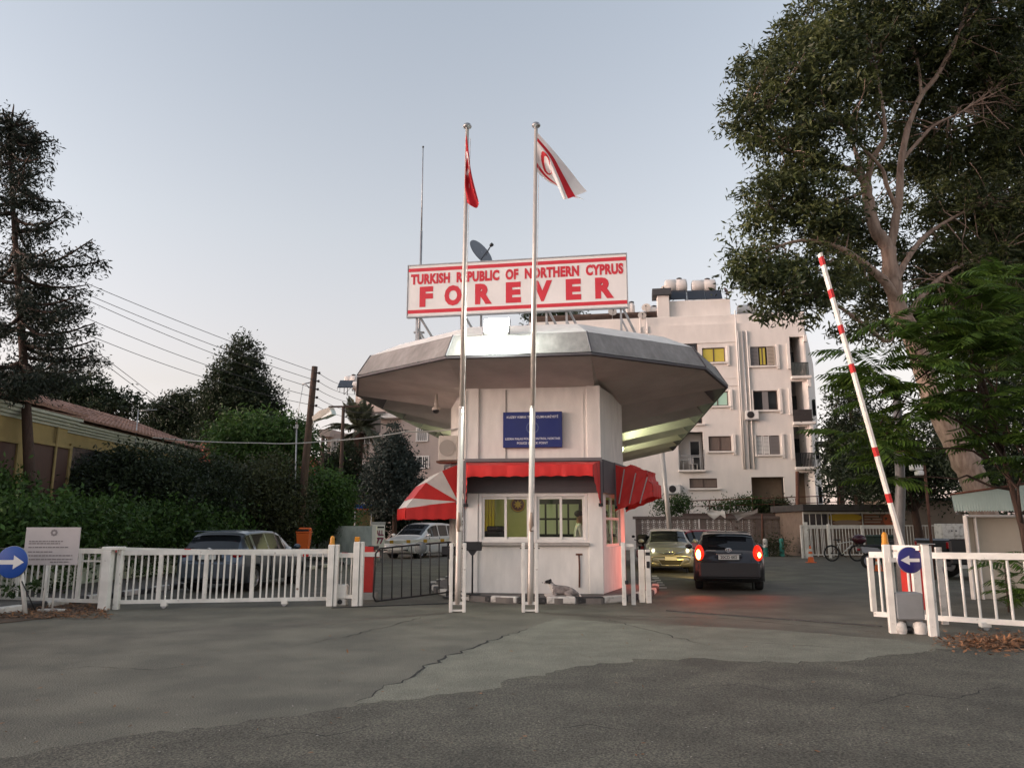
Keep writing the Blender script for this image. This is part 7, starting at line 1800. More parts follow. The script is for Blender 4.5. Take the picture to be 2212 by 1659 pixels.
# scooter with top box
sc0 = D(1876, 1222, 30); sc = thing('scooter', 'dark scooter with a domed red black top box behind the gate', 'scooter', (sc0.x, 30, 0), radians(8)); SILV = mat('scooter_silver', (.30, .31, .34), .3, .4)
for x in (0, 1.3):
    MB().lathe([(.20, -.06), (.27, -.06), (.29, -.03), (.29, .03), (.27, .06), (.20, .06)], (x, 0, .29), 20, 'y', cap=False).build('wheel', RUBBER, sc); MB().lathe([(.2, -.03), (0, -.035)], (x, 0, .29), 12, 'y').build('rim', SILV, sc)
mb = MB(); mb.prism([(-.28, -.13, .62), (.35, -.13, .55), (.55, -.13, .42), (.95, -.13, .36), (1.1, -.13, .42), (.6, -.13, .60), (.35, -.13, .78), (-.32, -.13, .84)], (0, .26, 0)); mb.build('body', SILV, sc)
MB().box(-.25, .55, -.15, .15, .80, .90, .04).build('seat', BLACK, sc); mb = MB(); mb.tube([(1.3, 0, .3), (1.15, 0, .95), (1.1, 0, 1.08)], .04, 8); mb.tube([(1.05, -.33, 1.1), (1.1, 0, 1.08), (1.05, .33, 1.1)], .02, 6); mb.build('fork', DARK_METAL, sc); mb = MB(); mb.prism([(1.0, -.18, .4), (1.22, -.18, .5), (1.16, -.18, 1.05), (1.02, -.18, 1.0)], (0, .36, 0)); mb.build('leg_shield', BLACK, sc)
MB().ball((-.30, 0, 1.10), (.27, .23, .19), 16, 10).build('top_box', mat('box_maroon', (.05, .010, .018), .25), sc); MB().box(-.40, -.20, -.1, .1, .88, .94).build('rack', DARK_METAL, sc); MB().ball((-.36, 0, .72), (.05, .12, .05), 10, 6).build('tail_light', TAIL_OFF, sc)
sc1 = D(1390, 1236, 29.5); sb2 = thing('scooter', 'black scooter seen from behind left of the silver car', 'scooter', (sc1.x, 29.5, 0), radians(80))
for x in (0, 1.25): MB().lathe([(.20, -.06), (.27, -.06), (.29, -.03), (.29, .03), (.27, .06), (.20, .06)], (x, 0, .29), 20, 'y', cap=False).build('wheel', RUBBER, sb2)
mb = MB(); mb.prism([(-.28, -.15, .60), (.35, -.15, .50), (.95, -.15, .34), (1.05, -.15, .42), (.35, -.15, .80), (-.32, -.15, .88)], (0, .30, 0)); mb.build('body', BLACK, sb2); MB().box(-.40, -.05, -.2, .2, .95, 1.30, .06).build('top_box', BLACK, sb2); MB().box(-.35, -.30, -.07, .07, .70, .86, .02).build('tail_light', TAIL_OFF, sb2)
mb = MB(); mb.tube([(1.25, 0, .3), (1.05, 0, 1.0)], .04, 8); mb.tube([(1.0, -.33, 1.08), (1.05, 0, 1.02), (1.0, .33, 1.08)], .02, 6); mb.ball((1.0, .36, 1.2), (.03, .07, .05), 8, 6); mb.build('fork', DARK_METAL, sb2)
# wheelie bin, crates and dark trailer
wb0 = D(1903, 1190, 33); wbn = thing('wheelie_bin', 'dark green wheelie bin between the scooter and the gate', 'bin', (wb0.x, 33, 0)); GRN = mat('bin_green', (.022, .042, .03), .5); vs = [(-.30, -.25, .08), (.30, -.25, .08), (.30, .3, .08), (-.30, .3, .08), (-.42, -.35, 1.12), (.42, -.35, 1.12), (.42, .4, 1.12), (-.42, .4, 1.12)]
MB().add(vs, [(3, 2, 1, 0), (0, 1, 5, 4), (1, 2, 6, 5), (2, 3, 7, 6), (3, 0, 4, 7)]).build('body', GRN, wbn); MB().box(-.45, .45, -.40, .42, 1.12, 1.24, .04).build('lid', GRN, wbn)
for s in (-1, 1): MB().lathe([(.09, -.03), (.09, .03)], (s*.34, .25, .09), 12, 'x').build('wheel', RUBBER, wbn)
cx0 = D(2061, 1160, 30); crt = thing('cabinet', 'white cabinet with small doors beside the cream shed', 'cabinet', (cx0.x, 30, 0)); zt2 = D(2061, 1131, 30).z
MB().box(-.46, .46, 0, .5, 0, zt2, .01).build('casing', KERB_WHITE, crt)
for i in range(2):
    for j in range(3): MB().box(-.43+.44*i, -.02+.44*i, -.025, -.002, zt2-.06-.42*(j+1), zt2-.09-.42*j, .008).build('door', KERB_WHITE, crt); MB().box(-.08+.16*i-.02, -.08+.16*i+.02, -.04, -.026, zt2-.3-.42*j, zt2-.24-.42*j).build('handle', BLACK, crt)
tk = D(2050, 1215, 24.5); trk = thing('pickup_truck', 'black pickup truck tail half hidden by the cream shed', 'truck', (tk.x, 24.5, 0), radians(8)); ztk = D(2050, 1163, 24.5).z
BLKC = paint('black_car_paint', (.010, .010, .012), .3)
mb = MB(); mb.box(-.55, 2.6, -.85, .85, .45, ztk, .05); mb.build('body', BLKC, trk); MB().box(-.62, -.5, -.8, .8, .40, .55, .03).build('bumper', DARK_METAL, trk); MB().box(1.2, 2.6, -.8, .8, ztk, ztk+.55, .12).build('cabin', BLKC, trk); MB().box(1.3, 2.5, -.815, -.801, ztk+.08, ztk+.45, .03).build('side_window', CAR_GLASS, trk)
for s in (-1, 1):
    MB().box(-.565, -.48, s*.74-.06, s*.74+.06, ztk-.30, ztk-.08, .02).build('tail_light', TAIL_OFF, trk)
    for x in (.55,): MB().lathe([(.2, -.11), (.36, -.11), (.38, -.05), (.38, .05), (.36, .11), (.2, .11)], (x, s*.76, .38), 24, 'y', cap=False).build('wheel', RUBBER, trk); MB().lathe([(.21, -.08*s), (.05, -.10*s), (0, -.10*s)], (x, s*.76, .38), 16, 'y').build('rim', ALLOY, trk)
# cream shed with its awning
sf2 = Face(D(2150, 1150, 17.6), radians(3)); sd = thing('shed', 'cream shed with a pale green scalloped awning at right edge', 'shed', sf2.p, sf2.yaw)
def sb_(nm, X0, X1, Y0, Y1, d0, d1, m, z0=None):
    a, b = sf2.at(*k7(X0, Y0)), sf2.at(*k7(X1, Y1)); return MB().box(a[0], b[0], d0, d1, b[1] if z0 is None else z0, a[1], .006).build(nm, m, sd)
CREAM = mat('cream_panel', (.50, .43, .34), .7, var=.08, scale=1.5)
sb_('wall', 1630, 2700, 490, 800, .1, .22, CREAM, 0); sb_('frame_post', 1612, 1632, 475, 800, .0, .12, WHITE_PAINT, 0); sb_('frame_post', 1690, 1712, 475, 800, .02, .095, WHITE_PAINT, 0); sb_('frame_head', 1612, 2700, 470, 490, .0, .12, WHITE_PAINT)
AWN = mat('pale_green_awning', (.46, .56, .50), .6, var=.1, scale=1.2)
sf3 = Face(sf2.p + sf2.n*1.0, sf2.yaw); a0_, a1_ = sf3.at(*k7(1478, 305)), sf3.at(*k7(2700, 130)); b0_ = sf3.at(*k7(1478, 435)); n = 110; vs, fs = [], []
for k in range(n+1):
    f = k/n; u = a0_[0] + (a1_[0]-a0_[0])*f; zt3 = a0_[1] + (a1_[1]-a0_[1])*f; zb3 = b0_[1] + .02*f - (.028 if k % 2 else 0); vs += [(u, -1.0, zt3), (u, -1.05+.006*(k % 2), zb3)]
    if k: fs.append((2*k-2, 2*k, 2*k+1, 2*k-1))
MB().add(vs, fs).build('awning_skirt', AWN, sd)
MB().add([(a0_[0], -1.0, a0_[1]), (a1_[0], -1.0, a1_[1]), (a1_[0], -.7, a1_[1]+.01), (a0_[0], -.7, a0_[1]+.01)], [(0, 1, 2, 3)]).build('awning_roof', mat('awning_top_red', (.14, .06, .05), .8, var=.2), sd)
MB().tube([(a0_[0], -1.0, a0_[1]+.01), (a1_[0], -1.0, a1_[1]+.01)], .025, 6).build('awning_bar', RUST, sd)
mb = MB(); mb.tube([(a0_[0]+.1, -.95, b0_[1]-.02), (a0_[0]+.35, -.6, b0_[1]-.06)], .02, 6); mb.build('awning_arm', STEEL, sd)

# ================================================================ right-hand gate, barrier and lamp post
def kg(X, Y, z=0.0): return G(*k7(X, Y), z)
gp1, gp2 = kg(998, 1450), kg(1328, 1478)
YG = (gp1.y + gp2.y)/2
for k, (p, X, yt, lab) in enumerate(((gp1, 945, 715, 'white post with amber beacon at left of the right gate'), (gp2, 1260, 715, 'broad white post with grey cap right of the arrow sign'))):
    t = thing('gate_post', lab, 'gate post', p, radians(-12), 'white gate posts'); h = D(*k7(X, yt), p.y).z
    cap_post(t, (0, 0), h, .052)
    MB().box(.055, .10, .02, .12, 0, h-.02, .006).build('side_plate', GATE_WHITE, t)
    if k == 1: MB().box(-.06, .13, -.07, .14, h, h+.012).build('cap', STEEL, t)
    else: MB().lathe([(.055, 0), (.055, .02), (.048, .03), (.045, .14), (.03, .18), (0, .19)], (0, .02, h), 14).build('beacon', mat('amber_lens', (.55, .22, .015), .3), t)
h = D(*k7(1100, 720), YG).z; tb2 = thing('top_beam', 'white top bar joining the two right gate posts', 'beam', gp1); MB().obox(Vector((.05, .03, h-.04)), gp2 - gp1 + Vector((-.06, .03, h-.04)), .06, .075).build('beam', GATE_WHITE, tb2)
ga, gb = kg(835, 1375), kg(2240, 1478); ga = G(*k7(868, 1370)); ga.z = 0; gb = G(*k7(2600, 1500)); gb.z = 0
off_ = Vector((.03, .16, 0)); rg = thing('sliding_gate', 'white barred sliding gate at right, running out of the frame', 'gate', ga + off_)
v = gb - ga; hz = D(*k7(835, 775), ga.y + .16).z; LL = v.length
def at_f(X): return max(0, min(1, (kg(X, 1440).x - ga.x)/v.x))
ups = [(.0, .04), (at_f(1420), .06), (at_f(2070), .045), (.97, .045)]
MB().obox(Vector((0, 0, hz-.05)), v + Vector((0, 0, hz-.02)), .06, .10).build('top_rail', GATE_WHITE, rg); MB().obox(Vector((0, 0, .14)), v + Vector((0, 0, .15)), .06, .08).build('bottom_rail', GATE_WHITE, rg)
for f, w in ups: p = v*f; MB().box(p.x-w, p.x+w, p.y-.035, p.y+.035, .18, hz-.1).build('upright', GATE_WHITE, rg)
for X in (1002, 1100, 1190, 1372, 1520, 1605, 1695, 1780, 1870, 1960, 2160, 2250, 2340, 2430, 2520):
    p = v*at_f(X); MB().tube([p + Vector((0, 0, .18)), p + Vector((0, 0, hz-.09))], .021, 8, cap=False).build('bar', GATE_WHITE, rg)
p = v*at_f(1800); MB().lathe([(.055, -.03), (.055, .03)], (p.x, p.y, .058), 14, 'y').build('roller', STEEL, rg); MB().box(p.x-.08, p.x+.08, p.y-.045, p.y+.045, .05, .13, .01).build('roller_bracket', GATE_WHITE, rg)
CHIP = mat('bare_grey_metal', (.20, .19, .19), .6)
r_ = random.Random(8)
for (X, Y, w, hh) in ((1425, 925, .045, .10), (1850, 795, .10, .018), (900, 780, .05, .015)):
    p = k7(X, Y); q = D(*p, (ga + off_ + v*at_f(X)).y - .04); q = q - (ga + off_)
    pts = [(q.x + w*cos(a)*r_.uniform(.6, 1.1), q.y, q.z + hh*sin(a)*r_.uniform(.6, 1.1)) for a in np.linspace(0, 2*pi, 9)[:-1]]; MB().poly(pts).build('paint_chip', CHIP, rg)
st2 = thing('steel_stile', 'flat pale steel stile standing behind the right gate bars', 'post', kg(1530, 1400) + Vector((.0, .35, 0)), 0); MB().box(-.05, .05, -.02, .02, 0, 1.25).build('plate', KERB_WHITE, st2)
# barrier with raised arm
cbp = G(*k7(1225, 1330)); cbp.y += .6; cbp.x += .25; bar_ = thing('barrier', 'raised white barrier arm with red marks on a red cabinet', 'barrier', cbp); hc = D(*k7(1200, 750), cbp.y).z
MB().box(-.20, .20, -.18, .18, 0, .10, .01).build('plinth', CONCRETE, bar_); MB().box(-.17, .17, -.15, .15, .10, hc, .02).build('cabinet', RED, bar_)
a_ = D(1952, 1190, cbp.y - .22) - cbp; b_ = D(1771, 548, cbp.y - .30) - cbp
arm = MB(); arm.obox(a_, b_, .045, .125, (0, -1, 0)); 
arm = arm.build('arm', GATE_WHITE, bar_)
for yy in (566, 640, 720, 806, 985, 1082): 
    f = (yy - 1190)/(548 - 1190); c = a_.lerp(b_, f); d_ = (b_-a_).normalized(); MB().obox(c - d_*.085, c + d_*.085, .050, .130, (0, -1, 0)).build('mark', mat('mark_red', (.50, .03, .03), .5), arm)
mb = MB(); mb.obox(a_ - (b_-a_).normalized()*.35, a_ + (b_-a_).normalized()*.02, .06, .16, (0, -1, 0)); mb.tube([a_*1.0 - Vector((0, .05, 0)), a_ + Vector((0, .3, 0))], .05, 10); mb.build('arm_clamp', GATE_WHITE, bar_)
lq = G(1956, 1312); lq.y += .75; lq.x += .37; lo = thing('lamp_post', 'thick grey lamp post rising beside the raised barrier arm', 'lamp post', lq); tp2 = D(1936, 820, lq.y) - lq
MB().tube([Vector((0, 0, 0)), Vector((tp2.x*.02, 0, 1.5)), tp2*.5, tp2], [.115, .112, .10, .085], 16).build('post', LAMP_GREY, lo)
l2 = D(1978, 1008, 24); mb = MB(); fl2 = thing('floodlight', 'white floodlight heads on a thin pole behind the lamp post', 'floodlight', (l2.x + .25, 24, 0)); MB().tube([(0, 0, 0), (.02, 0, l2.z+.05)], .045, 8).build('pole', RUST, fl2); MB().box(-.42, -.08, -.15, .1, l2.z-.12, l2.z+.06, .03).build('head', WHITE_PAINT, fl2); MB().box(-.30, -.10, -.2, .05, l2.z-.28, l2.z-.13, .03).build('head', WHITE_PAINT, fl2)
asg = G(*k7(1140, 1400)); sc_ = D(*k7(1139, 845), gp1.y - .30)
arrow_sign('arrow_sign', 'blue round sign with white arrow pointing left on the right gate', Vector((sc_.x, sc_.y, 0)), sc_, .188, False, mat('sign_indigo', (.022, .02, .15), .4, var=.1), post=False)
MB().box(-.30, .30, .03, .06, sc_.z-.03, sc_.z+.03).build('bracket', GATE_WHITE, [o for o in COL.objects if o.name == 'arrow_sign.001'][0])
mb2 = thing('gate_motor', 'grey gate motor box at the foot of the blue arrow sign', 'motor box', kg(1140, 1450), radians(-10)); MB().box(-.20, .20, -.10, .20, .20, .60, .02).build('cover', mat('motor_grey', (.21, .22, .225), .6, var=.1), mb2); MB().box(-.05, .20, .0, .18, 0, .20, .02).build('base', mat('motor_grey', (.21, .22, .225), .6), mb2)
for x in (-.15, .13): MB().lathe([(.09, 0), (.105, .06), (.09, .15), (.03, .18)], (x, -.03, 0), 12).build('mount', KERB_WHITE, mb2)
MB().ball((-.02, -.03, .06), (.07, .06, .05), 10, 6).build('plug', BLACK, mb2)

# slim white posts right of the booth
for k, (x0, y0, yt, w, lab) in enumerate(((1349, 1307, 1171, .042, 'slim white post nearest the right corner of the booth'), (1369, 1306, 1181, .045, 'white post standing second from the right booth corner'), (1388, 1301, 1187, .062, 'broad white post third from the right booth corner'), (1402, 1302, 1187, .055, 'grey white post farthest from the right booth corner'))):
    p = G(x0, y0); hh = D(x0, yt, p.y).z; t = thing('gate_post', lab, 'gate post', p, radians(-8), 'white posts right of the booth'); MB().box(-w, w, -.05, .05, 0, hh, .008).build('post', GATE_WHITE, t)
    if k == 0: MB().box(w+.002, .22, -.02, .03, hh-.09, hh-.03).build('crossbar', GATE_WHITE, t); MB().box(w*.5, w+.05, -.065, -.03, .42, .50, .01).build('lock', BLACK, t)
    if k == 3: MB().box(-.03, .04, -.07, -.05, .72, .86, .01).build('lock', BLACK, t); MB().box(-.05, .05, -.056, -.051, hh-.12, hh-.05).build('slot', BLACK, t)
# zebra stripes on the lane edge beyond the booth
zs = []
for k, (xa, xb, y) in enumerate(((1408, 1419, 1243), (1408, 1423, 1247), (1411, 1427, 1252), (1414, 1431, 1257), (1416, 1435, 1262), (1419, 1440, 1268))):
    a, b, c, d_ = G(xa, y), G(xb, y), G(xb+1, y+2.6), G(xa+1, y+2.6); o = sheet('road_marking', [a, b, c, d_], .0045, KERB_WHITE)
# ================================================================ big eucalyptus on the right
EBARK = mat('eucalyptus_bark', (.36, .26, .20), .8, col2=(.17, .11, .08), scale=3.2, thresh=(.30, .62), stretch=(2.5, 2.5, .6), bump=.35, bscale=9)
L_EUC = leafmat('eucalyptus_leaf', (.082, .098, .032), .5, .5, .3); L_EUC2 = leafmat('eucalyptus_leaf_dark', (.046, .062, .024), .45, .5, .25)
YE = 24.0
def E(x, y, d=0.0): return D(x, y, YE + d)
eb = Vector((E(2128, 1110).x + .2, YE, 0)); eu = thing('eucalyptus_tree', 'huge leaning eucalyptus with pale bark filling the upper right', 'tree', eb)
def limb(nm, pts, r0, r1, sides=12, mbx=None):
    P = [E(*p) - eb for p in pts]; Q = []
    for i in range(len(P)-1):
        p0, p1, p2, p3 = P[max(0, i-1)], P[i], P[i+1], P[min(len(P)-1, i+2)]
        for k in range(4):
            t = k/4; Q.append(((p1*2) + (p2-p0)*t + (p0*2-p1*5+p2*4-p3)*t*t + (p1*3-p0-p2*3+p3)*t**3)*.5)
    Q.append(P[-1]); n = len(Q); rr = random.Random(len(pts)+int(pts[0][0]))
    mb = mbx or MB(); mb.tube(Q, [(r0 + (r1-r0)*i/(n-1))*(1 + rr.gauss(0, .045)) for i in range(n)], sides)
    if mbx is None: mb.build(nm, EBARK, eu)
    return Q
t1 = [(2135, 1150), (2109, 1051), (2080, 985), (2054, 936), (2016, 861), (1992, 790), (1968, 720), (1942, 671), (1926, 600), (1919, 537)]
limb('trunk', t1, .43, .23, 16)
limb('limb', [(1921, 545), (1905, 515), (1890, 496), (1875, 433), (1871, 400)], .22, .17)
tips = []
twig = MB()
for pts, r0, r1 in (([(1871, 405), (1849, 373, -.2), (1820, 362, -.5), (1791, 358, -.6), (1750, 340, -1), (1700, 322, -1.2), (1660, 300, -1.2)], .12, .03), ([(1871, 402), (1862, 372), (1850, 335, .2), (1838, 300, .5), (1800, 240, .5), (1760, 170, .5)], .10, .03),
                    ([(1872, 405), (1883, 349, -.2), (1900, 320, -.4), (1912, 290, -.6), (1905, 220, -.6), (1890, 130, -.5)], .12, .03), ([(1920, 545), (1931, 500), (1935, 470), (1941, 445), (1944, 400), (1946, 353), (1958, 290), (1965, 266), (1989, 208), (2020, 170), (2042, 131), (2075, 60), (2095, -20)], .16, .05),
                    ([(1938, 455), (1915, 400, -.3), (1905, 365, -.5), (1860, 315, -1), (1840, 280, -1.2), (1790, 260, -1.3)], .08, .025), ([(1946, 350), (1985, 305, .3), (2020, 270, .5), (2080, 240, .6), (2150, 190, .8)], .07, .02), ([(1990, 208), (1985, 150), (1970, 90, .2), (1960, 20, .3)], .06, .02),
                    ([(1945, 668), (1917, 615, -.3), (1885, 585, -.5), (1849, 557, -.7), (1800, 530, -.9), (1730, 520, -1.2), (1660, 540, -1.5)], .17, .03), ([(1960, 710), (1935, 720, -.3), (1912, 736, -.5), (1854, 692, -1), (1805, 659, -1.2), (1740, 635, -1.5), (1680, 640, -1.7)], .10, .02),
                    ([(1930, 620), (1960, 560, .4), (2000, 510, .8), (2060, 470, 1), (2140, 430, 1.2)], .12, .03), ([(1955, 690), (2010, 620, .6), (2080, 570, 1), (2170, 540, 1.4)], .12, .03), ([(1871, 410), (1830, 430, -.4), (1780, 440, -.8), (1700, 430, -1)], .08, .02), ([(1800, 560, -.8), (1760, 590, -1.2), (1700, 610, -1.4)], .05, .015), ([(1700, 322, -1.2), (1650, 250, -1), (1610, 220, -1)], .04, .012), ([(1690, 430, -1), (1650, 440, -1), (1625, 460, -1)], .035, .012)):
    q = limb('limb', pts, r0, r1, 8); tips += q[len(q)//3:]
eblobs = [(1625, 190, -1, 1.0), (1600, 250, -1, .7), (1650, 140, 0, .9), (1700, 105, 0, 1.1), (1690, 190, -1, 1.2), (1760, 60, 0, 1.2), (1780, 140, -1, 1.4), (1850, 40, 0, 1.4), (1860, 120, 0, 1.5), (1940, 40, 0, 1.5), (1950, 140, 1, 1.4), (2030, 40, 0, 1.5), (2120, 60, 1, 1.6), (2200, 60, 1, 1.6),
          (1650, 290, -1, .9), (1720, 270, -1, 1.2), (1800, 230, -1, 1.3), (1890, 220, 1, 1.3), (1990, 160, 1, 1.3), (2080, 170, 1.5, 1.5), (2170, 190, 1.5, 1.6), (1660, 420, -1, 1.0), (1640, 490, -1, .7), (1720, 400, -1, 1.2), (1770, 450, -1, 1.2), (1800, 340, -1, 1.0), (1700, 350, -.8, .9),
          (1590, 560, -1.5, .6), (1600, 600, -1.5, .7), (1650, 570, -1.5, .9), (1700, 560, -1, 1.0), (1690, 630, -1.5, .9), (1750, 590, -1.2, 1.0), (1810, 600, -1, .9), (1650, 650, -1.5, .7), (1760, 660, -1.5, .7), (1840, 640, 1.2, 1.0), (1800, 500, 1, 1.1), (1860, 470, 1.6, 1.2), (1870, 560, 1.6, 1.1), (1840, 720, -1, .5),
          (1990, 330, 2, 1.3), (2070, 330, 2, 1.5), (2160, 330, 2, 1.6), (2230, 300, 2, 1.5), (2020, 430, 2, 1.3), (2110, 460, 2, 1.5), (2200, 470, 2, 1.5), (1990, 560, 2, 1.2), (2080, 590, 2, 1.5), (2170, 620, 2, 1.6), (2240, 560, 2, 1.5), (2000, 250, 2, 1.2), (1930, 330, 1.8, 1.0), (1930, 700, 2, 1.0), (2020, 690, 2, 1.3), (2120, 740, 2, 1.5), (2220, 740, 2, 1.5)]
B = [(tuple(E(x, y, d) - eb), (r*.98, r*1.1, r*.80)) for x, y, d, r in eblobs]
pts, cen = blob_points(B, 128000, 77, 46, .225, .5)
rr = random.Random(2)
for c in cen[::7]:
    c = Vector(c); q = min(rr.sample(tips, 60), key=lambda p: (p-c).length)
    if (q-c).length < 4: branches(twig, q, [c], .028, rr.randrange(9999), .10, 4, 4)
twig.build('twigs', EBARK, eu)['kind'] = 'stuff'
V_, F_ = leaf_mesh(pts, .22, 3.4, .34, 78); h_ = len(F_)*3//5
def crown_sub(lo, hi, m, nm): link_mesh(nm, np_mesh(nm, V_[lo*4:hi*4], F_[:hi-lo]), m, eu)
crown_sub(0, h_, L_EUC, 'crown'); crown_sub(h_, len(F_), L_EUC2, 'inner_crown')
# ---------------------------------------------------------------- ailanthus with long pinnate fronds in front of it
L_AIL = leafmat('ailanthus_leaflet', (.066, .118, .020), .40, .45, .35)
def pinnate(L, seed, n=11):
    r = random.Random(seed); vs, fs = [], []; P = lambda f: Vector((L*f, 0, L*(.10*f - .34*f*f)))
    for i in range(n):
        f = .14 + .86*i/(n-1); p = P(f); tg = (P(min(1.05, f+.05)) - P(f-.02)).normalized(); ll = L*.27*(.75 + .5*sin(pi*f))*(1 if i < n-1 else .8)
        for s in (-1, 1):
            d = (tg*.45 + Vector((0, s*.9, -.30 + r.gauss(0, .12)))).normalized(); nn = d.cross(tg).normalized(); w = tg*ll*.14
            q = [p, p + d*ll*.35 + w, p + d*ll*.7 + w*.7 - Vector((0, 0, ll*.05)), p + d*ll - Vector((0, 0, ll*.14)), p + d*ll*.7 - w*.7 - Vector((0, 0, ll*.05)), p + d*ll*.35 - w]
            o = len(vs); vs += q; fs += [(o, o+1, o+2), (o, o+2, o+3), (o, o+3, o+4), (o, o+4, o+5)]
    mb = MB().add(vs, fs); mb.tube([P(i/6) for i in range(7)], [.008*(1-.7*i/6) for i in range(7)], 4)
    me = mb.mesh('frond'); me.materials.append(L_AIL); return me
pm = [pinnate(.78, k, 10 + k % 3) for k in range(5)]
ab = Vector((D(2215, 1100, 16).x, 16.0, 0)); ai = thing('ailanthus_tree', 'bright green ailanthus with long feathery fronds over the raised barrier', 'tree', ab)
ablobs = [(1870, 790, 15.2, .55), (1900, 830, 15.2, .6), (1900, 900, 15.3, .6), (1930, 960, 15.3, .55), (1960, 870, 15, .6), (1960, 770, 15.2, .7), (1990, 690, 15.4, .65), (2040, 630, 15.6, .65), (2010, 760, 15.2, .7), (2080, 720, 15.2, .75), (2120, 640, 15.6, .75), (2180, 600, 15.8, .75), (2150, 760, 15.2, .75), (2210, 700, 15.5, .8), (2100, 830, 15, .6), (2170, 870, 15.2, .7), (2130, 930, 15.6, .5), (2200, 960, 15.2, .6), (2240, 840, 15.2, .8), (2250, 1010, 15.4, .6), (1880, 990, 15.6, .35), (1930, 1020, 15.8, .4), (2060, 800, 15.3, .5)]
rr = random.Random(9); stems = MB(); allf = []
nodes = []
for (x, y, Y, r) in ablobs:
    c = D(x, y, Y) - ab
    for k in range(max(2, int(r*6.5))): nodes.append((c + Vector((rr.gauss(0, r*.48), rr.gauss(0, r*.5), rr.gauss(0, r*.42))), r))
trunkp = [Vector((0, 0, 0)), Vector((-.1, 0, 1.5)), Vector((-.35, 0, 3.2)), Vector((-.8, -.2, 5.2)), Vector((-1.3, -.3, 6.4))]
MB().tube(trunkp, [.075, .065, .055, .04, .025], 10).build('trunk', BARK, ai)
for i, (x, y, Y, r) in enumerate(ablobs):
    c = D(x, y, Y) - ab; s = trunkp[1 + i % 3].lerp(trunkp[2 + i % 3], rr.random()); branches(stems, s, [c - Vector((0, 0, .15))], .032, i, .12, 6, 5)
stems.build('limb', BARK, ai)
cnt = 0; rest = MB()
for (p, r) in nodes:
    for k in range(5):
        a = rr.uniform(0, 2*pi); el = rr.uniform(-.15, .55)
        rot = (rr.uniform(-.35, .35), -el, a); s = rr.uniform(.75, 1.2)
        if cnt < 300:
            o = bpy.data.objects.new('frond', pm[cnt % 5]); COL.objects.link(o); o.parent = ai; o.location = p; o.rotation_euler = rot; o.scale = (s,)*3; cnt += 1
        else: allf.append((p, rot, s, rr.randrange(5)))
if allf:
    VV, FF, off = [], [], 0; 
    for (p, rot, s, k) in allf:
        me = pm[k]; n = len(me.vertices); co = np.empty(n*3, np.float32); me.vertices.foreach_get('co', co); M_ = np.array(Matrix.LocRotScale(p, __import__('mathutils').Euler(rot), (s,)*3))
        VV.append(co.reshape(-1, 3) @ M_[:3, :3].T + M_[:3, 3]); tri = [tuple(q.vertices) for q in me.polygons if len(q.vertices) == 3]; FF.append(np.array(tri) + off); off += n
    o = link_mesh('fronds', np_mesh('fronds', np.concatenate(VV), np.concatenate(FF)), L_AIL, ai); o['kind'] = 'stuff'
# low sprig beside the right gate
b = G(2195, 1330); sp = thing('shrub', 'green feathery shrub growing behind the right gate bars', 'shrub', b + Vector((.25, .6, 0)))
mb = MB(); mb.tube([(0, 0, 0), (.02, 0, .9)], [.02, .01], 6); mb.build('stem', BARK, sp)
for k in range(34):
    o = bpy.data.objects.new('frond', pm[k % 5]); COL.objects.link(o); o.parent = sp; o.location = (rr.uniform(-.25, .5), rr.uniform(-.3, .4), rr.uniform(.15, 1.0)); o.rotation_euler = (rr.uniform(-.4, .4), -rr.uniform(-.1, .7), rr.uniform(0, 6.28)); s = rr.uniform(.5, .85); o.scale = (s,)*3
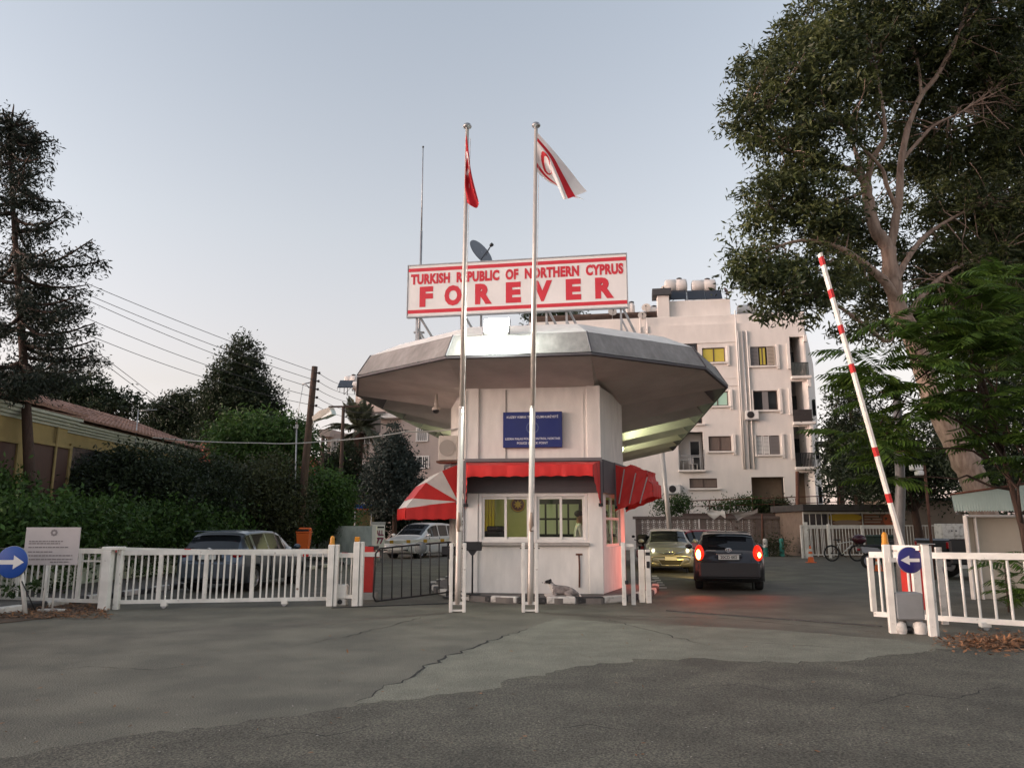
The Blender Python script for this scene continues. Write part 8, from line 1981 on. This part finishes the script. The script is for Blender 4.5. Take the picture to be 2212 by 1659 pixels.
# ---------------------------------------------------------------- background trees on the right
for i, (lab, Y, bl, n, m, lf) in enumerate((
    ('dark green tree between the apartment block and the barrier arm', 46, ((1835, 850, 1.2), (1850, 900, 1.8), (1830, 950, 1.7), (1870, 960, 2.0), (1850, 1020, 2.2), (1820, 1000, 1.3)), 15000, L_DARK, .22),
    ('dark thicket behind the lamp post and kiosk', 40, ((1900, 1000, 2.0), (1950, 960, 2.0), (1990, 1020, 2.0), (1930, 1045, 1.8), (2030, 980, 2.0), (2050, 1030, 1.6)), 18000, L_DARK, .2),
    ('dense dark tree behind the shed on the right', 34, ((2120, 960, 2.0), (2190, 900, 2.2), (2200, 1000, 2.2), (2130, 860, 1.8), (2080, 890, 1.6), (2240, 800, 2.2), (2150, 1050, 1.6)), 20000, L_DARK, .2),
    ('dark tall tree mass behind the eucalyptus at right edge', 34, ((2130, 380, 2.6), (2210, 250, 2.6), (2230, 420, 2.8), (2180, 560, 2.6), (2240, 650, 2.8), (2110, 560, 2.2), (2160, 150, 2.2), (2240, 120, 2.4), (2060, 680, 2.2), (2150, 740, 2.4)), 34000, L_EUC2, .26))):
    B = [(D(x, y, Y), (r, r*.9, r*.85)) for x, y, r in bl]; g = Vector((sum(b_[0].x for b_ in B)/len(B), Y, 0)); top = max((b_[0] for b_ in B), key=lambda p: p.z)
    tree('dark_tree', lab, 'tree', g, [g, g.lerp(top, .4), top], .25, B, n, lf, m, seed=90+i, spread=.40, shell=.35, nb=16)
pl = D(1812, 1080, 60); pl.z = 0; palm('palm tree right of the apartment block', pl, D(1813, 972, 60), 2.8, 40, 9, .34)
pl = D(1195, 790, 60); tb3 = Vector((pl.x, 60, 0)); B = [(D(x, y, 60), (r, r, r*.8)) for x, y, r in ((1195, 690, 1.7), (1160, 695, 1.2), (1230, 690, 1.2), (1200, 720, 2.4), (1190, 760, 2.6))]
tree('dark_tree', 'dark tree top peeping between the roof and the roof sign', 'tree', tb3, [tb3, B[0][0]], .3, B, 9000, .3, L_DARK, seed=99, nb=8)
# dark hedge line and trees closing the street behind
for i, (x, y, Y, R, lab) in enumerate(((560, 1050, 70, (16, 3, 7), 'far dark tree belt behind the red roofs on the left'), (1000, 1100, 75, (9, 3, 5), 'far dark tree belt seen past the booth and white carrier'), (1950, 1050, 72, (26, 3, 5.5), 'far dark tree belt behind the right hand buildings'), (150, 1010, 70, (14, 3, 6), 'far dark tree belt behind the yellow house'))):
    c = D(x, y, Y); c.z = R[2]*.45; g = Vector((c.x, c.y, 0)); tree('tree_belt', lab, 'trees', g, [g, g + Vector((0, 0, R[2]*.6))], .3, [(c, R)], 15000, .5, L_DARK, seed=120+i, clump=24, spread=.9, nb=10, shell=.3, floor=-.2)
